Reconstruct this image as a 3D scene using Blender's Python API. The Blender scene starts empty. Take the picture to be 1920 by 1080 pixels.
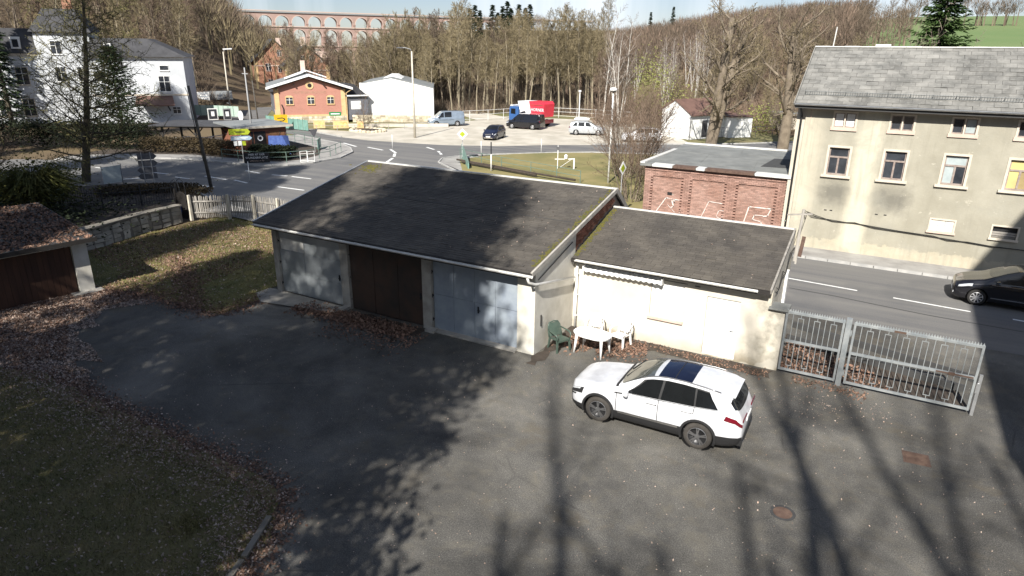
import bpy, bmesh, math, random
import numpy as np
from mathutils import Vector, Matrix
R = math.radians
SC = bpy.context.scene
COL = SC.collection

# ------------------------------------------------------------------ camera
CAM_F, CAM_PITCH, CAM_ROLL, CAM_YAW, CAM_H = 1248.0, 19.6, 0.6, 29.62, 9.54
cd = bpy.data.cameras.new('camera'); cam = bpy.data.objects.new('camera', cd); COL.objects.link(cam)
cd.sensor_width = 36.0; cd.lens = 36.0 * CAM_F / 1920.0; cd.clip_start = 0.1; cd.clip_end = 6000
_a, _b, _c = R(CAM_YAW), R(CAM_PITCH), R(CAM_ROLL)
_fw = Vector((-math.sin(_a)*math.cos(_b), math.cos(_a)*math.cos(_b), -math.sin(_b)))
_r0 = Vector((math.cos(_a), math.sin(_a), 0)); _u0 = _r0.cross(_fw)
_r = _r0*math.cos(_c) + _u0*math.sin(_c); _u = -_r0*math.sin(_c) + _u0*math.cos(_c)
cam.matrix_world = Matrix(((_r.x, _u.x, -_fw.x, 0), (_r.y, _u.y, -_fw.y, 0), (_r.z, _u.z, -_fw.z, CAM_H), (0, 0, 0, 1)))
SC.camera = cam

# ------------------------------------------------------------------ light
SUN_EL, SUN_HEAD = 40.0, 11.0          # light travels towards +Y, SUN_HEAD degrees to -X
SUN_STRENGTH, SKY_STRENGTH, EXPOSURE = 5.0, 0.05, 0.82
ldir = Vector((-math.sin(R(SUN_HEAD))*math.cos(R(SUN_EL)), math.cos(R(SUN_HEAD))*math.cos(R(SUN_EL)), -math.sin(R(SUN_EL))))
sl = bpy.data.lights.new('sun', 'SUN'); sun = bpy.data.objects.new('sun', sl); COL.objects.link(sun)
sl.energy = SUN_STRENGTH; sl.angle = R(0.6); sl.color = (1.0, 0.955, 0.88)
sun.rotation_euler = ldir.to_track_quat('-Z', 'Y').to_euler(); sun.location = (10, -40, 60)

# trees behind the viewpoint that shade the yard (x, y, variant, scale) and bare trees (x, y, turn, scale)
SHADE_TREES = [(-8.6,-3.2,0,1.0),(-12.4,-5.2,1,1.10),(-17.2,-3.4,0,.96),(-22.2,-2.2,1,.74),(-27.5,-3.0,0,.95),(-34,0,1,1.12),(-41,4,0,1.2),(-37.5,6,1,1.1),(-46,9,1,1.1),(-9.2,-10,1,1.25),
               (-14.6,-7.5,1,.8),(-10,-12,1,1.1),(-18,-13,0,1.1),(-26,-12,1,1.1),(-49,4,1,1.0),(-57,8,0,.95),(-78.5,23.5,0,1.22)]  # unseen back row and left side added to block skylight and darken the yard
BARE_TREES = [(6.2,-17,0,2.2),(8.2,-19,.3,2.35),(10.4,-18,6.0,2.25),(9.0,-27,5.9,2.7),(5.0,-24,.5,2.4),(11.5,-25,.2,2.6)]

def nd(t, typ, ins=None, **props):
    n = t.nodes.new(typ)
    for k, v in props.items(): setattr(n, k, v)
    for k, v in (ins or {}).items():
        s = n.inputs[k]
        if isinstance(v, bpy.types.NodeSocket): t.links.new(v, s)
        else: s.default_value = v
    return n
def ramp(t, fac, stops):
    n = nd(t, 'ShaderNodeValToRGB', {'Fac': fac}); e = n.color_ramp.elements
    while len(e) < len(stops): e.new(0.5)
    for el, (p, c) in zip(e, stops):
        el.position = p; el.color = (c, c, c, 1) if isinstance(c, (int, float)) else (*c[:3], 1)
    return n.outputs['Color']
def mixc(t, fac, a, b, mode='MIX'):
    n = t.nodes.new('ShaderNodeMix'); n.data_type = 'RGBA'; n.blend_type = mode
    for i, v in ((0, fac), (6, a), (7, b)):
        s = n.inputs[i]
        if isinstance(v, bpy.types.NodeSocket): t.links.new(v, s)
        elif i == 0: s.default_value = v
        else: s.default_value = (*v[:3], 1)
    return n.outputs[2]
def mth(t, op, a, b=0.0, clamp=False):
    n = t.nodes.new('ShaderNodeMath'); n.operation = op; n.use_clamp = clamp
    for i, v in ((0, a), (1, b)):
        if isinstance(v, bpy.types.NodeSocket): t.links.new(v, n.inputs[i])
        else: n.inputs[i].default_value = v
    return n.outputs[0]

W = bpy.data.worlds.new('World'); SC.world = W; W.use_nodes = True
t = W.node_tree; t.nodes.clear()
sky = nd(t, 'ShaderNodeTexSky', sky_type='NISHITA'); sky.sun_disc = False
sky.sun_elevation = R(SUN_EL); sky.sun_rotation = math.atan2(-ldir.x, -ldir.y)
sky.air_density = 1.0; sky.dust_density = 0.25; sky.ozone_density = 3.0
b1 = nd(t, 'ShaderNodeBackground', {'Color': mixc(t, 1.0, sky.outputs[0], (1.0, 0.97, 1.08), 'MULTIPLY'), 'Strength': SKY_STRENGTH})
b2 = nd(t, 'ShaderNodeBackground', {'Color': (0.86, 0.93, 1.0, 1), 'Strength': 0.66})
tc = nd(t, 'ShaderNodeTexCoord')
sx = nd(t, 'ShaderNodeSeparateXYZ', {0: tc.outputs['Generated']}); zc = mth(t, 'MAXIMUM', sx.outputs[2], 0.11)
pv = nd(t, 'ShaderNodeCombineXYZ', {0: mth(t, 'DIVIDE', sx.outputs[0], zc), 1: mth(t, 'DIVIDE', sx.outputs[1], zc), 2: 0.0})
nz = nd(t, 'ShaderNodeTexNoise', {'Vector': pv.outputs[0], 'Scale': 0.42, 'Detail': 8.0, 'Roughness': 0.55, 'Distortion': 0.3})
cf = ramp(t, nz.outputs['Fac'], [(0.49, 0.04), (0.64, 0.92)])
ms = nd(t, 'ShaderNodeMixShader', {0: cf, 1: b1.outputs[0], 2: b2.outputs[0]})
nd(t, 'ShaderNodeOutputWorld', {'Surface': ms.outputs[0]})
SC.view_settings.view_transform = 'Standard'; SC.view_settings.look = 'None'
SC.view_settings.exposure = EXPOSURE; SC.view_settings.gamma = 1.0; SC.view_settings.use_curve_mapping = False
SC.cycles.max_bounces = 6; SC.cycles.diffuse_bounces = 3; SC.cycles.glossy_bounces = 3
SC.cycles.transparent_max_bounces = 8; SC.cycles.use_denoising = True

# ------------------------------------------------------------------ materials
MATS = {}
def newmat(name):
    m = bpy.data.materials.new(name); m.use_nodes = True
    tt = m.node_tree; tt.nodes.clear()
    bs = nd(tt, 'ShaderNodeBsdfPrincipled'); nd(tt, 'ShaderNodeOutputMaterial', {'Surface': bs.outputs[0]})
    MATS[name] = m
    return m, tt, bs
def noise(tt, co, scale, detail=4.0, rough=0.6, dist=0.0):
    return nd(tt, 'ShaderNodeTexNoise', {'Vector': co, 'Scale': scale, 'Detail': detail, 'Roughness': rough, 'Distortion': dist}).outputs['Fac']
def wpos(tt): return nd(tt, 'ShaderNodeNewGeometry').outputs['Position']
def mat(name, col, col2=None, scale=3.0, lo=0.35, hi=0.65, rough=0.75, metal=0.0, bump=0.0, bscale=40.0, island=0.0, obj=False, spec=0.4, stretch=None, coat=0.0, objrand=0.0):
    m, tt, bs = newmat(name)
    co = nd(tt, 'ShaderNodeTexCoord').outputs['Object'] if obj else wpos(tt)
    if stretch: co = nd(tt, 'ShaderNodeMapping', {'Vector': co, 'Scale': stretch}).outputs[0]
    c = None
    if col2 is not None:
        f = ramp(tt, noise(tt, co, scale, 5.0), [(lo, 0.0), (hi, 1.0)])
        c = mixc(tt, f, col, col2)
    else:
        f = ramp(tt, noise(tt, co, scale, 5.0), [(0.3, 0.0), (0.7, 1.0)])
        c = mixc(tt, f, [v*0.86 for v in col], [min(1, v*1.1) for v in col])
    if island:
        rnd = nd(tt, 'ShaderNodeNewGeometry').outputs['Random Per Island']
        k = nd(tt, 'ShaderNodeMapRange', {'Value': rnd, 'To Min': 1-island, 'To Max': 1+island}).outputs[0]
        c = mixc(tt, 1.0, c, nd(tt, 'ShaderNodeCombineColor', {0: k, 1: k, 2: k}).outputs[0], 'MULTIPLY')
    if objrand:
        rnd = nd(tt, 'ShaderNodeObjectInfo').outputs['Random']
        k = nd(tt, 'ShaderNodeMapRange', {'Value': rnd, 'To Min': 1-objrand, 'To Max': 1+objrand}).outputs[0]
        c = mixc(tt, 1.0, c, nd(tt, 'ShaderNodeCombineColor', {0: k, 1: k, 2: k}).outputs[0], 'MULTIPLY')
    tt.links.new(c, bs.inputs['Base Color'])
    bs.inputs['Roughness'].default_value = rough; bs.inputs['Metallic'].default_value = metal
    bs.inputs['Specular IOR Level'].default_value = spec
    if coat: bs.inputs['Coat Weight'].default_value = coat; bs.inputs['Coat Roughness'].default_value = 0.05
    if bump:
        h = noise(tt, co, bscale, 3.0)
        tt.links.new(nd(tt, 'ShaderNodeBump', {'Height': h, 'Strength': bump, 'Distance': 0.02}).outputs[0], bs.inputs['Normal'])
    return m

# asphalt of the yard: worn, pale grit, mossy patches, cracks
m, tt, bs = newmat('yard_asphalt'); P = wpos(tt)
c = mixc(tt, ramp(tt, noise(tt, P, 0.45, 6, 0.62), [(0.36, 0.0), (0.66, 1.0)]), (0.062, 0.060, 0.057), (0.112, 0.106, 0.094))
c = mixc(tt, ramp(tt, noise(tt, P, 34.0, 3, 0.7), [(0.44, 0.0), (0.70, 1.0)]), c, (0.175, 0.166, 0.148))
c = mixc(tt, ramp(tt, noise(tt, P, 60.0, 2, 0.5), [(0.32, 0.85), (0.47, 0.0)]), c, (0.026, 0.026, 0.026))
spk = nd(tt, 'ShaderNodeTexVoronoi', {'Vector': P, 'Scale': 7.0, 'Randomness': 1.0}).outputs['Distance']
spm = mth(tt, 'MULTIPLY', ramp(tt, spk, [(0.045, 1.0), (0.10, 0.0)]), ramp(tt, noise(tt, P, 0.9, 3), [(0.48, 0.0), (0.66, 1.0)]))
c = mixc(tt, ramp(tt, noise(tt, P, 1.7, 6, 0.7, 0.6), [(0.50, 0.0), (0.72, 0.55)]), c, (0.15, 0.135, 0.105))
c = mixc(tt, ramp(tt, noise(tt, P, 0.75, 5, 0.65), [(0.28, 0.5), (0.46, 0.0)]), c, (0.048, 0.047, 0.046))
pat = ramp(tt, noise(tt, P, 0.22, 7, 0.68, 0.5), [(0.36, 0.62), (0.50, 1.0), (0.64, 1.42)])
c = mixc(tt, 1.0, c, pat, 'MULTIPLY')
brn = ramp(tt, noise(tt, P, 0.62, 6, 0.7, 0.3), [(0.56, 0.0), (0.70, 0.6)]); c = mixc(tt, brn, c, (0.115, 0.098, 0.072))
c = mixc(tt, spm, c, (0.42, 0.40, 0.35))
moss = ramp(tt, noise(tt, P, 0.33, 5, 0.7), [(0.60, 0.0), (0.72, 0.75)])
c = mixc(tt, moss, c, (0.10, 0.082, 0.055))
crk = nd(tt, 'ShaderNodeTexVoronoi', {'Vector': mixc(tt, 0.08, P, nd(tt, 'ShaderNodeTexNoise', {'Vector': P, 'Scale': 1.3, 'Detail': 4.0}).outputs['Color']), 'Scale': 0.24}, feature='DISTANCE_TO_EDGE').outputs['Distance']
crm = mth(tt, 'MULTIPLY', ramp(tt, crk, [(0.0, 1.0), (0.007, 0.0)]), ramp(tt, noise(tt, P, 0.28, 3), [(0.54, 0.0), (0.62, 0.6)]))
c = mixc(tt, crm, c, (0.035, 0.034, 0.032))
tt.links.new(c, bs.inputs['Base Color']); bs.inputs['Roughness'].default_value = 0.86; bs.inputs['Specular IOR Level'].default_value = 0.3
tt.links.new(nd(tt, 'ShaderNodeBump', {'Height': noise(tt, P, 55.0, 4, 0.7), 'Strength': 0.7, 'Distance': 0.012}).outputs[0], bs.inputs['Normal'])
# road asphalt: wheel tracks along X, seams
m, tt, bs = newmat('road_asphalt'); P = wpos(tt)
st = nd(tt, 'ShaderNodeMapping', {'Vector': P, 'Scale': (0.05, 1.0, 1.0)}).outputs[0]
c = mixc(tt, ramp(tt, noise(tt, st, 1.1, 3), [(0.36, 0.0), (0.64, 1.0)]), (0.105, 0.105, 0.108), (0.165, 0.160, 0.150))
c = mixc(tt, ramp(tt, noise(tt, P, 26.0, 3, 0.7), [(0.4, 0.0), (0.75, 0.6)]), c, (0.20, 0.19, 0.178))
c = mixc(tt, ramp(tt, noise(tt, P, 0.25, 4), [(0.52, 0.0), (0.68, 0.5)]), c, (0.085, 0.087, 0.092))
tt.links.new(c, bs.inputs['Base Color']); bs.inputs['Roughness'].default_value = 0.8; bs.inputs['Specular IOR Level'].default_value = 0.35
tt.links.new(nd(tt, 'ShaderNodeBump', {'Height': noise(tt, P, 60.0, 3), 'Strength': 0.35, 'Distance': 0.01}).outputs[0], bs.inputs['Normal'])

mat('gravel', (0.36, 0.33, 0.27), (0.52, 0.48, 0.41), 0.35, rough=0.95, bump=0.5, bscale=9)
mat('pavement', (0.22, 0.21, 0.20), (0.33, 0.32, 0.30), 0.8, rough=0.9, bump=0.3, bscale=30)
mat('kerbstone', (0.30, 0.30, 0.29), (0.42, 0.41, 0.39), 2.0, rough=0.85, bump=0.3)
mat('marking_paint', (0.72, 0.72, 0.70), (0.45, 0.45, 0.44), 5.0, 0.5, 0.8, rough=0.7)
mat('lawn_grass', (0.125, 0.115, 0.050), (0.20, 0.16, 0.08), 0.9, rough=0.95, bump=0.8, bscale=30)
mat('patch_grass', (0.20, 0.165, 0.055), (0.10, 0.105, 0.032), 0.5, rough=0.95, bump=0.8, bscale=25)
mat('island_grass', (0.24, 0.20, 0.085), (0.155, 0.145, 0.055), 0.35, rough=0.95, bump=0.6, bscale=14)
mat('verge_grass', (0.13, 0.135, 0.05), (0.20, 0.17, 0.085), 0.3, rough=0.95, bump=0.6, bscale=10)
mat('forest_floor', (0.085, 0.055, 0.034), (0.13, 0.095, 0.05), 0.12, rough=1.0, bump=0.8, bscale=3)
mat('field_green', (0.105, 0.165, 0.055), (0.15, 0.19, 0.075), 0.02, rough=1.0)
mat('soil', (0.040, 0.032, 0.025), (0.068, 0.053, 0.042), 3.0, rough=1.0, bump=0.8, bscale=20)
mat('leaf_litter', (0.15, 0.082, 0.057), (0.21, 0.135, 0.095), 6.0, rough=0.9, island=0.55)
mat('leaf_pale', (0.40, 0.33, 0.28), (0.26, 0.175, 0.13), 6.0, rough=0.8, island=0.5)
mat('grass_blade', (0.125, 0.13, 0.045), (0.24, 0.20, 0.09), 1.2, rough=0.9, island=0.45)
mat('white_plaster', (0.56, 0.515, 0.425), (0.47, 0.43, 0.35), 0.9, rough=0.9, bump=0.15, bscale=25)
mat('garage_plaster', (0.66, 0.635, 0.57), (0.50, 0.475, 0.41), 1.2, rough=0.92, bump=0.25, bscale=18)
mat('white_paint', (0.82, 0.82, 0.80), rough=0.5)
mat('white_plastic', (0.86, 0.86, 0.85), (0.74, 0.74, 0.72), 6, 0.45, 0.8, rough=0.38)
mat('green_plastic', (0.050, 0.078, 0.062), (0.075, 0.105, 0.085), 6, rough=0.38)
mat('bitumen_shingle', (0.060, 0.054, 0.048), (0.098, 0.087, 0.073), 0.8, rough=0.92, island=0.14, bump=0.4, bscale=50)
mat('roof_moss', (0.12, 0.10, 0.02), (0.07, 0.075, 0.02), 6, rough=1.0)
mat('concrete', (0.30, 0.28, 0.25), (0.42, 0.40, 0.36), 2.5, rough=0.9, bump=0.3, bscale=25)
mat('wet_concrete', (0.20, 0.19, 0.17), (0.30, 0.28, 0.25), 2.0, rough=0.85, bump=0.3)
mat('zinc', (0.42, 0.43, 0.44), (0.55, 0.56, 0.57), 3, rough=0.42, metal=0.75)
mat('zinc_pale', (0.62, 0.61, 0.58), (0.75, 0.74, 0.70), 3, rough=0.5, metal=0.2)
m = mat('sheet_silver', (0.40, 0.44, 0.47), (0.58, 0.62, 0.64), 1.3, rough=0.36, metal=0.65, bump=0.12, bscale=2.5)
mat('sheet_brown', (0.055, 0.045, 0.040), (0.095, 0.060, 0.045), 1.2, rough=0.42, metal=0.2, bump=0.06, bscale=3)
mat('sheet_blue', (0.26, 0.30, 0.36), (0.34, 0.385, 0.43), 1.6, rough=0.55, metal=0.1, bump=0.08, bscale=3)
mat('dark_wood', (0.050, 0.024, 0.015), (0.085, 0.04, 0.024), 3.0, rough=0.7, stretch=(1, 1, 0.15))
mat('grey_wood', (0.20, 0.185, 0.165), (0.33, 0.31, 0.28), 5.0, rough=0.9, stretch=(1, 1, 0.2), objrand=0.25)
mat('wood_brown', (0.16, 0.075, 0.035), (0.24, 0.12, 0.06), 4.0, rough=0.8)
mat('black_wood', (0.025, 0.022, 0.020), rough=0.7)
mat('gate_metal', (0.25, 0.275, 0.29), (0.36, 0.38, 0.385), 4.0, rough=0.5, metal=0.35)
mat('rust', (0.085, 0.052, 0.040), (0.13, 0.085, 0.064), 6.0, rough=0.9)
mat('iron_dark', (0.030, 0.032, 0.038), rough=0.6, metal=0.3)
mat('rail_green', (0.10, 0.17, 0.14), (0.15, 0.20, 0.17), 3, rough=0.6)
mat('panel_green', (0.13, 0.26, 0.22), (0.20, 0.34, 0.29), 1.5, rough=0.45)
mat('fence_green', (0.30, 0.40, 0.34), (0.38, 0.47, 0.41), 0.8, rough=0.6)
mat('pole_concrete', (0.46, 0.42, 0.34), (0.58, 0.54, 0.46), 3, rough=0.85)
mat('pole_white', (0.72, 0.72, 0.70), rough=0.6)
mat('pole_dark', (0.06, 0.055, 0.05), (0.11, 0.10, 0.085), 3, rough=0.85)
mat('lamp_grey', (0.30, 0.30, 0.30), rough=0.5)
mat('lamp_white', (0.80, 0.80, 0.80), rough=0.35)
mat('sign_back', (0.10, 0.10, 0.11), (0.15, 0.15, 0.16), 3, rough=0.5, metal=0.4)
mat('sign_white', (0.85, 0.85, 0.84), rough=0.4)
mat('sign_yellow', (0.60, 0.37, 0.02), rough=0.4)
mat('sign_lime', (0.34, 0.40, 0.03), rough=0.4)
mat('sign_blue', (0.30, 0.40, 0.50), rough=0.4)
mat('sign_green', (0.02, 0.20, 0.07), rough=0.4)
mat('sign_black', (0.02, 0.02, 0.022), rough=0.45)
mat('poster_orange', (0.85, 0.55, 0.25), (0.70, 0.30, 0.10), 3, rough=0.6)
mat('blue_tarp', (0.06, 0.10, 0.30), (0.10, 0.16, 0.40), 4, rough=0.4)
mat('tyre', (0.022, 0.021, 0.020), rough=0.85)
mat('tyre_worn', (0.040, 0.037, 0.034), (0.058, 0.052, 0.046), 6, rough=0.9)
mat('rim_alloy', (0.34, 0.34, 0.35), rough=0.3, metal=0.85)
mat('rim_dark', (0.045, 0.045, 0.047), rough=0.4, metal=0.5)
mat('rim_silver', (0.62, 0.62, 0.63), rough=0.35, metal=0.6)
mat('black_trim', (0.018, 0.018, 0.019), rough=0.55)
mat('car_white', (0.60, 0.61, 0.635), rough=0.28, coat=0.8)
mat('car_black', (0.008, 0.008, 0.011), rough=0.22, coat=0.8)
mat('car_navy', (0.010, 0.012, 0.028), rough=0.22, coat=0.8)
mat('car_steel', (0.23, 0.28, 0.34), rough=0.3, metal=0.35, coat=0.6)
mat('car_silver', (0.48, 0.50, 0.52), rough=0.3, metal=0.35, coat=0.6)
mat('truck_blue', (0.035, 0.10, 0.27), rough=0.35, coat=0.5)
mat('truck_red', (0.62, 0.035, 0.06), rough=0.4, coat=0.3)
mat('tail_red', (0.13, 0.006, 0.014), rough=0.15, coat=0.8)
mat('lens_clear', (0.62, 0.64, 0.66), rough=0.15, metal=0.3)
mat('chrome', (0.75, 0.75, 0.76), rough=0.15, metal=1.0)
mat('sunroof_glass', (0.006, 0.008, 0.022), rough=0.06, spec=0.6)
mat('car_glass', (0.010, 0.011, 0.012), rough=0.06, spec=0.6)
mat('screen_glass', (0.10, 0.11, 0.10), (0.055, 0.06, 0.055), 1.2, rough=0.07, spec=0.6)
mat('window_glass', (0.025, 0.028, 0.034), (0.05, 0.055, 0.065), 1.5, rough=0.08, spec=0.6)
mat('window_pale', (0.42, 0.47, 0.47), (0.30, 0.35, 0.36), 1.5, rough=0.3)
mat('blind_yellow', (0.62, 0.50, 0.20), (0.45, 0.36, 0.16), 1.0, rough=0.7)
mat('blind_brown', (0.30, 0.23, 0.11), rough=0.7)
mat('window_frame', (0.22, 0.17, 0.15), (0.32, 0.27, 0.24), 5, rough=0.7)
mat('window_white', (0.78, 0.78, 0.76), rough=0.6)
mat('stone_pale', (0.60, 0.53, 0.44), (0.50, 0.45, 0.37), 3, rough=0.85)
mat('stone_pink', (0.62, 0.47, 0.40), (0.52, 0.40, 0.33), 3, rough=0.85)
mat('slate', (0.15, 0.148, 0.138), (0.24, 0.233, 0.215), 1.3, rough=0.85, bump=0.3, bscale=20, objrand=0.15)
m = MATS['slate']; tt = m.node_tree; bs = [n for n in tt.nodes if n.type == 'BSDF_PRINCIPLED'][0]; P = wpos(tt); src = bs.inputs['Base Color'].links[0].from_socket
c = mixc(tt, ramp(tt, noise(tt, P, 0.45, 6, 0.7, 0.5), [(0.46, 0.0), (0.68, 0.7)]), src, (0.075, 0.075, 0.07))
c = mixc(tt, ramp(tt, noise(tt, P, 5.0, 6, 0.75), [(0.52, 0.0), (0.72, 0.6)]), c, (0.28, 0.275, 0.255))
tt.links.new(c, bs.inputs['Base Color'])
mat('slate_field', (0.15, 0.148, 0.138), (0.24, 0.233, 0.215), 1.3, rough=0.85, island=0.16)
mat('tar_paper', (0.15, 0.155, 0.15), (0.21, 0.215, 0.205), 1.2, rough=0.75, bump=0.4, bscale=5)
mat('tar_dark', (0.05, 0.05, 0.05), rough=0.8)
mat('brick_red', (0.27, 0.155, 0.12), (0.35, 0.22, 0.18), 1.2, rough=0.9, island=0.22)
mat('brick_single', (0.22, 0.085, 0.055), (0.33, 0.15, 0.10), 3.0, rough=0.9, objrand=0.4)
mat('mortar', (0.30, 0.24, 0.20), rough=0.95)
mat('white_brick', (0.66, 0.63, 0.56), rough=0.9, objrand=0.06)
mat('graffiti_white', (0.62, 0.57, 0.53), (0.44, 0.30, 0.25), 5, 0.42, 0.68, rough=0.7)
mat('ochre_plaster', (0.42, 0.28, 0.12), (0.34, 0.22, 0.10), 1, rough=0.9)
mat('house_white', (0.58, 0.60, 0.62), (0.47, 0.49, 0.51), 0.6, rough=0.9)
mat('roof_dark', (0.035, 0.035, 0.038), (0.06, 0.06, 0.065), 1.0, rough=0.8, bump=0.5, bscale=8)
mat('roof_grey', (0.17, 0.18, 0.18), (0.22, 0.23, 0.23), 0.7, rough=0.7)
mat('roof_red', (0.115, 0.066, 0.052), (0.165, 0.095, 0.075), 1.0, rough=0.85, bump=0.6, bscale=8)
mat('grey_board', (0.14, 0.145, 0.165), rough=0.7)
mat('trim_yellow', (0.55, 0.37, 0.18), (0.62, 0.45, 0.25), 2, rough=0.85)
mat('rubble_stone', (0.42, 0.36, 0.26), (0.62, 0.55, 0.42), 1.5, rough=0.95, island=0.4, bump=0.5, bscale=10)
mat('viaduct_brick', (0.33, 0.225, 0.19), (0.39, 0.275, 0.235), 0.05, rough=0.95)
mat('viaduct_rim', (0.50, 0.40, 0.34), rough=0.95)
mat('viaduct_deck', (0.24, 0.25, 0.25), rough=0.9)
mat('old_wall', (0.12, 0.11, 0.09), (0.24, 0.22, 0.185), 0.9, rough=0.95, bump=0.8, bscale=6)
mat('wall_stone', (0.27, 0.25, 0.20), (0.44, 0.41, 0.34), 2.0, rough=0.95, objrand=0.42, bump=0.6, bscale=9)
mat('cable_black', (0.015, 0.015, 0.015), rough=0.6)
# brick patterned far walls
def brickmat(name, c1, c2, mort, sc=1.0, var=0.5):
    m, tt, bs = newmat(name); co = nd(tt, 'ShaderNodeTexCoord').outputs['Object']
    sx = nd(tt, 'ShaderNodeSeparateXYZ', {0: co}); u = mth(tt, 'ADD', sx.outputs[0], sx.outputs[1])
    cc = nd(tt, 'ShaderNodeCombineXYZ', {0: u, 1: sx.outputs[2], 2: 0.0}).outputs[0]
    b = nd(tt, 'ShaderNodeTexBrick', {'Vector': cc, 'Color1': (*c1, 1), 'Color2': (*c2, 1), 'Mortar': (*mort, 1), 'Scale': sc, 'Mortar Size': 0.012, 'Brick Width': 0.26, 'Row Height': 0.085})
    f = ramp(tt, noise(tt, co, 0.8, 5), [(0.35, 0.0), (0.7, 1.0)])
    c = mixc(tt, mth(tt, 'MULTIPLY', f, var), b.outputs[0], [v*1.35 for v in c2])
    tt.links.new(c, bs.inputs['Base Color']); bs.inputs['Roughness'].default_value = 0.92
brickmat('brick_orange', (0.36, 0.155, 0.115), (0.40, 0.185, 0.14), (0.40, 0.23, 0.185), 1.0, 0.35)
brickmat('brick_old', (0.36, 0.17, 0.10), (0.27, 0.12, 0.075), (0.40, 0.27, 0.19), 1.0, 0.6)
brickmat('brick_kiosk', (0.24, 0.075, 0.035), (0.18, 0.055, 0.03), (0.2, 0.12, 0.08), 1.0, 0.4)
# facade plaster of the large house: pale washed strip, dark stains under the sills, bare foot
m, tt, bs = newmat('facade_plaster'); P = wpos(tt); sx = nd(tt, 'ShaderNodeSeparateXYZ', {0: P}); X, Z = sx.outputs[0], sx.outputs[2]
nb = noise(tt, P, 0.7, 6, 0.6); nf = noise(tt, P, 3.0, 5, 0.6)
c = mixc(tt, ramp(tt, nb, [(0.35, 0.0), (0.68, 1.0)]), (0.285, 0.266, 0.21), (0.37, 0.348, 0.283))
def band(v, c0, w, soft, nz_amt=0.35):
    d = mth(tt, 'ABSOLUTE', mth(tt, 'SUBTRACT', v, c0))
    d = mth(tt, 'ADD', d, mth(tt, 'MULTIPLY', mth(tt, 'SUBTRACT', nf, 0.5), nz_amt))
    return nd(tt, 'ShaderNodeMapRange', {'Value': d, 'From Min': w, 'From Max': w+soft, 'To Min': 1.0, 'To Max': 0.0}).outputs[0]
c = mixc(tt, mth(tt, 'MULTIPLY', band(X, -1.25, 0.28, 0.45), 0.85), c, (0.56, 0.52, 0.41))
c = mixc(tt, mth(tt, 'MULTIPLY', band(X, -4.1, 0.25, 0.8), 0.7), c, (0.55, 0.50, 0.39))
for sxx, szz, ww in ((-2.35, 3.05, 0.75), (0.15, 2.95, 0.85)):
    s = mth(tt, 'MULTIPLY', band(X, sxx, ww*0.45, 0.6, 0.7), band(Z, szz, 0.15, 0.75, 0.9))
    c = mixc(tt, mth(tt, 'MULTIPLY', s, 0.8), c, (0.135, 0.128, 0.108))
foot = nd(tt, 'ShaderNodeMapRange', {'Value': mth(tt, 'ADD', Z, mth(tt, 'MULTIPLY', nf, 0.7)), 'From Min': 0.95, 'From Max': 1.02, 'To Min': 1.0, 'To Max': 0.0}).outputs[0]
c = mixc(tt, mth(tt, 'MULTIPLY', foot, 0.6), c, mixc(tt, nf, (0.36, 0.31, 0.22), (0.62, 0.56, 0.43)))
c = mixc(tt, ramp(tt, noise(tt, nd(tt, 'ShaderNodeMapping', {'Vector': P, 'Scale': (3.2, 1.0, 0.28)}).outputs[0], 1.0, 6, 0.65), [(0.52, 0.0), (0.74, 0.55)]), c, (0.24, 0.225, 0.18))
c = mixc(tt, ramp(tt, noise(tt, P, 0.5, 7, 0.7, 0.8), [(0.50, 0.0), (0.62, 0.42)]), c, (0.285, 0.275, 0.23))
c = mixc(tt, ramp(tt, noise(tt, P, 2.6, 6, 0.75), [(0.63, 0.0), (0.66, 0.6)]), c, (0.46, 0.43, 0.35))
tt.links.new(c, bs.inputs['Base Color']); bs.inputs['Roughness'].default_value = 0.93
tt.links.new(nd(tt, 'ShaderNodeBump', {'Height': noise(tt, P, 14.0, 5), 'Strength': 0.25, 'Distance': 0.03}).outputs[0], bs.inputs['Normal'])
m, tt, bs = newmat('shed_plaster'); P = wpos(tt); sx = nd(tt, 'ShaderNodeSeparateXYZ', {0: P}); X, Z = sx.outputs[0], sx.outputs[2]; nf = noise(tt, P, 1.6, 6, 0.65)
c = mixc(tt, ramp(tt, noise(tt, P, 0.8, 5), [(0.35, 0.0), (0.68, 1.0)]), (0.66, 0.615, 0.525), (0.55, 0.505, 0.42))
ft = nd(tt, 'ShaderNodeMapRange', {'Value': mth(tt, 'ADD', Z, mth(tt, 'MULTIPLY', nf, -0.55)), 'From Min': -0.22, 'From Max': 0.18, 'To Min': 0.8, 'To Max': 0.0}).outputs[0]
c = mixc(tt, ft, c, (0.21, 0.175, 0.115))
st_ = mth(tt, 'MULTIPLY', nd(tt, 'ShaderNodeMapRange', {'Value': mth(tt, 'ADD', X, mth(tt, 'MULTIPLY', nf, 1.6)), 'From Min': -2.5, 'From Max': -1.75, 'To Min': 0.0, 'To Max': 1.0}).outputs[0], ramp(tt, noise(tt, P, 2.2, 4), [(0.38, 0.0), (0.6, 0.75)]))
c = mixc(tt, st_, c, (0.25, 0.235, 0.19))
pt = ramp(tt, noise(tt, P, 0.55, 3), [(0.50, 0.0), (0.53, 0.5)]); c = mixc(tt, pt, c, (0.62, 0.585, 0.51))
tt.links.new(c, bs.inputs['Base Color']); bs.inputs['Roughness'].default_value = 0.92
tt.links.new(nd(tt, 'ShaderNodeBump', {'Height': noise(tt, P, 22.0, 4), 'Strength': 0.2, 'Distance': 0.02}).outputs[0], bs.inputs['Normal'])
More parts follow.
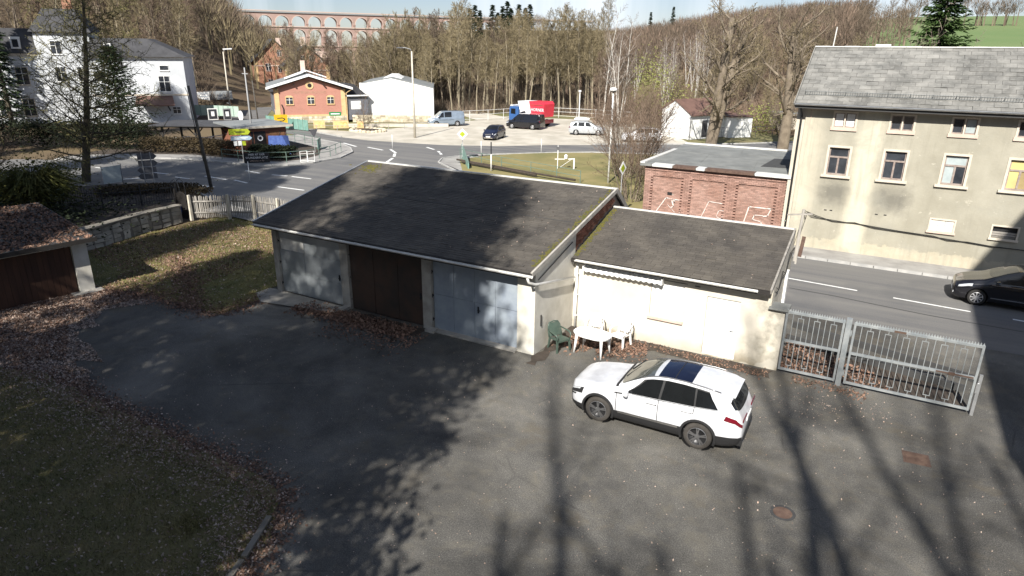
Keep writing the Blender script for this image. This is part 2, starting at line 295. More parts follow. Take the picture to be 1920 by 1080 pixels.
# foliage and bark
def leafmat(name, a, b, isl=0.4, objr=0.12):
    return mat(name, a, b, 0.5, rough=0.85, island=isl, objrand=objr, obj=True, spec=0.2)
leafmat('spruce_needles', (0.030, 0.062, 0.018), (0.055, 0.092, 0.024))
leafmat('dark_needles', (0.016, 0.030, 0.014), (0.032, 0.048, 0.020))
leafmat('ivy_leaves', (0.020, 0.032, 0.013), (0.045, 0.055, 0.02))
leafmat('bush_green', (0.075, 0.085, 0.022), (0.12, 0.115, 0.035))
leafmat('hedge_dark', (0.010, 0.015, 0.008), (0.022, 0.028, 0.013))
leafmat('hedge_brown', (0.050, 0.038, 0.022), (0.085, 0.062, 0.032))
leafmat('young_leaves', (0.20, 0.23, 0.06), (0.27, 0.27, 0.09))
leafmat('twigs_olive', (0.168, 0.136, 0.078), (0.225, 0.185, 0.112), 0.35, 0.2)
leafmat('twigs_brown', (0.115, 0.088, 0.064), (0.165, 0.127, 0.093), 0.35, 0.2)
leafmat('twigs_red', (0.14, 0.10, 0.074), (0.195, 0.142, 0.105), 0.35, 0.2)
leafmat('twigs_larch', (0.10, 0.092, 0.042), (0.16, 0.145, 0.06), 0.5, 0.1)
leafmat('twigs_birch', (0.24, 0.20, 0.17), (0.19, 0.145, 0.115), 0.3, 0.1)
mat('bark_grey', (0.135, 0.108, 0.080), (0.22, 0.18, 0.135), 1.5, rough=0.95, bump=0.8, bscale=6, obj=True)
mat('bark_alder', (0.30, 0.26, 0.185), (0.19, 0.155, 0.105), 0.8, rough=0.95, obj=True, objrand=0.2)
mat('bark_dark', (0.055, 0.047, 0.036), (0.10, 0.085, 0.06), 1.5, rough=0.95, obj=True)
mat('bark_birch', (0.62, 0.60, 0.55), (0.40, 0.37, 0.33), 1.5, rough=0.85, obj=True)
MT = MATS
# ------------------------------------------------------------------ helpers
class MB:
    """collects geometry of one mesh object"""
    def __init__(s): s.v = []; s.f = []; s.m = []; s.mi = 0
    def face(s, pts):
        n = len(s.v); s.v += [tuple(p) for p in pts]; s.f.append(tuple(range(n, n+len(pts)))); s.m.append(s.mi)
    def idx(s, pts, faces):
        n = len(s.v); s.v += [tuple(p) for p in pts]
        for f in faces: s.f.append(tuple(i+n for i in f)); s.m.append(s.mi)
    def box(s, x0, x1, y0, y1, z0, z1):
        s.idx([(x0,y0,z0),(x1,y0,z0),(x1,y1,z0),(x0,y1,z0),(x0,y0,z1),(x1,y0,z1),(x1,y1,z1),(x0,y1,z1)],
              [(0,3,2,1),(4,5,6,7),(0,1,5,4),(1,2,6,5),(2,3,7,6),(3,0,4,7)])
        return s
    def hexa(s, p):  # 8 points bottom ccw, top ccw
        s.idx(p, [(0,3,2,1),(4,5,6,7),(0,1,5,4),(1,2,6,5),(2,3,7,6),(3,0,4,7)]); return s
    def prism(s, poly, z0, z1):
        n = len(poly)
        s.idx([(x,y,z0) for x,y in poly]+[(x,y,z1) for x,y in poly],
              [tuple(reversed(range(n))), tuple(range(n,2*n))]+[(i,(i+1)%n,n+(i+1)%n,n+i) for i in range(n)]); return s
    def extr(s, poly3, d):
        n = len(poly3); d = Vector(d)
        s.idx([Vector(p) for p in poly3]+[Vector(p)+d for p in poly3],
              [tuple(range(n)), tuple(reversed(range(n,2*n)))]+[(i,n+i,n+(i+1)%n,(i+1)%n) for i in range(n)]); return s
    def beam(s, p, q, w, h=None, up=(0,0,1)):
        h = h or w; p, q = Vector(p), Vector(q); d = (q-p).normalized(); u = Vector(up)
        if abs(d.dot(u)) > 0.98: u = Vector((0,1,0))
        a = d.cross(u).normalized()*w/2; b = a.cross(d).normalized()*h/2
        return s.hexa([p-a-b, p+a-b, q+a-b, q-a-b, p-a+b, p+a+b, q+a+b, q-a+b])
    def tube(s, pts, r, n=8, caps=True):
        pts = [Vector(p) for p in pts]; rs = r if isinstance(r, (list, tuple)) else [r]*len(pts)
        base = len(s.v); ref = None
        for i, p in enumerate(pts):
            d = (pts[min(i+1,len(pts)-1)]-pts[max(i-1,0)]).normalized()
            if ref is None: ref = d.orthogonal().normalized()
            else:
                ref = ref-d*ref.dot(d)
                ref = ref.normalized() if ref.length > 1e-6 else d.orthogonal().normalized()
            b = d.cross(ref)
            for k in range(n):
                a = 2*math.pi*k/n; s.v.append(tuple(p+(ref*math.cos(a)+b*math.sin(a))*rs[i]))
        for i in range(len(pts)-1):
            for k in range(n):
                a, b2 = base+i*n+k, base+i*n+(k+1)%n
                s.f.append((a, b2, b2+n, a+n)); s.m.append(s.mi)
        if caps:
            s.f.append(tuple(base+k for k in reversed(range(n)))); s.m.append(s.mi)
            s.f.append(tuple(base+(len(pts)-1)*n+k for k in range(n))); s.m.append(s.mi)
        return s
    def lathe(s, prof, n=24, axis='z', c=(0,0,0)):
        base = len(s.v)
        for r, h in prof:
            for k in range(n):
                a = 2*math.pi*k/n; x, y = r*math.cos(a), r*math.sin(a)
                p = {'z': (x,y,h), 'y': (x,h,y), 'x': (h,x,y)}[axis]
                s.v.append((p[0]+c[0], p[1]+c[1], p[2]+c[2]))
        for i in range(len(prof)-1):
            for k in range(n):
                a, b = base+i*n+k, base+i*n+(k+1)%n
                s.f.append((a, b, b+n, a+n)); s.m.append(s.mi)
        return s
    def disc(s, c, r, n=20, axis='z', h=0.02):
        return s.lathe([(0.0001,-h/2),(r,-h/2),(r,h/2),(0.0001,h/2)], n, axis, c)
    def build(s, name, mt, parent=None, smooth=False, loc=None, fix=True):
        me = bpy.data.meshes.new(name); me.from_pydata(s.v, [], s.f)
        ms_ = mt if isinstance(mt, (list, tuple)) else [mt]
        for q in ms_: me.materials.append(MT[q])
        if len(ms_) > 1: me.polygons.foreach_set('material_index', s.m)
        if fix:
            bm = bmesh.new(); bm.from_mesh(me); bmesh.ops.recalc_face_normals(bm, faces=bm.faces); bm.to_mesh(me); bm.free()
        if smooth: me.polygons.foreach_set('use_smooth', [True]*len(me.polygons))
        me.update()
        o = bpy.data.objects.new(name, me); COL.objects.link(o)
        if parent is not None: o.parent = parent
        if loc is not None: o.location = loc
        return o
def tag(o, label=None, cat=None, group=None, kind=None):
    if label: o['label'] = label
    if cat: o['category'] = cat
    if group: o['group'] = group
    if kind: o['kind'] = kind
    return o
def thing(name, label, cat, loc=(0,0,0), rz=0.0, group=None):
    o = bpy.data.objects.new(name, None); COL.objects.link(o); o.empty_display_size = 0.3
    o.location = loc; o.rotation_euler = (0, 0, rz)
    return tag(o, label, cat, group)
def copy_tree(o, parent=None, depth=0):
    c = o.copy(); COL.objects.link(c)
    if parent is not None: c.parent = parent
    for ch in list(o.children): copy_tree(ch, c, depth+1)
    return c
def dup(o, name, mesh_of, parent, loc, rot=(0,0,0)):
    c = bpy.data.objects.new(name, mesh_of.data); COL.objects.link(c); c.parent = parent; c.location = loc; c.rotation_euler = rot
    return c
def struct(o): return tag(o, kind='structure')
def npmesh(name, V, F, mt, parent=None, per=3):
    """fast mesh from numpy: V (n,3), F (m,per)"""
    me = bpy.data.meshes.new(name); V = np.asarray(V, np.float32); F = np.asarray(F, np.int32)
    me.vertices.add(len(V)); me.vertices.foreach_set('co', V.ravel())
    me.loops.add(F.size); me.loops.foreach_set('vertex_index', F.ravel())
    me.polygons.add(len(F)); me.polygons.foreach_set('loop_start', np.arange(0, F.size, per, dtype=np.int32))
    me.update(calc_edges=True); me.materials.append(MT[mt])
    o = bpy.data.objects.new(name, me); COL.objects.link(o)
    if parent is not None: o.parent = parent
    return o
def text_mesh(name, s, size, mt, parent, loc, rot, ext=0.004, align='CENTER', shear=0.0):
    cu = bpy.data.curves.new(name, 'FONT'); cu.body = s; cu.size = size; cu.align_x = align; cu.align_y = 'CENTER'; cu.extrude = ext; cu.shear = shear
    cu.resolution_u = 2
    tmp = bpy.data.objects.new('tmp', cu); COL.objects.link(tmp)
    dg = bpy.context.evaluated_depsgraph_get(); me = bpy.data.meshes.new_from_object(tmp.evaluated_get(dg)); me.name = name
    bpy.data.objects.remove(tmp); me.materials.clear(); me.materials.append(MT[mt])
    o = bpy.data.objects.new(name, me); COL.objects.link(o); o.parent = parent; o.location = loc; o.rotation_euler = rot
    return o
def sheet(name, poly, z, mt):
    mb = MB(); mb.face([(x, y, z) for x, y in poly]); o = mb.build(name, mt, fix=False)
    if o.data.polygons[0].normal.z < 0: o.data.flip_normals()
    return struct(o)
def jitter_poly(poly, amp, step, seed):
    rr = random.Random(seed); out = []
    for i, p in enumerate(poly):
        q = poly[(i+1) % len(poly)]; L = math.dist(p, q); k = max(1, int(L/step))
        for j in range(k):
            tt = j/k; a = amp if j else 0
            out.append((p[0]+(q[0]-p[0])*tt+rr.uniform(-a, a), p[1]+(q[1]-p[1])*tt+rr.uniform(-a, a)))
    return out
def in_poly(x, y, poly):
    c = False; n = len(poly); j = n-1
    for i in range(n):
        xi, yi = poly[i]; xj, yj = poly[j]
        if (yi > y) != (yj > y) and x < (xj-xi)*(y-yi)/(yj-yi)+xi: c = not c
        j = i
    return c

# ------------------------------------------------------------------ terrain
_T = [(-180,150,0,0),(-60,120,.05,10),(-25,85,.11,40),(0,85,.125,40),(8,92,.12,34),(14,100,.105,28),(17,105,.09,24),(21,112,.075,17),(25,120,.06,13),
      (36,128,.05,11),(40,132,.0,2),(42.5,130,-.05,-9),(45.5,130,-.05,-9),(48,128,.0,4),(50.5,125,.09,15),(53,118,.19,27),(57,112,.27,42),(75,105,.30,50),(110,90,.2,40),(150,150,0,0),(180,150,0,0)]
_TP = [a[0] for a in _T]
def terrain(x, y):
    ph = math.degrees(math.atan2(-x, y)); rho = math.hypot(x, y)
    s0, sl_, zm = (float(np.interp(ph, _TP, [a[k] for a in _T])) for k in (1, 2, 3))
    d = max(0.0, rho-s0); q = min(1, max(0, (rho-540)/180)); q = q*q*(3-2*q)
    far = q*(30*min(1, max(0, (36.5-ph)/3))*(1 if -30 < ph else 0) + 40*min(1, max(0, (ph-50)/2))*(1 if ph < 90 else 0))
    if zm == 0: return far
    z = sl_*d; w = abs(zm)
    return max(far, math.copysign(w*(1-math.exp(-abs(z)/w*1.15)), zm)) if far > 1 else (math.copysign(w*(1-math.exp(-abs(z)/w*1.15)), zm) if sl_*zm > 0 else 0.0)
def terrain_mesh(name, mt, phs, rhos, dz):
    V = []; F = []; n = len(rhos)
    for ph in phs:
        for r_ in rhos:
            x, y = -math.sin(R(ph))*r_, math.cos(R(ph))*r_; V.append((x, y, terrain(x, y)+dz))
    for i in range(len(phs)-1):
        for j in range(n-1): F.append((i*n+j, i*n+j+1, (i+1)*n+j+1, (i+1)*n+j))
    o = npmesh(name, V, F, mt, per=4); o.data.polygons.foreach_set('use_smooth', [True]*len(F))
    if o.data.polygons[0].normal.z < 0: o.data.flip_normals()
    return struct(o)
rh = [0.01, 10, 25, 45, 60, 75, 85]+list(np.linspace(90, 330, 49))+[345, 365, 400, 450, 500, 540, 580, 620, 660, 700, 740, 800, 1100, 1600, 2600, 3600]
ground = terrain_mesh('ground', 'forest_floor', list(np.arange(-180, 180.1, 2.0)), rh, -0.06)
terrain_mesh('field', 'field_green', list(np.arange(-24, 4.6, 1.0)), list(np.linspace(150, 420, 40))+[460, 520, 620, 800], 0.08)

# ------------------------------------------------------------------ ground sheets
sheet('meadow', [(-78,20),(-62,34),(-66,56),(-75,62),(-92,74),(-84,92),(-74,108),(-62,106),(-52,100),(-40,98),(-30,95),(-20,92),(-14,95),(-2,112),(14,108),(30,60),(34,38),(-2,38),(-14,38),(-40,60),(-62,58),(-60,36),(-70,20)], -0.034, 'verge_grass')
yard_poly = [(-30,-14),(14,-14),(14,26.7),(-2.55,26.7),(-2.55,22),(-22.6,22),(-22,17.4),(-30,17.4)]
sheet('yard', yard_poly, 0.0, 'yard_asphalt')
road_poly = [(40,26.4),(-28,26.4),(-37,27.4),(-44.6,29.9),(-47,27.2),(-48.7,24.5),(-51,21),(-60,6),(-82,12),(-68,30),(-65,31.5),(-60.5,35.6),(-56,37.8),(-51.1,38.5),(-47.2,38.6),(-45.4,40.5),(-44.6,42.8),(-44.6,46.1),(-46.2,49.6),(-48.4,51.7),(-51.6,53.6),(-56.1,54.9),(-60.9,56.4),(-70,58.4),(-86,66),(-98,78),(-95,83),(-82,70),(-66.8,62),(-60.4,59.3),(-55.8,58),(-51.4,57.5),(-46.6,58.1),(-42.2,58.9),(-37,61.4),(-32.7,65.3),(-28.8,68),(-24.7,71.8),(-19.5,74.3),(-14.7,78.6),(-8,86),(8,100),(14,96),(-2,81),(-9.3,75.7),(-13.3,71.6),(-19.7,65.5),(-26.6,62.7),(-30,60),(-33.8,56.1),(-36.2,52.9),(-36.6,51),(-35.6,49),(-31,45.5),(-22,39.5),(-14,36.2),(-4,34.7),(40,34.7)]
sheet('street', road_poly, 0.004, 'road_asphalt')
sheet('gravel_lot', [(-66.8,62.05),(-60.4,59.35),(-55.8,58.05),(-51.4,57.55),(-46.6,58.15),(-42.2,58.95),(-37,61.45),(-32.7,65.35),(-28.8,68.05),(-24.7,71.85),(-20,75.2),(-24,82),(-30,91),(-34.8,93.5),(-39.8,94),(-45.7,93),(-51,89.5),(-54,84),(-55.8,78),(-55.5,73.9),(-57,68),(-59,63)], -0.012, 'gravel')
sheet('gravel_track', [(-54,84),(-51,89.5),(-56,92.5),(-60.8,96),(-67,101),(-73.5,104.5),(-76,103),(-68,96.5),(-61,90)], -0.016, 'gravel')
sheet('pavement_far', [(-12.4,36.0),(-4,34.75),(40,34.75),(40,36.7),(-12.4,37.1)], 0.09, 'pavement')
sheet('pavement_near', [(-2.6,25.2),(-2.6,26.35),(-28,26.35),(-37,27.35),(-36.6,25.6),(-28,25.0)], 0.09, 'pavement')
kerb_corner = [(-65,31.6),(-60.5,35.7),(-56,37.9),(-51.1,38.6),(-47.2,38.7),(-45.5,40.6),(-44.7,42.8),(-44.7,46.1),(-46.3,49.5),(-48.5,51.6),(-51.6,53.5),(-56.1,54.8),(-61,56.2)]
sheet('pavement_corner', kerb_corner+[(-62,52),(-57,51.5),(-50.5,49.5),(-47.2,46),(-46.6,43),(-47.2,41.3),(-49,40.5),(-52,40.4),(-57,39.8),(-62,37.2),(-66,33.5)], 0.10, 'pavement')
sheet('planted_corner', [(-66,33.5),(-62,37.2),(-57,39.8),(-52,40.4),(-49,40.5),(-47.2,41.3),(-46.6,43),(-47.2,46),(-50.5,49.5),(-57,51.5),(-62,52),(-70,48)], 0.085, 'soil')
sheet('pavement_left', [(-44.7,29.7),(-47.0,27.1),(-48.7,24.4),(-51,20.9),(-58,9),(-55,8),(-48,19.8),(-47,21.2),(-45.2,25),(-43,27.2)], 0.08, 'pavement')
island_poly = [(-34.9,51.4),(-34.2,53.8),(-32.5,57.0),(-29.8,59.7),(-26.6,61.9),(-22,63.6),(-19.7,65.0),(-13.3,71),(-9.3,75),(-3,79),(-4,60),(-6,46),(-12.6,38),(-14,36.6),(-22,39.9),(-31,45.9)]
sheet('grass_island', island_poly, 0.07, 'island_grass')
sheet('island_tip', [(-35.5,49.1),(-36.5,51.0),(-36.1,52.9),(-34.2,53.9),(-34.9,51.3),(-31,46.0)], 0.075, 'pavement')
def kerb(name, line, w=0.14, z=0.12):
    mb = MB()
    for a, b in zip(line[:-1], line[1:]):
        L = math.dist(a, b); k = max(1, int(L/1.0))
        for i in range(k):
            p = [a[q]+(b[q]-a[q])*(i+0.012)/k for q in (0,1)]; e = [a[q]+(b[q]-a[q])*(i+0.988)/k for q in (0,1)]
            mb.beam((*p, z/2), (*e, z/2), w, z)
    return struct(mb.build(name, 'kerbstone'))
kerb('kerb', kerb_corner)
kerb('kerb', [(-12,36.0),(-4,34.68),(40,34.68)])
kerb('kerb', [(-2.5,26.42),(-28,26.42),(-37,27.42),(-44.6,29.85),(-47,27.15),(-48.7,24.45),(-51,20.95),(-58,9)])
kerb('kerb', [(-31,45.6),(-35.6,49.0),(-36.62,51.0),(-36.25,52.9),(-33.9,56.0),(-30,59.9),(-26.6,62.6),(-19.7,65.4)], z=0.11)
kerb('kerb', [(-28.9,68.1),(-24.7,71.9),(-19.5,74.4),(-14.7,78.7),(-8,86.1)])
kerb('kerb', [(-66.8,62.0),(-60.4,59.3),(-55.8,58.0)])
# painted markings
def dash(name, segs, w, z=0.010):
    for a, b in segs:
        d = Vector((b[0]-a[0], b[1]-a[1])).normalized(); p = Vector((-d.y, d.x))*w/2
        mb = MB(); mb.face([(a[0]-p.x,a[1]-p.y,z),(b[0]-p.x,b[1]-p.y,z),(b[0]+p.x,b[1]+p.y,z),(a[0]+p.x,a[1]+p.y,z)])
        struct(mb.build(name, 'marking_paint'))
dash('road_marking', [((-3.7,30.95),(-0.43,30.7)),((0.94,30.5),(3.64,30.3)),((5.0,30.2),(7.7,30.0)),((-7.7,31.2),(-5.0,31.05))], 0.12)
dash('road_marking', [((-56.2,54.2),(-53.8,53.9)),((-52.0,54.3),(-48.9,52.9)),((-47.6,53.2),(-44.9,52.4)),((-44.6,53.2),(-42.6,51.6)),((-42.4,51.2),(-41.2,49.6)),((-40.7,48.8),(-39.6,46.6)),((-38.9,46.6),(-38.3,45.2)),((-42.6,56.6),(-40.9,55.6)),((-39.9,54.9),(-39.2,54.2)),((-38.9,53.9),(-38.3,53.2))], 0.26)
dash('road_marking', [((-48.6,32.0),(-47.0,32.1)),((-47.0,33.5),(-44.3,33.4)),((-43.7,33.6),(-41.9,33.3)),((-43.1,36.7),(-41.7,37.0)),((-41.2,37.0),(-39.2,37.1)),((-38.9,33.5),(-36.3,33.6)),((-46.4,36.9),(-44.5,36.7)),((-53,32.2),(-50.2,32.5)),((-58,31.2),(-55.2,31.6))], 0.2)
dash('road_marking', [((-45.5,30.6),(-42.6,30.9)),((-51.5,28.6),(-50.2,30.4))], 0.35)
# tar seam lines on the street
mb = MB(); pts = [(-3,29.55),(-1.2,29.45),(0.5,29.2),(2.2,28.98),(4.5,28.9),(9,28.8)]
for a, b in zip(pts[:-1], pts[1:]):
    mb.face([(a[0],a[1]-.035,.0095),(b[0],b[1]-.035,.0095),(b[0],b[1]+.035,.0095),(a[0],a[1]+.035,.0095)])
struct(mb.build('tar_seam', 'tar_dark'))
# lawn bottom left and the leaf covered grass between the garages
lawn_poly = jitter_poly([(-34,-14),(-34,8.2),(-26,8.3),(-23.2,8.4),(-22.0,8.9),(-18.8,8.8),(-16.8,8.75),(-14.7,8.6),(-13.1,8.6),(-11.8,8.65),(-11.0,8.5),(-10.5,8.1),(-10.35,7.7),(-9.75,6.3),(-7,0),(-2,-14)], 0.12, 0.5, 3)
sheet('lawn', lawn_poly, 0.03, 'lawn_grass')
patch_poly = jitter_poly([(-28.2,14.2),(-25.5,14.9),(-23.4,14.9),(-21.2,14.9),(-21.3,17.3),(-21.9,18),(-22.2,24),(-27,26),(-34.5,25.2),(-34.6,20.2),(-33.9,16)], 0.15, 0.6, 4)
sheet('grass_patch', patch_poly, 0.022, 'patch_grass')
sheet('garage_apron', [(-21.9,17.15),(-20.9,16.55),(-17.6,17.2),(-17.6,17.85),(-21.9,17.9)], 0.05, 'wet_concrete')
# moss rim and soil strips by the walls
sheet('soil_strip', jitter_poly([(-17.2,17.1),(-13.6,17.1),(-13.6,17.8),(-17.2,17.8)], .1, .3, 7), 0.012, 'soil')
sheet('soil_strip', jitter_poly([(-9.3,20.2),(-2.2,20.15),(-2.2,20.75),(-9.3,20.75)], .12, .3, 8), 0.012, 'soil')
sheet('soil_strip', jitter_poly([(-9.25,17.2),(-8.9,17.2),(-8.8,20.2),(-9.25,20.2)], .1, .3, 9), 0.012, 'soil')
sheet('soil_strip', jitter_poly([(-2.1,21.05),(2.9,21.05),(2.9,22.2),(1.2,22.9),(-.5,23.6),(-2.3,24.2)], .16, .35, 10), 0.006, 'soil')
# ------------------------------------------------------------------ near buildings
def fin(mb, name, mt, parent, off, smooth=False):
    mb.v = [(x-off[0], y-off[1], z-off[2]) for x, y, z in mb.v]
    return mb.build(name, mt, parent, smooth)
def openwall(mb, x0, x1, z0, z1, y, ops, depth=0.15, s=1):
    """front wall in the plane y with rectangular openings (x0,x1,z0,z1) and reveals going to y+depth*s"""
    xs = sorted({x0, x1}|{v for o in ops for v in o[:2]}); zs = sorted({z0, z1}|{v for o in ops for v in o[2:4]})
    for i in range(len(xs)-1):
        for j in range(len(zs)-1):
            cx, cz = (xs[i]+xs[i+1])/2, (zs[j]+zs[j+1])/2
            if any(o[0] < cx < o[1] and o[2] < cz < o[3] for o in ops): continue
            mb.face([(xs[i],y,zs[j]),(xs[i+1],y,zs[j]),(xs[i+1],y,zs[j+1]),(xs[i],y,zs[j+1])])
    for a, b, c, d in [o[:4] for o in ops]:
        e = y+depth*s
        mb.face([(a,y,c),(b,y,c),(b,e,c),(a,e,c)]); mb.face([(a,y,d),(b,y,d),(b,e,d),(a,e,d)])
        mb.face([(a,y,c),(a,y,d),(a,e,d),(a,e,c)]); mb.face([(b,y,c),(b,y,d),(b,e,d),(b,e,c)])
def shingles(mb, o, u, v, Wd, S, e, tab, seed, th=0.010):
    rr = random.Random(seed); o, u, v = Vector(o), Vector(u).normalized(), Vector(v).normalized(); n = u.cross(v).normalized()
    if n.z < 0: n = -n
    for r_ in range(int(S/e)):
        x = -rr.random()*tab; wob = rr.uniform(-.004, .004)
        while x < Wd:
            a, b = max(0, x+.004), min(Wd, x+tab-.004); x += tab
            if b-a < .03: continue
            j = rr.uniform(0, .006) + (rr.random() < .03)*rr.uniform(.004, .018)
            lo = r_*e+wob+rr.uniform(-.006, .006); hi = min(S, (r_+1)*e+.03)
            p = [o+u*a+v*lo+n*.001, o+u*b+v*lo+n*.001, o+u*b+v*hi+n*.002, o+u*a+v*hi+n*.002,
                 o+u*a+v*lo+n*(th+j), o+u*b+v*lo+n*(th+j), o+u*b+v*hi+n*(.003), o+u*a+v*hi+n*.003]
            mb.idx(p, [(4,5,6,7),(0,1,5,4),(0,4,7,3),(1,2,6,5)])
# ---- garage row
O = (-15.4, 17.87, 0)
g = thing('garage_row', 'long low garage with three metal doors under one dark shingle roof', 'garage', O)
mb = MB()
zr = lambda y: 3.0+(y-17.6)*0.2165-0.10
def topwall(x0, x1, y0, y1, z0=0.0):
    mb.hexa([(x0,y0,z0),(x1,y0,z0),(x1,y1,z0),(x0,y1,z0),(x0,y0,zr(y0)),(x1,y0,zr(y0)),(x1,y1,zr(y1)),(x0,y1,zr(y1))])
topwall(-21.4, -21.15, 17.87, 24.4); fin(mb, 'side_wall', 'concrete', g, O)
for a, b in ((-17.75,-17.36),(-13.85,-13.46)):
    mb = MB(); mb.box(a, b, 17.87, 18.15, 0, 2.62); fin(mb, 'pier', 'concrete', g, O)
mb = MB(); mb.box(-9.95, -9.302, 17.868, 18.2, 0, 2.70); fin(mb, 'pier', 'garage_plaster', g, O)
mb = MB(); mb.box(-21.15, -9.96, 17.90, 18.12, 2.622, 2.92); fin(mb, 'lintel', 'concrete', g, O)
mb = MB(); topwall(-9.55, -9.3, 17.875, 20.9); fin(mb, 'side_wall', 'garage_plaster', g, O)
mb = MB(); mb.hexa([(-9.55,20.9,0),(-9.33,20.9,0),(-9.33,24.4,0),(-9.55,24.4,0),(-9.55,20.9,zr(20.9)),(-9.33,20.9,zr(20.9)),(-9.33,24.4,zr(24.4)),(-9.55,24.4,zr(24.4))])
mb.hexa([(-9.55,24.4,0),(-9.33,24.4,0),(-9.33,25.6,0),(-9.55,25.6,0),(-9.55,24.4,4.35),(-9.33,24.4,4.35),(-9.33,25.6,3.4),(-9.55,25.6,3.4)])
mb.box(-21.4, -9.55, 25.4, 25.6, 0, 3.4); fin(mb, 'gable_wall', 'mortar', g, O)
bk = None; rr = random.Random(5)
for r_ in range(26):
    for k in range(20):
        y = 20.92+k*.25+(r_ % 2)*.125; z = 2.72+r_*.078
        lo = 2.72+max(0, y-20.6)*.286+.06; hi = (zr(y) if y < 24.3 else 4.3-(y-24.3)*.8)-.05
        if z < lo or z+.07 > hi or y > 25.2: continue
        if bk is None:
            q = MB(); q.box(-.03, .012, -.118, .118, -.034, .034); bk = q.build('brick', 'brick_single', g); c = bk
        else: c = dup(None, 'brick', bk, g, (0,0,0))
        c.location = (-9.33-O[0]+rr.uniform(-.004, .010), y-O[1], z+.035); c.rotation_euler = (0, 0, rr.uniform(-.03, .03))
# roof: deck, shingle courses, verge boards, ridge strip
mb = MB()
mb.extr([(-21.85,17.48,2.98),(-21.85,24.4,4.478),(-21.85,25.9,3.32),(-21.85,25.9,3.22),(-21.85,24.4,4.36),(-21.85,17.48,2.86)], (12.65,0,0))
fin(mb, 'roof', 'tar_dark', g, O)
mb = MB(); sl_v = Vector((0, 6.92, 1.498)); shingles(mb, (-21.83,17.46,2.985), (1,0,0), sl_v, 12.61, sl_v.length, .14, .333, 11)
o = fin(mb, 'shingles', 'bitumen_shingle', g, O); o['kind'] = 'stuff'
for x in (-21.90, -9.22):
    mb = MB(); mb.beam((x,17.46,2.95), (x,24.42,4.458), .07, .16); fin(mb, 'verge_board', 'concrete' if x > -15 else 'zinc', g, O)
mb = MB(); mb.beam((-9.22,24.44,4.44), (-9.22,25.95,3.30), .07, .2); fin(mb, 'verge_board', 'grey_wood', g, O)
mb = MB(); mb.beam((-21.8,21.2,3.80), (-9.25,21.2,3.80), .05, .022); fin(mb, 'lap_seam', 'tar_dark', g, O)
mb = MB(); mb.beam((-21.9,24.45,4.51), (-9.2,24.45,4.51), .12, .05); fin(mb, 'ridge_strip', 'zinc_pale', g, O)
mb = MB(); mb.box(-21.85, -9.2, 17.40, 17.475, 2.80, 2.985); fin(mb, 'fascia_board', 'black_wood', g, O)
def gutter(x0, x1, y, z, r, par, off, mt='zinc_pale'):
    mb = MB(); n = 8
    prof = [(y+math.cos(math.pi+math.pi*k/n)*r, z+math.sin(math.pi+math.pi*k/n)*r) for k in range(n+1)]
    for (a, b), (c, d) in zip(prof[:-1], prof[1:]): mb.face([(x0,a,b),(x1,a,b),(x1,c,d),(x0,c,d)])
    for (a, b), (c, d) in zip(prof[:-1], prof[1:]):
        k = (r-.006)/r; a2, b2, c2, d2 = y+(a-y)*k, z+(b-z)*k, y+(c-y)*k, z+(d-z)*k
        mb.face([(x0,a2,b2),(x0,c2,d2),(x1,c2,d2),(x1,a2,b2)])
    for s in (-1, 1): mb.tube([(x0,y+s*r,z),(x1,y+s*r,z)], .011, 6)
    for k in range(int((x1-x0)/.9)+1): mb.box(x0+k*.9, x0+k*.9+.025, y-r, y+r+.03, z-.004, z+.004)
    fin(mb, 'gutter', mt, par, off)
gutter(-21.8, -9.15, 17.335, 2.93, .065, g, O)
mb = MB(); mb.tube([(-9.3,17.33,2.87),(-9.28,17.36,2.72),(-9.17,17.6,2.60),(-9.16,17.95,2.52),(-9.16,20.62,1.98)], .045, 10); fin(mb, 'downpipe', 'zinc_pale', g, O, True)
mb = MB(); mb.tube([(-9.12,20.72,2.66),(-9.12,20.72,.05)], .042, 10)
for z in (.5, 1.3, 2.1): mb.lathe([(.043,z-.02),(.058,z-.02),(.058,z+.02),(.043,z+.02)], 10, 'z', (-9.12,20.72,0))
fin(mb, 'downpipe', 'white_paint', g, O, True)
mb = MB()
for k in range(420):
    y = rr.uniform(17.9, 24.3); x = -9.32-abs(rr.gauss(0, .10)); z = 2.99+(y-17.5)*.2165+.01; s = rr.uniform(.02, .055)
    if rr.random() < .55 and not (18 < y < 19.6 or 21 < y < 22.4): continue
    mb.lathe([(s,z-.01),(s*.8,z+s*.4),(.001,z+s*.6)], 6, 'z', (x,y,0))
for k in range(160):
    a = rr.uniform(0, 6.28); q = abs(rr.gauss(0, .35)); x, y = -21.1+q*math.cos(a), 23.7+q*.8*math.sin(a)
    z = 2.99+(y-17.5)*.2165+.008; s = rr.uniform(.03, .07); mb.lathe([(s,z),(s*.8,z+.02),(.001,z+.025)], 6, 'z', (x,y,0))
o = fin(mb, 'roof_moss', 'roof_moss', g, O); o['kind'] = 'stuff'
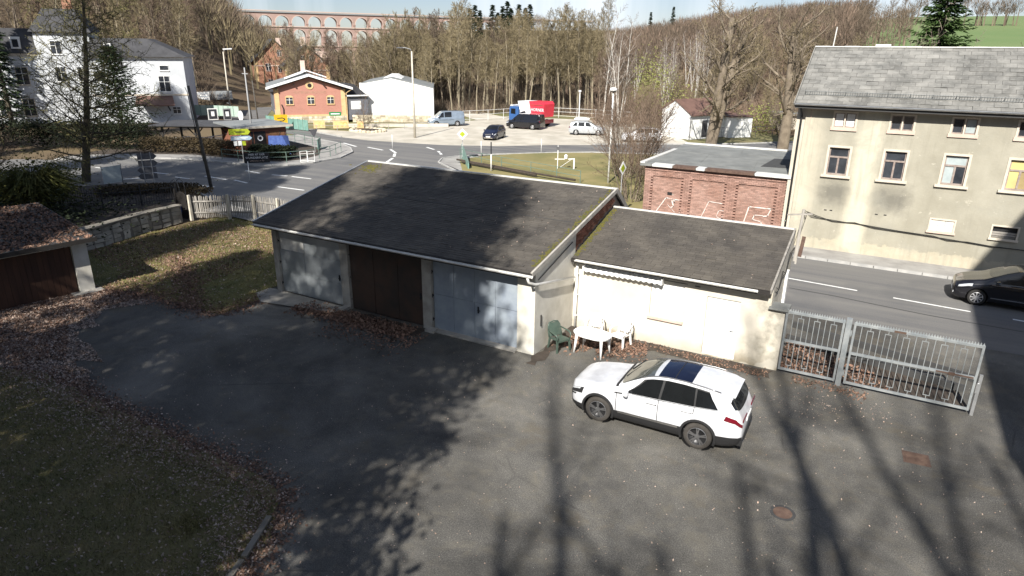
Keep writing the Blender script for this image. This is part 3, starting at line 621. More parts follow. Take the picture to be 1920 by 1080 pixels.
# doors
def panel_door(x0, x1, cols, rows, mt, seed, frame_mt, label, skip=()):
    r2 = random.Random(seed)
    mb = MB(); mb.box(x0+.005, x1-.005, 18.02, 18.07, .03, 2.618); d = fin(mb, 'garage_door', frame_mt, g, O); d['label'] = label
    xs = [x0+(x1-x0)*c for c in cols]; zs = [.03+2.585*c for c in rows]
    for i in range(len(xs)-1):
        for j in range(len(zs)-1):
            if (i, j) in skip: continue
            y = 18.0-r2.uniform(0, .008); g2 = .008
            mb = MB(); mb.hexa([(xs[i]+g2,y+r2.uniform(-.004,.004),zs[j]+g2),(xs[i+1]-g2,y+r2.uniform(-.004,.004),zs[j]+g2),(xs[i+1]-g2,18.03,zs[j]+g2),(xs[i]+g2,18.03,zs[j]+g2),
                               (xs[i]+g2,y+r2.uniform(-.012,.004),zs[j+1]-g2),(xs[i+1]-g2,y+r2.uniform(-.012,.004),zs[j+1]-g2),(xs[i+1]-g2,18.03,zs[j+1]-g2),(xs[i]+g2,18.03,zs[j+1]-g2)])
            fin(mb, 'door_panel', mt, d, O)
    return d
d1 = panel_door(-21.14, -17.76, (0,.40,1), (0,.34,.70,1), 'sheet_silver', 1, 'zinc', 'silver sheet metal garage door of six patched panels', ((0,2),))
mb = MB(); mb.hexa([(-21.1,18.012,1.86),(-19.8,18.0,1.86),(-19.8,18.03,1.86),(-21.1,18.03,1.86),(-21.1,18.0,2.34),(-19.8,17.99,2.34),(-19.8,18.03,2.34),(-21.1,18.03,2.34)]); fin(mb, 'door_panel', 'zinc_pale', d1, O)
mb = MB(); mb.box(-21.13, -19.8, 17.998, 18.03, 2.36, 2.61); fin(mb, 'door_panel', 'sheet_silver', d1, O)
d2 = panel_door(-17.34, -13.86, (0,.33,.66,1), (0,1), 'sheet_brown', 2, 'black_trim', 'dark brown garage door of three tall panels')
d3 = panel_door(-13.44, -9.97, (0,.25,.5,.74,1), (0,.52,1), 'sheet_blue', 3, 'sheet_blue', 'blue grey double garage door with peeling paint')
for d, x, z in ((d1,-17.95,1.15),(d2,-14.02,1.15),(d3,-11.55,1.12)):
    mb = MB(); mb.box(x-.03, x+.03, 17.975, 17.995, z-.12, z+.12); mb.tube([(x,17.985,z),(x,17.93,z),(x+.11,17.93,z)], .014, 6); fin(mb, 'handle', 'iron_dark', d, O)
for x in (-21.2,-17.42,-13.9,-13.5,-9.99):
    mb = MB()
    for z in (.4, 1.3, 2.2): mb.tube([(x+.04,17.94,z-.07),(x+.04,17.94,z+.07)], .02, 6); mb.box(x+.02, x+.06, 17.95, 18.0, z-.03, z+.03)
    fin(mb, 'hinge', 'black_trim', g, O)
mb = MB(); mb.box(-13.5, -9.95, 17.72, 18.0, 0, .055); mb.box(-13.6, -13.2, 17.6, 17.9, .0, .10); fin(mb, 'threshold', 'concrete', g, O)
mb = MB(); mb.box(-17.7, -17.4, 17.55, 17.9, 0, .12); fin(mb, 'threshold', 'concrete', g, O)
mb = MB(); mb.box(-9.29, -9.27, 18.28, 18.33, .9, 1.3); fin(mb, 'slot', 'black_trim', g, O)
mb = MB(); mb.beam((-9.285,18.05,2.6), (-9.285,20.6,3.26), .012, .03); fin(mb, 'cable', 'cable_black', g, O)

# ---- shed with white front
O = (-5.9, 20.85, 0)
s = thing('shed', 'white rendered shed with dark shingle roof beside the garage row', 'shed', O)
mb = MB(); openwall(mb, -9.29, -2.55, 0, 2.72, 20.85, [(-4.52,-3.46,.03,2.08),(-6.42,-5.28,1.02,2.26)], .1)
mb.face([(-2.55,20.85,0),(-2.55,24.4,0),(-2.55,24.4,3.70),(-2.55,20.85,2.72)]); mb.face([(-9.29,24.4,0),(-2.55,24.4,0),(-2.55,24.4,3.70),(-9.29,24.4,3.70)])
fin(mb, 'wall', 'shed_plaster', s, O)
mb = MB(); mb.box(-2.549, -2.12, 20.86, 21.2, 0, 2.06); fin(mb, 'pier', 'shed_plaster', s, O)
mb = MB(); mb.box(-2.60, -2.02, 20.72, 21.34, 2.062, 2.13); fin(mb, 'pier_cap', 'tar_paper', s, O)
mb = MB(); mb.box(-4.51, -3.47, 20.90, 20.95, .035, 2.075); d = fin(mb, 'door', 'white_paint', s, O)
mb = MB(); mb.box(-4.40, -3.58, 20.886, 20.90, .2, .95); mb.box(-4.40, -3.58, 20.886, 20.90, 1.1, 1.95); fin(mb, 'door_panel', 'white_paint', d, O)
mb = MB(); mb.tube([(-3.58,20.88,1.04),(-3.58,20.84,1.04),(-3.70,20.84,1.04)], .012, 6); fin(mb, 'handle', 'zinc', d, O)
mb = MB(); mb.box(-6.41, -5.29, 20.91, 20.95, 1.03, 2.25); w = fin(mb, 'window_shutter', 'white_paint', s, O)
for k in range(14):
    mb = MB(); mb.box(-6.38, -5.32, 20.898, 20.91, 1.05+k*.085, 1.05+k*.085+.075); fin(mb, 'slat', 'white_paint', w, O)
mb = MB(); mb.box(-6.46, -5.24, 20.76, 20.85, .94, 1.015); fin(mb, 'window_sill', 'stone_pink', s, O)
mb = MB(); n = 66
for i in range(n):
    x0, x1 = -8.85+i*2.85/n, -8.85+(i+1)*2.85/n; f = lambda x: .022*math.sin((x+8.85)*2*math.pi/.19)
    for dz in (0, .008):
        mb.face([(x0,20.60,2.27+f(x0)+dz),(x1,20.60,2.27+f(x1)+dz),(x1,20.845,2.44+f(x1)+dz),(x0,20.845,2.44+f(x0)+dz)])
fin(mb, 'canopy', 'white_plastic', s, O)
for x in (-6.03,-8.87): mb = MB(); mb.box(x, x+.04, 20.6, 20.845, 2.25, 2.47); fin(mb, 'canopy_bracket', 'white_paint', s, O)
mb = MB(); mb.box(-6.0, -5.2, 20.835, 20.849, 2.36, 2.375); mb.beam((-4.95,20.82,2.36),(-4.78,20.82,2.35),.03,.02); fin(mb, 'wall_fitting', 'black_trim', s, O)
mb = MB(); mb.extr([(-9.28,20.56,2.70),(-9.28,24.35,3.786),(-9.28,24.75,3.66),(-9.28,24.75,3.56),(-9.28,24.35,3.68),(-9.28,20.56,2.59)], (6.68,0,0)); fin(mb, 'roof', 'tar_dark', s, O)
mb = MB(); v = Vector((0,3.79,1.086)); shingles(mb, (-9.26,20.54,2.705), (1,0,0), v, 6.64, v.length, .14, .333, 12); o = fin(mb, 'shingles', 'bitumen_shingle', s, O); o['kind'] = 'stuff'
mb = MB(); mb.beam((-9.28,24.38,3.81), (-2.58,24.38,3.81), .11, .05); fin(mb, 'ridge_strip', 'zinc_pale', s, O)
mb = MB(); mb.beam((-2.58,20.54,2.68), (-2.58,24.4,3.785), .06, .15); fin(mb, 'verge_board', 'grey_wood', s, O)
mb = MB(); mb.box(-9.28, -2.6, 20.50, 20.56, 2.56, 2.70); fin(mb, 'fascia_board', 'black_wood', s, O)
gutter(-9.1, -2.95, 20.43, 2.68, .06, s, O)
mb = MB(); mb.box(-2.54, -2.46, 23.2, 23.5, .1, 2.6); fin(mb, 'wall_strip', 'white_paint', s, O)  # narrow white upright strip on the side wall
mb = MB()
pz = [(-2.5,21.0,2.7),(-2.5,21.6,2.45),(-2.52,22.2,2.9),(-2.5,22.8,2.65),(-2.52,23.4,3.2),(-2.5,24.2,3.2)]
mb.tube(pz, .012, 5); mb.tube([(x,y+.15,z-.12+.1*math.sin(y*5)) for x,y,z in pz], .010, 5); fin(mb, 'cable', 'cable_black', s, O)
mb = MB(); r2 = random.Random(3)
for k in range(330):
    y = r2.uniform(20.7, 24.2); x = -9.25+abs(r2.gauss(0, .09)); z = 2.70+(y-20.54)*.2866+.01; q = r2.uniform(.02, .055)
    mb.lathe([(q,z-.01),(q*.8,z+q*.4),(.001,z+q*.6)], 6, 'z', (x,y,0))
o = fin(mb, 'roof_moss', 'roof_moss', s, O); o['kind'] = 'stuff'
# cable mast at the shed's rear corner
p = bpy.data.objects.new('cable_mast', None); COL.objects.link(p); p.parent = s; p.location = (-2.40+5.9, 24.32-20.85, 0)
mb = MB(); mb.tube([(-.06,0,2.7),(0,0,4.55)], .045, 8); mb.beam((-.5,0,4.3),(.3,0,4.42),.05); mb.box(-.03, .03, -.03, .03, 2.6, 3.6); mb.build('pole', 'grey_wood', p)
mb = MB(); mb.beam((.1,-.1,2.9),(.14,.05,3.6),.12,.03); mb.build('shield', 'rust', p)

# ---- fixed railing and gate
def wing(name, label, cat, x0, x1, post_r, seed):
    O = (x0, 20.8, 0); w = thing(name, label, cat, O)
    fr = MB()
    for z, h in ((2.06,.07),(.15,.07)): fr.box(x0, x1, 20.775, 20.825, z-h/2, z+h/2)
    for x in (x0+.03, x1-.03): fr.box(x-.03, x+.03, 20.77, 20.83, .11, 2.1)
    fin(fr, 'frame', 'gate_metal', w, O)
    mb = MB(); mb.box(x0+.06, x1-.06, 20.772, 20.828, 1.08, 1.155); fin(mb, 'middle_rail', 'gate_metal', w, O)
    n = int(round((x1-x0-.12)/.152)); dx = (x1-x0-.12)/n; first = {}
    for row, (z0, z1) in enumerate(((.19,1.078),(1.157,2.02))):
        for k in range(1, n):
            x = x0+.06+k*dx; lo, hi = z0, z1
            if row == 0 and k % 3 != 0: lo += .10
            if row == 1 and k % 3 != 1: hi -= .10
            key = (row, round(lo, 2), round(hi, 2))
            if key in first: dup(None, 'bar', first[key], w, (k*dx-first[key]['k']*dx, 0, 0))
            else:
                mb = MB(); mb.box(x-.009, x+.009, 20.791, 20.809, lo, hi); o = fin(mb, 'bar', 'gate_metal', w, O); o['k'] = k; first[key] = o
            if row == 0 and k % 3 == 1 and k+1 < n:
                mb = MB(); mb.box(x+.009, x+dx-.009, 20.793, 20.807, z0+.10, z0+.118); mb.box(x+dx/2-.008, x+dx/2+.008, 20.793, 20.807, z0, z0+.10); fin(mb, 'bar_link', 'gate_metal', w, O)
            if row == 1 and k % 3 == 2 and k+1 < n:
                mb = MB(); mb.box(x+.009, x+dx-.009, 20.793, 20.807, z1-.118, z1-.10); mb.box(x+dx/2-.008, x+dx/2+.008, 20.793, 20.807, z1-.10, z1); fin(mb, 'bar_link', 'gate_metal', w, O)
    mb = MB(); k = x0+.02
    while k < x1-.05:
        mb.extr([(k,20.795,2.095),(k+.062,20.795,2.095),(k+.031,20.795,2.185)], (0,.01,0)); k += .068
    fin(mb, 'spike_strip', 'gate_metal', w, O)
    return w, O
w, O2 = wing('railing_panel', 'narrow fixed grey railing panel between white shed and gate post', 'railing', -2.08, -.43, True, 1)
w, O2 = wing('gate', 'wide grey metal driveway gate with spiked top rail standing closed', 'gate', -.19, 3.03, True, 2)
mb = MB(); mb.box(2.05, 2.95, 20.755, 20.772, 1.10, 1.14); mb.box(2.35, 2.5, 20.74, 20.77, 1.08, 1.17); fin(mb, 'bolt', 'rust', w, O2)
mb = MB(); mb.box(.85, 1.15, 20.765, 20.772, 2.03, 2.09); fin(mb, 'rust_patch', 'rust', w, O2)
p = thing('gate_post', 'pale square gate post between the railing panel and the gate', 'post', (-.33,20.8,0))
mb = MB(); mb.box(-.075, .075, -.075, .075, 0, 2.2); mb.build('post', 'gate_metal', p)
mb = MB()
for z in (.45, 1.75): mb.tube([(.10,-.02,z-.09),(.10,-.02,z+.09)], .022, 8); mb.box(.075, .12, -.03, .0, z-.04, z+.04)
mb.build('hinge', 'gate_metal', p)
p = thing('gate_post', 'slim leaning latch post at the open end of the gate', 'post', (3.11,20.78,0))
mb = MB(); mb.box(-.04, .04, -.04, .04, 0, 1.25); mb.box(-.06, .0, -.06, -.04, .7, 1.0); mb.build('post', 'zinc', p)
# low edging beams and mesh behind the gate
for i, (a, b) in enumerate((((-2.2,25.0),(3.4,23.2)), ((-2.2,23.6),(3.0,22.3)))):
    o = MB().beam((*a,.1), (*b,.1), .14, .2).build('edging_beam', 'tar_dark')
    tag(o, ('upper' if i == 0 else 'lower')+' dark timber edging lying behind the gate bars', 'edging')

# ---- left garage
O = (-29.3, 6.4, 0); g2 = thing('garage', 'old garage with leaf covered roof and dark brown timber door', 'garage', O, math.atan2(7.8, 1.4)); 
mb = MB(); mb.box(7.23, 7.78, 0, .5, 0, 2.2); mb.build('pillar', 'garage_plaster', g2)
mb = MB(); mb.box(7.30, 7.74, .5, 5.6, 0, 2.2); mb.box(.2, 7.7, 5.4, 5.6, 0, 2.2); mb.build('wall', 'concrete', g2)
mb = MB(); mb.box(0, 7.23, .01, .3, 2.0, 2.22); mb.build('lintel', 'garage_plaster', g2)
mb = MB(); mb.box(0, 7.22, .14, .19, .02, 1.998); d = mb.build('garage_door', 'black_wood', g2)
pl0 = None
for k in range(36):
    x = .02+k*.2
    if pl0 is None: pl0 = MB().box(.004, .194, .118, .14, .03, 1.99).build('plank', 'dark_wood', d)
    else: dup(None, 'plank', pl0, d, (x-.02, random.Random(k).uniform(-.008, .008), 0))
mb = MB(); mb.hexa([(-.3,-.42,2.18),(8.05,-.42,2.18),(8.05,6.2,2.62),(-.3,6.2,2.62),(-.3,-.42,2.30),(8.05,-.42,2.30),(8.05,6.2,2.74),(-.3,6.2,2.74)]); mb.build('roof', 'tar_dark', g2)
mb = MB(); mb.box(-.3, 8.06, -.46, -.42, 2.14, 2.31); mb.build('fascia_board', 'black_wood', g2)
mb = MB(); mb.box(6.9, 8.0, -.35, .1, 0, .06); mb.build('threshold', 'concrete', g2)
GR_M = Matrix.Translation(O) @ Matrix.Rotation(math.atan2(7.8, 1.4), 4, 'Z')

# ---- plastered house over the street
O = (-4.2, 36.6, 0)
h = thing('plaster_house', 'large ochre plastered house with grey slate roof across the street', 'house', O)
cols = (-2.43, 0.0, 2.45, 4.9, 7.35, 9.8, 12.25); ops = []
for c in cols:
    ops += [(c-.455,c-.03,6.22,6.88),(c+.03,c+.455,6.22,6.88),(c-.45,c+.45,3.90,5.24)]
bas = [(1.98,2.92,1.70,2.24),(4.42,5.36,1.70,2.24),(6.9,7.84,1.70,2.24)]
mb = MB(); openwall(mb, -4.2, 15, 0, 7.12, 36.6, ops+bas, .14)
mb.face([(-4.2,36.6,0),(-4.2,45.5,0),(-4.2,45.5,7.12),(-4.2,36.6,7.12)]); mb.face([(-4.2,36.6,7.12),(-4.2,45.5,7.12),(-4.2,41.05,9.9)]); mb.face([(15,36.6,0),(15,45.5,0),(15,45.5,7.12),(15,36.6,7.12)]); mb.face([(-4.2,45.5,0),(15,45.5,0),(15,45.5,7.12),(-4.2,45.5,7.12)])
fin(mb, 'wall', 'facade_plaster', h, O)
mb = MB(); mb.box(-4.62, -4.202, 36.75, 45.4, 0, 7.1); fin(mb, 'corner_strip', 'white_plaster', h, O)
mb = MB(); mb.box(-4.2, 15, 36.50, 36.598, 7.0, 7.115); fin(mb, 'cornice', 'stone_pale', h, O)
mb = MB(); mb.box(-4.7, 15, 36.12, 36.6, 7.12, 7.20); fin(mb, 'soffit', 'black_wood', h, O)
mb = MB(); mb.box(-4.7, 15, 36.06, 36.12, 7.06, 7.30); fin(mb, 'gutter_board', 'tar_dark', h, O)
gutter(-4.7, 15, 35.98, 7.27, .075, h, O, 'zinc')
def trim(x0, x1, z0, z1, w, mt, y=36.6, bottom=False):
    mb = MB(); mb.box(x0-w, x0, y-.03, y-.002, z0, z1+w); mb.box(x1, x1+w, y-.03, y-.002, z0, z1+w); mb.box(x0, x1, y-.03, y-.002, z1, z1+w)
    return mb
mains = []
for i, c in enumerate(cols):
    # upper twin window
    wd = fin(trim(c-.455, c+.455, 6.22, 6.88, .085, 0), 'window', 'stone_pale', h, O)
    mb = MB(); mb.box(c-.03, c+.03, 36.57, 36.68, 6.22, 6.88); fin(mb, 'mullion', 'stone_pale', wd, O)
    mb = MB(); mb.box(c-.58, c+.58, 36.53, 36.598, 6.06, 6.218); fin(mb, 'window_sill', 'stone_pink', wd, O)
    for a, b in ((c-.455,c-.032),(c+.032,c+.455)):
        mb = MB(); mb.box(a, a+.04, 36.68, 36.72, 6.22, 6.88); mb.box(b-.04, b, 36.68, 36.72, 6.22, 6.88); mb.box(a+.04, b-.04, 36.68, 36.72, 6.22, 6.27); mb.box(a+.04, b-.04, 36.68, 36.72, 6.84, 6.88); fin(mb, 'frame', 'window_frame', wd, O)
        mb = MB(); mb.box(a+.04, b-.04, 36.70, 36.71, 6.27, 6.84); fin(mb, 'pane', 'window_white' if i == 0 else 'window_glass' if (i != 2 or a < c) else 'window_pale', wd, O)
    # main window
    wd = fin(trim(c-.45, c+.45, 3.90, 5.24, .10, 0), 'window', 'stone_pale', h, O)
    mb = MB(); mb.box(c-.66, c+.66, 36.47, 36.598, 3.79, 3.898); fin(mb, 'window_sill', 'stone_pale', wd, O)
    mb = MB(); y0, y1 = 36.69, 36.735
    mb.box(c-.45, c-.39, y0, y1, 3.90, 5.24); mb.box(c+.39, c+.45, y0, y1, 3.90, 5.24); mb.box(c-.39, c+.39, y0, y1, 3.90, 3.98); mb.box(c-.39, c+.39, y0, y1, 5.18, 5.24)
    mb.box(c-.39, c+.39, y0-.02, y1, 4.74, 4.82); mb.box(c-.04, c+.04, y0-.015, y1, 3.98, 4.74); fin(mb, 'frame', 'window_frame', wd, O)
    k = 'blind_yellow' if i == 3 else 'window_glass'
    for j, (a, b, e, f, mt) in enumerate(((c-.39,c-.04,3.98,4.74, 'window_pale' if i == 2 else k), (c+.04,c+.39,3.98,4.74, 'blind_brown' if i == 3 else 'window_glass'), (c-.39,c+.39,4.82,5.18, 'window_pale' if i == 2 else k))):
        mb = MB(); mb.box(a, b, 36.708, 36.72, e, f); fin(mb, 'pane', mt, wd, O)
# blocked and barred basement openings
wd = fin(trim(1.98, 2.92, 1.70, 2.24, .07, 0), 'blocked_window', 'stone_pale', h, O)
mb = MB(); mb.box(1.86, 3.04, 36.50, 36.598, 1.61, 1.698); fin(mb, 'window_sill', 'stone_pink', wd, O)
for a, b, c_, d_ in ((1.985,2.56,1.975,2.235),(2.57,2.915,1.975,2.235),(1.985,2.28,1.705,1.965),(2.29,2.915,1.705,1.965)):
    mb = MB(); mb.box(a, b, 36.625, 36.74, c_, d_); fin(mb, 'brick', 'white_brick', wd, O)
for x0, x1 in ((4.42,5.36),(6.9,7.84)):
    wd = fin(trim(x0, x1, 1.70, 2.24, .07, 0), 'cellar_window', 'stone_pale', h, O)
    mb = MB(); mb.box(x0-.1, x1+.1, 36.50, 36.598, 1.61, 1.698); fin(mb, 'window_sill', 'stone_pale', wd, O)
    mb = MB(); mb.box(x0, x1, 36.72, 36.74, 1.70, 2.24); fin(mb, 'pane', 'black_trim', wd, O)
    for k in range(3):
        mb = MB(); mb.box(x0, x1, 36.66, 36.70, 1.71+k*.10, 1.79+k*.10); fin(mb, 'slat', 'grey_wood', wd, O)
# downpipe, cables, holes
mb = MB(); mb.tube([(-4.45,36.05,7.22),(-4.42,36.3,6.95),(-4.40,36.66,6.7),(-4.40,36.66,.1)], .05, 8); fin(mb, 'downpipe', 'tar_dark', h, O, True)
mb = MB(); mb.tube([(-3.95,36.57,7.0),(-4.02,36.57,4.0),(-4.05,36.57,2.0)], .014, 5); fin(mb, 'conduit', 'stone_pink', h, O)
mb = MB()
cb = [(-2.35,24.6,4.3),(-3.4,36.45,1.95),(-3.2,36.52,1.72),(-1.6,36.54,1.62),(-1.2,36.54,1.66),(-.3,36.54,1.50),(.8,36.54,1.47),(2.2,36.54,1.42),(3.0,36.54,1.38),(4.6,36.54,1.28),(6,36.54,1.30),(9,36.54,1.3)]
mb.tube(cb, .018, 5)
mb.tube([(-2.35,24.6,4.15),(-3.55,36.45,2.0),(-3.0,36.52,1.80),(-2.2,36.54,1.60),(-1.2,36.54,1.63),(-.5,36.54,1.58),(.8,36.54,1.50),(2.2,36.54,1.46),(2.8,36.54,1.33),(3.6,36.54,1.37),(4.6,36.54,1.30),(9,36.54,1.28)], .018, 5)
fin(mb, 'cable', 'cable_black', h, O)
for x, z in ((-2.62,2.12),(-2.36,2.13),(-.33,2.18),(.05,2.19)): mb = MB(); mb.box(x-.06, x+.06, 36.59, 36.598, z-.025, z+.025); fin(mb, 'vent_hole', 'black_trim', h, O)
# roof deck and slates
sl = Vector((0, 4.95, 2.66)); un = sl.normalized(); nrm = Vector((0,-un.z,un.y))
mb = MB(); mb.extr([(-4.75,36.1,7.24),(-4.75,41.05,9.90),(-4.75,46.0,7.24),(-4.75,46.0,7.12),(-4.75,41.05,9.78),(-4.75,36.1,7.12)], (19.75,0,0)); fin(mb, 'roof', 'tar_dark', h, O)
rr = random.Random(8); S = sl.length; nrow = 15; e = S/nrow; prot = []
for q in range(3):
    mb = MB(); w_ = .515; t0 = .012
    mb.hexa([(-w_/2,0,0),(w_/2-.006,0,0),(w_/2-.006,e+.03,0),(-w_/2,e+.03,0),(-w_/2,(.006,-.006,0)[q],t0),(w_/2-.006,(-.004,.008,.0)[q],t0),(w_/2-.006,e+.03,.008),(-w_/2,e+.03,.008)])
    prot.append(mb)
pitch = math.atan2(2.66, 4.95); pm = [None]*3; nsl = 0
for r_ in range(nrow):
    for k in range(19):
        x = -4.72+.26+k*.52+(r_ % 2)*.26
        b = Vector((x, 36.1, 7.245))+un*(r_*e)+nrm*.004; q = rr.randrange(3)
        if pm[q] is None: pm[q] = prot[q].build('slate', 'slate', h); c = pm[q]
        else: c = dup(None, 'slate', pm[q], h, (0,0,0))
        lf = rr.random() < .09; c.location = b-Vector(O)+nrm*(rr.uniform(0, .012)+lf*.012)-un*(lf*rr.uniform(0,.03)); c.rotation_euler = (pitch-.022+rr.uniform(-.012,.008)-lf*rr.uniform(.02,.07), rr.uniform(-.008,.008), rr.gauss(0, .014)); nsl += 1
hm = None
for r_ in range(1, nrow, 2):
    b = Vector((-4.60, 36.1, 7.245))+un*(r_*e)+nrm*.004
    if hm is None:
        q = MB(); q.hexa([(-.12,0,0),(.128,0,0),(.128,e+.03,0),(-.12,e+.03,0),(-.12,0,.014),(.128,0,.012),(.128,e+.03,.008),(-.12,e+.03,.008)]); hm = q.build('slate', 'slate', h); c = hm
    else: c = dup(None, 'slate', hm, h, (0,0,0))
    c.location = b-Vector(O)+nrm*.004; c.rotation_euler = (pitch-.022,0,0)
mb = MB(); shingles(mb, (5.38,36.1,7.245), (1,0,0), un, 9.0, S, e, .52, 3, .014); o = fin(mb, 'slate_field', 'slate_field', h, O); o['kind'] = 'stuff'
mb = MB(); mb.beam((-4.76,36.08,7.25),(-4.76,41.07,9.93),.05,.10); fin(mb, 'verge_board', 'slate_field', h, O)
mb = MB()
for k in range(28): mb.box(-4.75+k*.71, -4.75+k*.71+.70, 40.92, 41.18, 9.90, 9.945+random.Random(k).uniform(0,.02))
fin(mb, 'ridge_cap', 'zinc_pale', h, O)
mb = MB(); b = lambda x, a, n_: Vector((x,36.1,7.245))+un*a+nrm*n_
mb.tube([b(-4.4,.82,.22), b(15,.82,.22)], .014, 5); mb.tube([b(-4.4,.82,.06), b(15,.82,.06)], .014, 5)
k = -4.4
while k < 9: mb.beam(b(k,.82,.04), b(k,.82,.24), .022, .03); k += .105
k = -4.4
while k < 15: mb.beam(b(k,.82,.0), b(k,.82,.26), .03); mb.beam(b(k,1.05,.01), b(k,.82,.24), .02); k += .9
fin(mb, 'snow_guard', 'roof_grey', h, O)
mb = MB(); mb.tube([(-3.9,41.05,9.9),(-3.85,41.05,10.9)], .03, 6); mb.box(-1.9,-1.2,41.1,41.3,9.95,10.05); fin(mb, 'roof_vent', 'zinc_pale', h, O)

# ---- brick transformer house
O = (-12.3, 37.0, 0)
h = thing('brick_substation', 'flat roofed red brick substation with white graffiti behind the shed', 'building', O)
mb = MB(); mb.box(-12.27, -4.66, 37.03, 45.4, 0, 3.52); fin(mb, 'wall', 'mortar', h, O)
mb = MB(); rr = random.Random(21); pil = ((-12.3,-11.84),(-10.06,-9.57),(-7.67,-7.15),(-5.15,-4.65))
for r_ in range(44):
    z = .02+r_*.079; frieze = z > 3.02
    x = -12.3-(r_ % 2)*.125
    while x < -4.66:
        a, b = max(-12.3, x+.006), min(-4.65, x+.244); x += .25
        if b-a < .03: continue
        c = (a+b)/2; pr = .10 if frieze else .085 if any(p[0]-.02 < c < p[1]+.02 for p in pil) else 0.0
        if 2.86 < z < 3.02: pr = .085 if r_ % 2 or any(p[0]-.02 < c < p[1]+.02 for p in pil) else .02
        if z > 3.18 and z < 3.27: pr = .15
        if -10.92 < c < -10.66 and 1.9 < z < 2.06: continue
        y = 37.03-.012-pr+rr.uniform(-.005, .005)
        mb.idx([(a,37.035,z),(b,37.035,z),(b,37.035,z+.066),(a,37.035,z+.066),(a,y,z),(b,y,z),(b,y,z+.066),(a,y,z+.066)], [(4,5,6,7),(0,4,7,3),(1,2,6,5),(3,7,6,2),(0,1,5,4)])
for r_ in range(44):     # left flank
    z = .02+r_*.079; y = 37.03-(r_ % 2)*.125
    while y < 45.3:
        a, b = max(36.95, y+.006), min(45.3, y+.244); y += .25
        mb.idx([(-12.27,a,z),(-12.27,b,z),(-12.27,b,z+.066),(-12.27,a,z+.066),(-12.3,a,z),(-12.3,b,z),(-12.3,b,z+.066),(-12.3,a,z+.066)], [(4,5,6,7),(0,4,7,3),(1,2,6,5),(3,7,6,2)])
o = fin(mb, 'brickwork', 'brick_red', h, O); o['kind'] = 'stuff'
mb = MB(); mb.hexa([(-12.55,36.72,3.50),(-4.45,36.72,3.50),(-4.45,45.7,3.64),(-12.55,45.7,3.64),(-12.55,36.72,3.60),(-4.45,36.72,3.60),(-4.45,45.7,3.74),(-12.55,45.7,3.74)]); fin(mb, 'roof', 'tar_paper', h, O)
zrf = lambda y: 3.60+(y-36.72)*.0156
for i, (a, b, c_, d_, mt) in enumerate(((-12.0,-9.6,38.2,41.5,'tar_paper'),(-9.4,-6.6,38.0,40.8,'tar_paper'),(-6.4,-4.7,39.0,42.4,'tar_dark'),(-11.6,-8.2,41.8,44.6,'tar_paper'),(-8.0,-5.0,42.6,45.2,'tar_paper'))):
    mb = MB(); mb.hexa([(a,c_,zrf(c_)+.003),(b,c_+.2,zrf(c_)+.003),(b-.3,d_,zrf(d_)+.003),(a+.2,d_-.3,zrf(d_)+.003),(a,c_,zrf(c_)+.016),(b,c_+.2,zrf(c_)+.016),(b-.3,d_,zrf(d_)+.016),(a+.2,d_-.3,zrf(d_)+.016)]); fin(mb, 'roof_sheet', mt, h, O)
for a, b, mt in ((-12.55,-11.9,'tar_paper'),(-11.85,-10.7,'zinc_pale'),(-10.65,-9.4,'rust'),(-9.35,-8.9,'zinc_pale'),(-8.85,-6.3,'rust'),(-6.25,-4.47,'zinc_pale')):
    mb = MB(); mb.hexa([(a,36.69,3.48),(b,36.69,3.48),(b,37.25,3.602),(a,37.25,3.602),(a,36.69,3.615),(b,36.69,3.615),(b,37.25,3.625),(a,37.25,3.625)]); fin(mb, 'flashing', mt, h, O)
for a, b in ((-12.5,-6.0),(-5.9,-4.5)):
    mb = MB(); mb.box(a, b, 45.45, 45.72, 3.745, 3.83); fin(mb, 'flashing', 'zinc_pale', h, O)
mb = MB(); mb.box(-12.57, -12.3, 36.75, 45.4, 3.62, 3.70); fin(mb, 'flashing', 'zinc_pale', h, O)
mb = MB(); mb.box(-10.92, -10.66, 37.0, 37.03, 1.9, 2.06); fin(mb, 'vent_hole', 'black_trim', h, O)
def stroke(mb, pts, w, y):
    for a, b in zip(pts[:-1], pts[1:]):
        d = Vector((b[0]-a[0], b[1]-a[1])); d = d.normalized() if d.length > 0 else d; p = Vector((-d.y, d.x))*w/2; a = Vector(a)-d*w/3; b = Vector(b)+d*w/3
        mb.extr([(a.x-p.x,y,a.y-p.y),(b.x-p.x,y,b.y-p.y),(b.x+p.x,y,b.y+p.y),(a.x+p.x,y,a.y+p.y)], (0,.006,0))
gq = [MB(), MB(), MB()]
for ps, w_ in (([(-11.51,.85),(-10.97,1.74),(-10.58,1.69),(-10.46,1.52)],.07),([(-10.46,1.52),(-10.5,1.68),(-9.8,1.68),(-10.18,.87)],.07),([(-10.62,1.60),(-10.5,1.30),(-10.62,1.22)],.09),([(-10.85,1.35),(-10.6,1.12),(-10.4,.95)],.035),
    ([(-8.91,.81),(-8.54,1.80),(-7.38,1.73),(-7.54,1.40)],.07),([(-7.26,1.37),(-7.95,1.36),(-8.06,1.0),(-7.82,.9),(-7.65,1.24),(-7.28,1.13),(-7.69,1.05)],.06),
    ([(-6.59,.77),(-6.39,1.76),(-5.25,1.77),(-5.39,1.37),(-5.60,1.33)],.08),([(-5.63,1.36),(-6.06,1.34),(-6.13,1.09),(-5.68,1.02),(-5.63,.84),(-5.99,.79)],.055)):
    k = 0 if ps[0][0] < -9.9 else 1 if ps[0][0] < -6.8 else 2; stroke(gq[k], ps, w_*random.Random(k).uniform(.6,.8), 36.985)
for q in gq: fin(q, 'graffiti', 'graffiti_white', h, O)
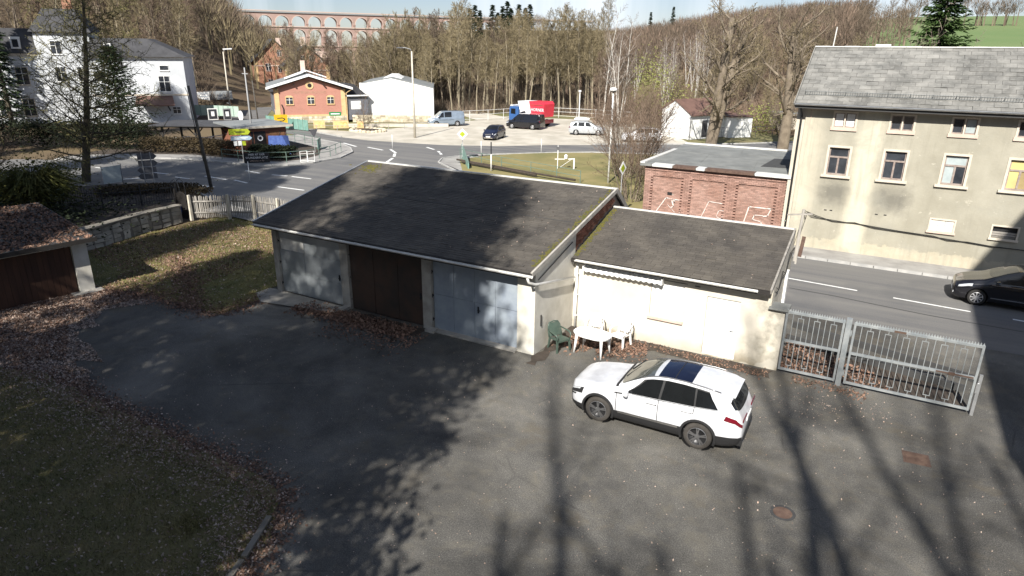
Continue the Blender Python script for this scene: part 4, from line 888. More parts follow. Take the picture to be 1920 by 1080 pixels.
# ------------------------------------------------------------------ fences and walls on the left
def path_pts(line, step):
    out = []
    for a, b in zip(line[:-1], line[1:]):
        L = math.dist(a, b); n = max(1, int(round(L/step)))
        for i in range(n): out.append((a[0]+(b[0]-a[0])*i/n, a[1]+(b[1]-a[1])*i/n, math.atan2(b[1]-a[1], b[0]-a[0])))
    return out
f = thing('picket_fence', 'weathered grey picket fence on concrete posts behind the leafy grass', 'fence', (-33.5,25.3,0)); O = (-33.5,25.3,0)
pf = [(-35.2,23.95),(-33.5,25.3),(-32.1,26.0),(-28.5,26.15),(-24.5,26.2)]; rr = random.Random(2)
mb = MB(); mb.hexa([(-.03,-.011,.12),(.03,-.011,.12),(.03,.011,.12),(-.03,.011,.12),(-.03,-.011,1.36),(.03,-.011,1.36),(.03,.011,1.36),(-.03,.011,1.36)]); mb.extr([(-.03,-.011,1.36),(.03,-.011,1.36),(0,-.011,1.43)], (0,.022,0))
pk = None
for i, (x, y, a) in enumerate(path_pts(pf, .105)):
    if pk is None: pk = mb.build('picket', 'grey_wood', f); c = pk
    else: c = dup(None, 'picket', pk, f, (0,0,0))
    c.location = (x-O[0], y-O[1], rr.uniform(-.05,.03)); c.rotation_euler = (rr.uniform(-.02,.02), rr.uniform(-.035,.035), a)
for a, b in zip(pf[:-1], pf[1:]):
    n = Vector((-(b[1]-a[1]), b[0]-a[0])).normalized()*-.035
    for z in (.42, 1.08):
        mb = MB(); mb.beam((a[0]+n.x,a[1]+n.y,z), (b[0]+n.x,b[1]+n.y,z), .04, .08); fin(mb, 'rail', 'grey_wood', f, O)
for x, y in ((-35.12,23.88),(-33.45,25.2),(-32.1,25.88),(-30.2,26.0),(-28.4,26.05)):
    mb = MB(); mb.hexa([(x-.075,y-.20,0),(x+.075,y-.20,0),(x+.075,y-.05,0),(x-.075,y-.05,0),(x-.06,y-.18,1.5),(x+.06,y-.18,1.5),(x+.06,y-.07,1.5),(x-.06,y-.07,1.5)]); fin(mb, 'post', 'pole_concrete', f, O)
w = thing('garden_gate', 'narrow dark timber garden gate at the left end of the picket fence', 'gate', (-35.7,23.7,0))
for k in range(8): MB().box(-.45+k*.11, -.37+k*.11, -.015, .015, .05, 1.55+.1*math.sin(k*.45)).build('board', 'black_wood', w)
for z in (.35, 1.2): MB().box(-.46, .45, .016, .05, z, z+.09).build('rail', 'black_wood', w)
MB().box(-.58, -.48, -.05, .05, 0, 1.75).build('post', 'black_wood', w)
# retaining wall
wl = [(-33.75,16.4),(-33.95,18.0),(-34.75,20.5),(-35.15,23.2)]
w = thing('retaining_wall', 'low weathered stone retaining wall beside the leafy grass', 'wall', (-34.7,20.5,0)); O = (-34.7,20.5,0)
mb = MB(); zt = (1.05,1.05,1.0,.95)
for i, (a, b) in enumerate(zip(wl[:-1], wl[1:])):
    mb.hexa([(a[0],a[1],0),(b[0],b[1],0),(b[0]-.5,b[1],0),(a[0]-.5,a[1],0),(a[0]-.04,a[1],zt[i]),(b[0]-.04,b[1],zt[i+1]),(b[0]-.5,b[1],zt[i+1]),(a[0]-.5,a[1],zt[i])])
fin(mb, 'wall_core', 'old_wall', w, O); rr = random.Random(6)
for r_ in range(4):
    for x, y, a in path_pts(wl, .62):
        sx, sz = rr.uniform(.42,.58), rr.uniform(.18,.235); z = .02+r_*.245
        q = MB(); j = lambda s=.03: rr.uniform(-s, s)
        q.hexa([(j(),j(.01)-.02,j()),(sx+j(),j(.01)-.02,j()),(sx,.2,0),(0,.2,0),(.02+j(),.0+j(.015),sz+j()),(sx-.02+j(),.0+j(.015),sz+j()),(sx,.2,sz),(0,.2,sz)])
        o = q.build('stone', 'wall_stone', w); o.location = (x-O[0]+.012-r_*.012, y-O[1], z); o.rotation_euler = (0,0,a)
mb = MB()
for i, (a, b) in enumerate(zip(wl[:-1], wl[1:])): mb.beam((a[0]-.2,a[1],zt[i]+.04), (b[0]-.2,b[1],zt[i+1]+.04), .55, .08)
fin(mb, 'coping', 'old_wall', w, O)
struct(MB().prism([(-34.2,16.3),(-34.4,18.0),(-35.2,20.5),(-35.6,23.4),(-37,24.6),(-41,26.6),(-43,27),(-45.1,25),(-47,21.2),(-48,19.8),(-52,13),(-40,9),(-34.2,9)], -.05, .93).build('garden_terrace', 'soil'))
f = thing('iron_fence', 'dark iron bar fence on top of the garden wall', 'fence', (-38,21,.93)); O = (-38,21,.93)
ff = [(-47,17.4),(-43.4,18.0),(-40.4,19.6),(-38.3,20.6),(-37.2,22.2),(-36.6,24.0)]; pk = None
for i, (x, y, a) in enumerate(path_pts(ff, .14)):
    hgt = 1.0
    if pk is None:
        q = MB(); q.tube([(0,0,.05),(0,0,1.0)], .012, 5); q.lathe([(.022,1.0),(.001,1.09)], 5); pk = q.build('bar', 'iron_dark', f); c = pk
    else: c = dup(None, 'bar', pk, f, (0,0,0))
    c.location = (x-O[0], y-O[1], 0)
for a, b in zip(ff[:-1], ff[1:]):
    for z in (.18, .85):
        mb = MB(); mb.beam((a[0],a[1],.93+z), (b[0],b[1],.93+z), .03, .035); fin(mb, 'rail', 'iron_dark', f, O)
for x, y in ff:
    mb = MB(); mb.beam((x,y,.93), (x,y,2.1), .07); fin(mb, 'post', 'iron_dark', f, O)
a = thing('arch', 'small dark iron garden arch beside the picket fence gate', 'arch', (-36.4,23.9,.93))
mb = MB()
for dy in (-.06, .3): mb.tube([(-.4,dy,0),(-.4,dy,.9),(-.28,dy,1.2),(0,dy,1.33),(.28,dy,1.2),(.4,dy,.9),(.4,dy,0)], .02, 6)
mb.build('hoop', 'iron_dark', a)
o = thing('barrel', 'blue plastic sack in the gap beside the garden gate', 'sack', (-36.0,23.55,.3)); q = MB(); q.lathe([(.01,0),(.2,.02),(.24,.25),(.2,.5),(.08,.6),(.01,.58)], 10); q.build('sack', 'blue_tarp', o, True)

# ------------------------------------------------------------------ poles, lamps, signs
def pole(name, label, cat, x, y, h, r0, r1, mt, group=None, lean=(0,0)):
    p = thing(name, label, cat, (x,y,terrain(x,y)), 0, group); q = MB(); q.tube([(0,0,0),(lean[0]*.5,lean[1]*.5,h*.5),(lean[0],lean[1],h)], [r0,(r0+r1)/2,r1], 10); q.build('pole', mt, p, True); return p
VIEW = lambda x, y: math.atan2(-y, -x)+math.pi/2     # rz that turns local -y towards the viewpoint
p = pole('street_lamp', 'slim white street lamp with round cap behind the long garage', 'street lamp', -18.78, 47.76, 6.75, .085, .055, 'pole_white')
q = MB(); q.lathe([(.05,6.70),(.09,6.76),(.20,6.80),(.22,6.86)], 16); q.build('collar', 'sign_back', p, True)
q = MB(); q.lathe([(.22,6.86),(.27,6.90),(.26,7.0),(.16,7.08),(.001,7.10)], 16); q.build('lamp_cap', 'lamp_white', p, True)
p = pole('street_lamp', 'tall concrete street lamp with short arm in the gravel lot', 'street lamp', -48.58, 62.39, 9.4, .15, .08, 'pole_concrete')
q = MB(); q.tube([(0,0,9.3),(-.1,-.1,9.62),(-.45,-.45,9.75),(-.75,-.7,9.78)], .045, 8); q.build('arm', 'lamp_grey', p, True)
q = MB(); q.hexa([(-.70,-.72,9.70),(-.62,-.60,9.70),(-1.12,-1.0,9.72),(-1.2,-1.14,9.72),(-.70,-.72,9.84),(-.62,-.60,9.84),(-1.10,-.98,9.82),(-1.18,-1.12,9.82)]); q.build('lamp_head', 'sign_back', p)
p = pole('street_lamp', 'distant concrete street lamp with long white head by the left road', 'street lamp', -91.0, 70.92, 9.0, .14, .08, 'pole_concrete')
q = MB(); q.tube([(0,0,8.9),(.1,.1,9.2),(.5,.6,9.35)], .05, 8); q.build('arm', 'lamp_grey', p, True)
q = MB(); q.hexa([(0,.05,9.30),(.1,-.1,9.30),(.9,.9,9.36),(.8,1.05,9.36),(0,.05,9.45),(.1,-.1,9.45),(.9,.9,9.52),(.8,1.05,9.52)]); q.build('lamp_head', 'lamp_white', p)
p = pole('street_lamp', 'small grey street lamp at the right edge of the gravel lot', 'street lamp', -34.4, 76.6, 5.0, .07, .045, 'pole_white')
q = MB(); q.lathe([(.05,4.9),(.16,5.0),(.19,5.08),(.12,5.16),(.001,5.18)], 12); q.build('lamp_head', 'lamp_white', p, True)
p = pole('utility_pole', 'tall dark timber utility pole leaning beside the picket fence', 'utility pole', -42.06, 30.35, 7.1, .12, .085, 'pole_dark', None, (-.55,-.28))
q = MB(); q.tube([(-.72,-.42,7.0),(-.6,-.4,6.7),(-.4,-.3,4.0),(-.2,-.2,2.0)], .02, 5); q.build('cable_duct', 'cable_black', p)
p = pole('marker_pole', 'half black and half pale marker pole on the grass island', 'pole', -29.16, 47.55, 1.45, .05, .05, 'pole_white')
q = MB(); q.tube([(0,0,1.45),(0,0,2.45)], .052, 10); q.build('dark_sleeve', 'iron_dark', p)
p = pole('utility_pole', 'thin bare service pole beside the brick kiosk', 'utility pole', -55.5, 45.4, 7.8, .09, .06, 'lamp_grey')
q = MB(); q.box(-.4,.4,-.03,.03,7.2,7.28); q.build('crossarm', 'lamp_grey', p)
for x, y, lab in ((-75.5,63.0,'dark leaning timber post at the left road bend'),(-81,66.5,'dark timber pole behind the info boards on the left road')):
    pole('utility_pole', lab, 'utility pole', x, y, 5.5, .09, .07, 'pole_dark', None, (-.4,.1))
for x, y, lab in ((-34.6,54.6,'thin grey post at the island roadside'),(-30.6,59.4,'thin white reflector post by the island kerb'),(-44.9,53.9,'short white delineator post by the gravel verge')):
    pole('marker_post', lab, 'post', x, y, 1.4, .03, .03, 'pole_white')
def sign_pole(name, label, cat, x, y, h, mt='lamp_grey', r=.032):
    p = thing(name, label, cat, (x,y,terrain(x,y)), VIEW(x,y)); q = MB(); q.tube([(0,.04,0),(0,.04,h)], r, 8); q.build('post', mt, p); return p
def diamond(q, s, z, y, t=.012):
    q.extr([(-s,y,z),(0,y,z-s),(s,y,z),(0,y,z+s)], (0,t,0))
p = sign_pole('priority_sign', 'round edged yellow and white priority road sign at the island tip', 'road sign', -34.66, 51.5, 2.75)
q = MB(); diamond(q, .50, 2.35, 0); q.build('sign_plate', 'sign_white', p); q = MB(); diamond(q, .27, 2.35, -.012); q.build('sign_face', 'sign_lime', p)
q = MB(); q.box(-.05,.05,.05,.08,.3,1.6); q.build('reflector', 'sign_white', p)
p = sign_pole('priority_sign', 'tilted yellow diamond priority sign at the right end of garage roof', 'road sign', -13.9, 37.6, 3.4); p.rotation_euler[2] += 1.05
q = MB(); diamond(q, .42, 3.05, 0); q.build('sign_plate', 'sign_white', p); q = MB(); diamond(q, .25, 3.05, -.012); q.build('sign_face', 'sign_lime', p)
p = sign_pole('yield_sign', 'grey back of a give way sign at the kiosk corner railing', 'road sign', -48.95, 47.2, 2.3); p.rotation_euler[2] += .25
q = MB(); q.extr([(-.42,0,2.28),(.42,0,2.28),(.06,0,1.56),(-.06,0,1.56)], (0,.012,0)); q.build('sign_plate', 'sign_back', p)
p = sign_pole('direction_sign', 'yellow over pale blue direction signs on a grey post at the hedge', 'road sign', -49.9, 39.6, 2.95, 'lamp_grey', .045)
for z0, z1, mt, dx in ((2.42,2.92,'sign_lime',-.1),(1.95,2.32,'sign_blue',0)):
    q = MB(); q.extr([(-.85+dx,-.01,z0),(.7+dx,-.01,z0),(.9+dx,-.01,(z0+z1)/2),(.7+dx,-.01,z1),(-.85+dx,-.01,z1)], (0,.03,0)); q.build('sign_plate', mt, p)
q = MB(); q.box(-.4,.35,-.016,-.011,2.60,2.66); q.box(-.5,.4,-.016,-.011,2.70,2.74); q.build('lettering', 'sign_black', p)
q = MB(); q.box(-.6,.55,-.016,-.011,2.16,2.20); q.box(-.6,.4,-.016,-.011,2.06,2.10); q.build('lettering', 'sign_white', p)
for dx, mt in ((-.5,'sign_white'),(-.15,'sign_white'),(.2,'sign_lime')):
    q = MB(); q.box(dx-.14, dx+.14, 0, .02, 1.5, 1.88); q.build('small_plate', mt, p)
p = sign_pole('town_sign', 'yellow town sign with black arrow on two posts by the red house', 'road sign', -66.2, 58.3, 1.2); q = MB(); q.tube([(.55,.04,0),(.55,.04,1.2)], .03, 8); q.build('post', 'lamp_grey', p)
q = MB(); q.box(-.5, 1.05, 0, .02, .75, 1.95); q.build('sign_plate', 'sign_yellow', p)
q = MB(); stroke(q, [(-.25,1.15),(.55,1.2),(.75,1.42),(.45,1.55),(-.1,1.52)], .10, -.01); q.build('arrow', 'sign_black', p)
p = thing('direction_sign', 'black arrow shaped direction signs seen from behind by the garden wall', 'road sign', (-46.3,28.5,0), VIEW(-46.3,28.5))
for x in (-.28, .28): q = MB(); q.tube([(x,-.05,0),(x,-.05,2.5)], .035, 8); q.build('post', 'lamp_grey', p)
for z0, z1, sgn in ((2.0,2.42,1),(1.52,1.94,1),(1.05,1.46,-1),(.62,1.0,-1)):
    q = MB(); q.extr([(-.55*sgn,0,z0),(.48*sgn,0,z0),(.70*sgn,0,(z0+z1)/2),(.48*sgn,0,z1),(-.55*sgn,0,z1)], (0,.02,0)); q.build('sign_plate', 'sign_back', p)
for x, y, lab in ((-47.4,27.2,'dark thin post left of the black direction signs'),(-42.3,33.9,'thin pale post standing beyond the picket fence')):
    pole('marker_post', lab, 'post', x, y, 1.5, .035, .03, 'sign_back' if x < -45 else 'pole_white')
p = thing('glass_panel', 'pale translucent bus stop panel at the left roadside', 'panel', (-48.6,27.2,0), VIEW(-48.6,27.2)+.5)
q = MB(); q.box(-.7,.7,-.01,.01,.3,1.5); q.build('pane', 'window_pale', p)
for x in (-.72,.7): MB().box(x,x+.03,-.02,.02,0,1.6).build('post', 'lamp_grey', p)
# banner with white lettering, bulletin frame, boards, posters
p = thing('banner', 'black banner with white lettering on the corner railing', 'banner', (-47.75,39.25,.1), VIEW(-47.75,39.25)-.1)
MB().box(-1.05,1.05,-.03,0,.12,.98).build('banner_cloth', 'sign_black', p)
text_mesh('lettering', 'HIER IST DER', .23, 'sign_white', p, (0,-.036,.83), (R(90),0,0)); text_mesh('lettering', 'WUNDERPLATZ', .25, 'sign_white', p, (0,-.036,.56), (R(90),0,0)); text_mesh('lettering', 'willkommen im Tal', .15, 'stone_pink', p, (0,-.036,.30), (R(90),0,0))
p = thing('bike_frame', 'white tubular double frame rail at the kiosk corner', 'barrier', (-45.0,42.4,.1), VIEW(-45.0,42.4)-.25)
for a in (-.62, .02):
    q = MB(); q.tube([(a,0,0),(a,0,.92),(a+.6,0,.98),(a+.6,0,0.04),(a,0,0)], .03, 6); q.build('frame', 'pole_white', p); q = MB(); q.tube([(a,0,.15),(a+.6,0,.17)], .025, 6); q.tube([(a,0,.72),(a+.6,0,.76)], .02, 6); q.build('crossbar', 'pole_white', p)
p = thing('notice_board', 'white notice board on posts beside the white house', 'sign', (-99.9,73.0,0), VIEW(-99.9,73.0))
q = MB(); q.box(-.9,.9,0,.05,1.0,2.75); q.build('board', 'sign_white', p)
for x in (-.8,.75): MB().box(x,x+.06,.05,.1,0,1.2).build('post', 'lamp_grey', p)
q = MB()
for z in (2.4,2.0,1.6,1.3): q.box(-.75,.7,-.012,-.002,z,z+.08)
q.build('lettering', 'sign_blue', p)
for i, (x, y, lab) in enumerate(((-79.6,59.2,'white framed glass info case on the left road'),(-78.0,60.2,'grey narrow info case beside the white info case'))):
    p = thing('info_case', lab, 'info board', (x,y,0), VIEW(x,y)+.2); w_ = .62-.12*i
    q = MB(); q.box(-w_,w_,0,.08,.5,2.0); q.build('frame', 'pole_white' if i == 0 else 'lamp_grey', p); q = MB(); q.box(-w_+.1,w_-.1,-.01,0,.62,1.88); q.build('pane', 'window_glass', p)
    q = MB(); q.box(-.2,.2,-.016,-.011,1.0,1.6); q.build('notice', 'sign_white', p)
    for s in (-1,1): MB().box(s*w_-.03,s*w_+.03,.02,.08,0,.5).build('post', 'lamp_grey', p)
p = thing('disc_sign', 'pale oval sign seen edge on beside the left road', 'sign', (-74.4,59.4,0), VIEW(-74.4,59.4)); q = MB(); q.tube([(0,.03,0),(0,.03,1.0)], .04, 6); q.build('post', 'lamp_grey', p)
q = MB(); q.disc((0,0,1.3), .5, 20, 'y', .03); q.v = [(x*.6,y,1.3+(z-1.3)*1.3) for x,y,z in q.v]; q.build('sign_plate', 'lamp_white', p)
p = thing('deck_chair', 'white slatted folding rack standing by the kiosk roof', 'rack', (-68.4,53.6,0), VIEW(-68.4,53.6))
for k in range(4): MB().beam((-.55+k*.33,0,.4),(-.25+k*.33,.1,1.35),.13,.04).build('slat', 'sign_white', p)
MB().box(-.6,.8,.1,.16,.0,.5).build('base', 'lamp_grey', p)
p = sign_pole('green_sign', 'small green sign with white line before the red house', 'sign', -62.9, 64.6, 1.9, 'lamp_grey'); q = MB(); q.box(-.75,.75,-.02,.02,1.55,2.0); q.build('sign_plate', 'sign_green', p)
q = MB(); q.box(-.55,.55,-.03,-.022,1.72,1.83); q.build('lettering', 'sign_white', p)
for i, (x, y, w_, h_, lab) in enumerate(((-65.2,61.3,.35,.9,'narrow white poster panel left of the orange posters'),(-63.6,62.4,.7,.95,'square orange poster panel, second from the left'),(-61.3,63.8,.95,.95,'wide orange poster panel left of the stone circle'),(-59.3,65.2,.45,.85,'small orange poster panel beside the stone circle tree'))):
    p = thing('poster', lab, 'poster', (x,y,0), VIEW(x,y)); MB().box(-w_,w_,0,.04,.15,h_+.15).build('panel', 'sign_white' if i == 0 else 'trim_yellow', p)
    q = MB(); q.box(-w_+.15,w_-.15,-.008,-.001,.32,h_-.02); q.build('print', 'poster_orange', p)
    for s in (-1,1): MB().box(s*w_*.8-.03,s*w_*.8+.03,.04,.08,0,.5).build('post', 'wood_brown', p)
# stone ring with little tree trunks
ring = thing('stone_ring', 'pale stone ring bed with a bare sapling before the red house', 'stone ring', (-57.6,64.6,0)); rr = random.Random(4); st = None
for k in range(26):
    a = 2*math.pi*k/26
    if st is None:
        q = MB(); q.lathe([(.001,0),(.26,.02),(.28,.2),(.2,.32),(.001,.36)], 7); st = q.build('stone', 'rubble_stone', ring); c = st
    else: c = dup(None, 'stone', st, ring, (0,0,0))
    c.location = (2.3*math.cos(a), 1.7*math.sin(a), -.05); c.scale = (rr.uniform(.8,1.3), rr.uniform(.8,1.2), rr.uniform(.6,1.1)); c.rotation_euler = (0,0,rr.uniform(0,6))
MB().prism([(2.2*math.cos(2*math.pi*k/20),1.6*math.sin(2*math.pi*k/20)) for k in range(20)], -.02, .12).build('bed', 'soil', ring)

# railings
def railing(name, label, line, h, mt, rails, step, z0=0.1, panels=None):
    O = (line[0][0], line[0][1], z0); f = thing(name, label, 'railing', O); pp = path_pts(line, step)+[(*line[-1],0)]
    first = None
    for x, y, a in pp:
        if first is None: first = MB().tube([(0,0,0),(0,0,h)], .03, 6).build('post', mt, f)
        else: dup(None, 'post', first, f, (x-O[0], y-O[1], 0))
    for z in rails:
        q = MB(); q.tube([(x-O[0],y-O[1],z) for x,y,a in pp], .024, 6); q.build('rail', mt, f)
    return f
railing('corner_railing', 'grey green tube railing round the kiosk corner', [(-52.5,39.4),(-50.6,39.6),(-47.8,39.9),(-46.3,41.2),(-45.6,43.0),(-45.8,46.0),(-47.2,48.9)], .95, 'rail_green', (.92,.5), 1.6)
railing('inner_railing', 'tube railing along the planted bed behind the dark hedge', [(-60,52.2),(-54.6,51.3),(-50.8,49.8),(-50.0,48.8)], 1.0, 'rail_green', (.98,.6), 1.8)
o = railing('island_railing', 'thin grey green railing along the near edge of the island', [(-35.0,51.6),(-31.8,50.2),(-29.2,49.3),(-25.8,48.3),(-23.0,47.4),(-20.6,46.6)], .95, 'rail_green', (.93,.5), 2.6, .07)
p = thing('balustrade', 'turquoise green balustrade panel at the inner kerb of the kiosk corner', 'panel', (-50.2,49.0,.1), math.atan2(1.6,-1.2)); MB().box(-1.0,1.0,-.02,.02,.1,.95).build('panel', 'panel_green', p); MB().box(-1.05,1.05,-.04,.04,.951,1.02).build('rail', 'rail_green', p)
p = thing('balustrade', 'sloping turquoise wall panel at the tip of the grass island', 'panel', (-33.4,49.9,.07), math.atan2(-5.2,4.2))
q = MB(); q.extr([(-3.0,0,0),(3.2,0,0),(3.2,0,.45),(-2.6,0,1.25),(-3.0,0,1.2)], (0,.1,0)); q.build('panel', 'panel_green', p); q = MB(); q.beam((-2.9,.05,1.26),(3.2,.05,.48),.14,.05); q.build('rail', 'rail_green', p)
p = thing('water_post', 'white standpipe bench frame on the grass island', 'standpipe', (-24.4,52.0,.07), VIEW(-24.4,52.0))
for a, b, w_ in (((-.7,0,0),(-.7,0,1.95),.06),((.7,0,0),(.7,0,.85),.11),((-.95,0,.8),(.0,0,.82),.06),((-.5,0,.1),(.5,0,.82),.03),((.2,0,.82),(.75,0,.86),.08)):
    MB().beam(a, b, w_).build('rod', 'pole_white', p)
q = MB(); q.lathe([(.001,.85),(.14,.86),(.15,1.1),(.08,1.2),(.001,1.22)], 10, 'z', (0,0,0)); q.build('tank', 'pole_white', p); MB().box(-.82,-.58,-.06,.06,1.6,1.85).build('box', 'sign_back', p)
for i, (ln, zz) in enumerate((([(-34.0,49.6),(-29.5,48.4),(-25.5,47.3),(-20.8,46.1)],.35),([(-33.2,49.2),(-28.5,47.9),(-24.5,46.8)],.28))):
    q = MB(); q.tube([(x,y,zz) for x,y in ln], .09, 6); tag(q.build('pipe', 'soil'), ('long' if i == 0 else 'short')+' brown pipe lying along the island railing', 'pipe')
# green fences by the red house and left road
def plate_fence(name, label, line, h, mt, z0=0.0, step=1.0):
    O = (*line[0], z0); f = thing(name, label, 'fence', O)
    for x, y, a in path_pts(line, step):
        o = MB().box(.04, step-.04, -.02, .02, .1, h).build('panel', mt, f); o.location = (x-O[0], y-O[1], 0); o.rotation_euler = (0,0,a)
        o = MB().box(-.035,.035,-.035,.035,0,h+.08).build('post', 'rail_green', f); o.location = (x-O[0], y-O[1], 0)
    return f
plate_fence('board_fence', 'pale green board fence along the left road below the forest', [(-88.5,62.0),(-84.0,63.5),(-80.5,64.0)], 1.5, 'fence_green', .4)
plate_fence('mesh_fence', 'dark green mesh panel fence in front of the red house corner', [(-71.8,61.2),(-67.6,60.4),(-63.0,59.9)], 1.35, 'panel_green')
f = railing('lot_fence', 'thin wire fence on timber posts at the back of the gravel lot', [(-55.2,79.2),(-52.4,84.6),(-50.6,90.4),(-45.7,94.2),(-39.8,94.6),(-33.8,93.6)], 1.5, 'pole_white', (1.45,.9,.3), 3.0, 0)
railing('verge_fence', 'low timber rail fence along the verge below the white hall', [(-65.5,60.3),(-60.4,62.2),(-57.5,65.3),(-55.2,68.8),(-53.7,72.0)], .7, 'lamp_grey', (.65,), 2.2, 0)
railing('hut_fence', 'thin wire fence in front of the small white hut', [(-28.5,77.0),(-23.5,78.4),(-18.5,82.6),(-12,90)], 1.3, 'sign_back', (1.2,.7), 2.2, 0)

# ------------------------------------------------------------------ far houses
def win(par, x, y, z, w_, h_, fm='window_white', pm='window_glass', s=-1, arch=0.0, bars=True, sur=None):
    """window on a wall in the local plane y; s=-1 looks towards -y"""
    q = MB(); t_ = .05*s; b = .09
    if sur: q.box(x-w_/2-b, x+w_/2+b, min(y,y+t_), max(y,y+t_), z-h_/2-b, z+h_/2+b)
    else: q.box(x-w_/2-.05, x+w_/2+.05, min(y,y+t_), max(y,y+t_), z-h_/2-.05, z+h_/2+.05)
    if arch: q.extr([(x-w_/2-b,y+t_,z+h_/2+b),(x+w_/2+b,y+t_,z+h_/2+b),(x+w_*.3,y+t_,z+h_/2+b+arch),(x-w_*.3,y+t_,z+h_/2+b+arch)], (0,-t_,0))
    o = q.build('window', sur or fm, par)
    q = MB(); q.box(x-w_/2, x+w_/2, min(y+t_,y+t_*1.2), max(y+t_,y+t_*1.2), z-h_/2, z+h_/2); q.build('pane', pm, o)
    if bars:
        q = MB(); q.box(x-.03, x+.03, min(y+t_*1.2,y+t_*1.5), max(y+t_*1.2,y+t_*1.5), z-h_/2, z+h_/2); q.box(x-w_/2, x+w_/2, min(y+t_*1.21,y+t_*1.45), max(y+t_*1.21,y+t_*1.45), z+h_*.12, z+h_*.12+.05); q.build('glazing_bar', fm, o)
    q = MB(); q.box(x-w_/2-.1, x+w_/2+.1, min(y,y+t_*2.2), max(y,y+t_*2.2), z-h_/2-.14, z-h_/2-.052); q.build('sill', sur or fm, o)
    return o
def gable(par, w_, d, ze, zp, mt, x0=0.0, z0=0.0, xp=None, zr_=None, y0=0.0):
    """solid gable block, gable in the plane y0 (front), ridge along y"""
    xp = w_/2 if xp is None else xp; zr_ = ze if zr_ is None else zr_
    q = MB(); q.extr([(x0,y0,z0),(x0+w_,y0,z0),(x0+w_,y0,zr_),(x0+xp,y0,zp),(x0,y0,ze)], (0,d,0)); return q.build('wall', mt, par)
def roof_pl(par, pts, d, t_, mt, y0, name='roof'):
    """roof slab following the polyline pts (x,z), extruded along y by d from y0"""
    q = MB(); up = [(x,y0,z+t_) for x,z in pts]; dn = [(x,y0,z) for x,z in reversed(pts)]
    q.extr(up+dn, (0,d,0)); return q.build(name, mt, par)
# red house
a = math.atan2(6.95, 6.0)
h = thing('red_house', 'orange red brick hall with yellow corners and a white edged roof', 'building', (-73.0,64.0,0), a)
gable(h, 9.2, 13, 4.62, 6.0, 'brick_orange', 0, .9, 4.55, 4.42)
q = MB(); q.box(-.05, 9.25, -.06, 12.9, 0, .9)
q.build('plinth', 'rubble_stone', h); q = MB(); q.box(-.06, 9.26, -.08, -.0, .9, 1.12); q.build('base_band', 'trim_yellow', h)
rr = random.Random(3); q = MB()
for r_ in range(3):
    x = 0
    while x < 9.1:
        w_ = rr.uniform(.25,.7); q.box(x+.02, min(9.2,x+w_)-.02, -.11+rr.uniform(-.02,.02), -.06, .02+r_*.29, .28+r_*.29); x += w_
o = q.build('stones', 'rubble_stone', h); o['kind'] = 'stuff'
for x0, z1 in ((-.02,4.55),(8.62,4.40)): MB().box(x0, x0+.6, -.05, 0, 1.121, z1).build('corner_strip', 'trim_yellow', h)
roof_pl(h, [(-.95,4.50),(4.55,6.12),(10.15,4.42)], 14.2, .16, 'roof_grey', -.6)
roof_pl(h, [(-1.0,4.44),(4.55,6.10),(10.2,4.36)], .12, .30, 'sign_white', -.72, 'barge_board')
roof_pl(h, [(-.6,4.40),(4.55,5.98),(9.8,4.34)], .5, .10, 'black_wood', -.55, 'soffit')
for x, z in ((.3,4.6),(2.6,5.2),(6.4,5.2),(8.9,4.6)): MB().box(x-.08,x+.08,-.5,0,z-.25,z-.1).build('bracket', 'black_wood', h)
roof_pl(h, [(1.6,5.55),(4.6,6.62),(7.2,5.75)], 3.0, .12, 'sign_white', 4.0, 'roof_vent')
MB().box(3.9,4.5,5.2,5.8,6.3,8.0).build('chimney', 'stone_pink', h)
for x in (1.85, 4.62, 7.2): win(h, x, 0, 2.95, .85, .85, 'window_white', 'window_glass', sur='trim_yellow', arch=.16)
q = MB(); q.disc((4.6,-.03,4.92), .52, 24, 'y', .06); o = q.build('round_window', 'trim_yellow', h); q = MB(); q.disc((4.6,-.07,4.92), .27, 20, 'y', .03); q.build('pane', 'black_trim', o)
text_mesh('lettering', 'GÜTERVERWALTUNG', .42, 'brick_old', h, (4.6,-.012,4.0), (R(90),0,0))
q = MB(); q.tube([(10.0,-.5,4.35),(9.35,-.12,3.9),(9.3,-.1,.3)], .06, 6); q.build('downpipe', 'trim_yellow', h)
q = MB(); q.tube([(.95,-.08,1.1),(1.0,-.08,1.9),(.8,-.08,2.5)], .07, 6); q.build('pipe_guard', 'black_wood', h)
# grey link and white hall
h = thing('grey_annex', 'dark grey boarded annex between the red house and white hall', 'building', (-66.9,71.2,0), math.atan2(2.4,1.4))
MB().box(0, 2.9, 0, 6, .3, 3.5).build('wall', 'grey_board', h); MB().box(-.3,3.1,-.3,6.2,3.5,3.62).build('roof', 'tar_dark', h); q = MB(); q.extr([(-.5,.6,3.625),(2.9,.6,3.625),(1.3,.6,5.0),(-.3,.6,5.1)], (0,4,0)); q.build('dormer', 'roof_dark', h)
MB().box(.5,1.9,-.03,0,1.7,2.8).build('sign_panel', 'window_white', h); MB().box(-.1,3.0,-.34,-.30,3.45,3.62).build('fascia_board', 'sign_white', h)
a = math.atan2(5.99, 8.33)
h = thing('white_hall', 'plain white rendered hall with a low grey gable roof', 'building', (-66.87,73.8,0), a)
gable(h, 10.25, 14, 4.95, 5.75, 'white_paint', 0, .0, 4.4, 4.42); roof_pl(h, [(.15,5.0),(4.4,5.80),(10.3,4.46)], 14.0, .1, 'roof_grey', .25); q = MB(); q.extr([(3.0,3.0,5.62),(5.8,3.0,5.62),(5.0,3.0,6.1),(3.9,3.0,6.1)], (0,7,0)); q.build('roof_light', 'window_white', h)
MB().box(0,.3,-.06,0,0,5.15).build('corner_strip', 'white_paint', h)
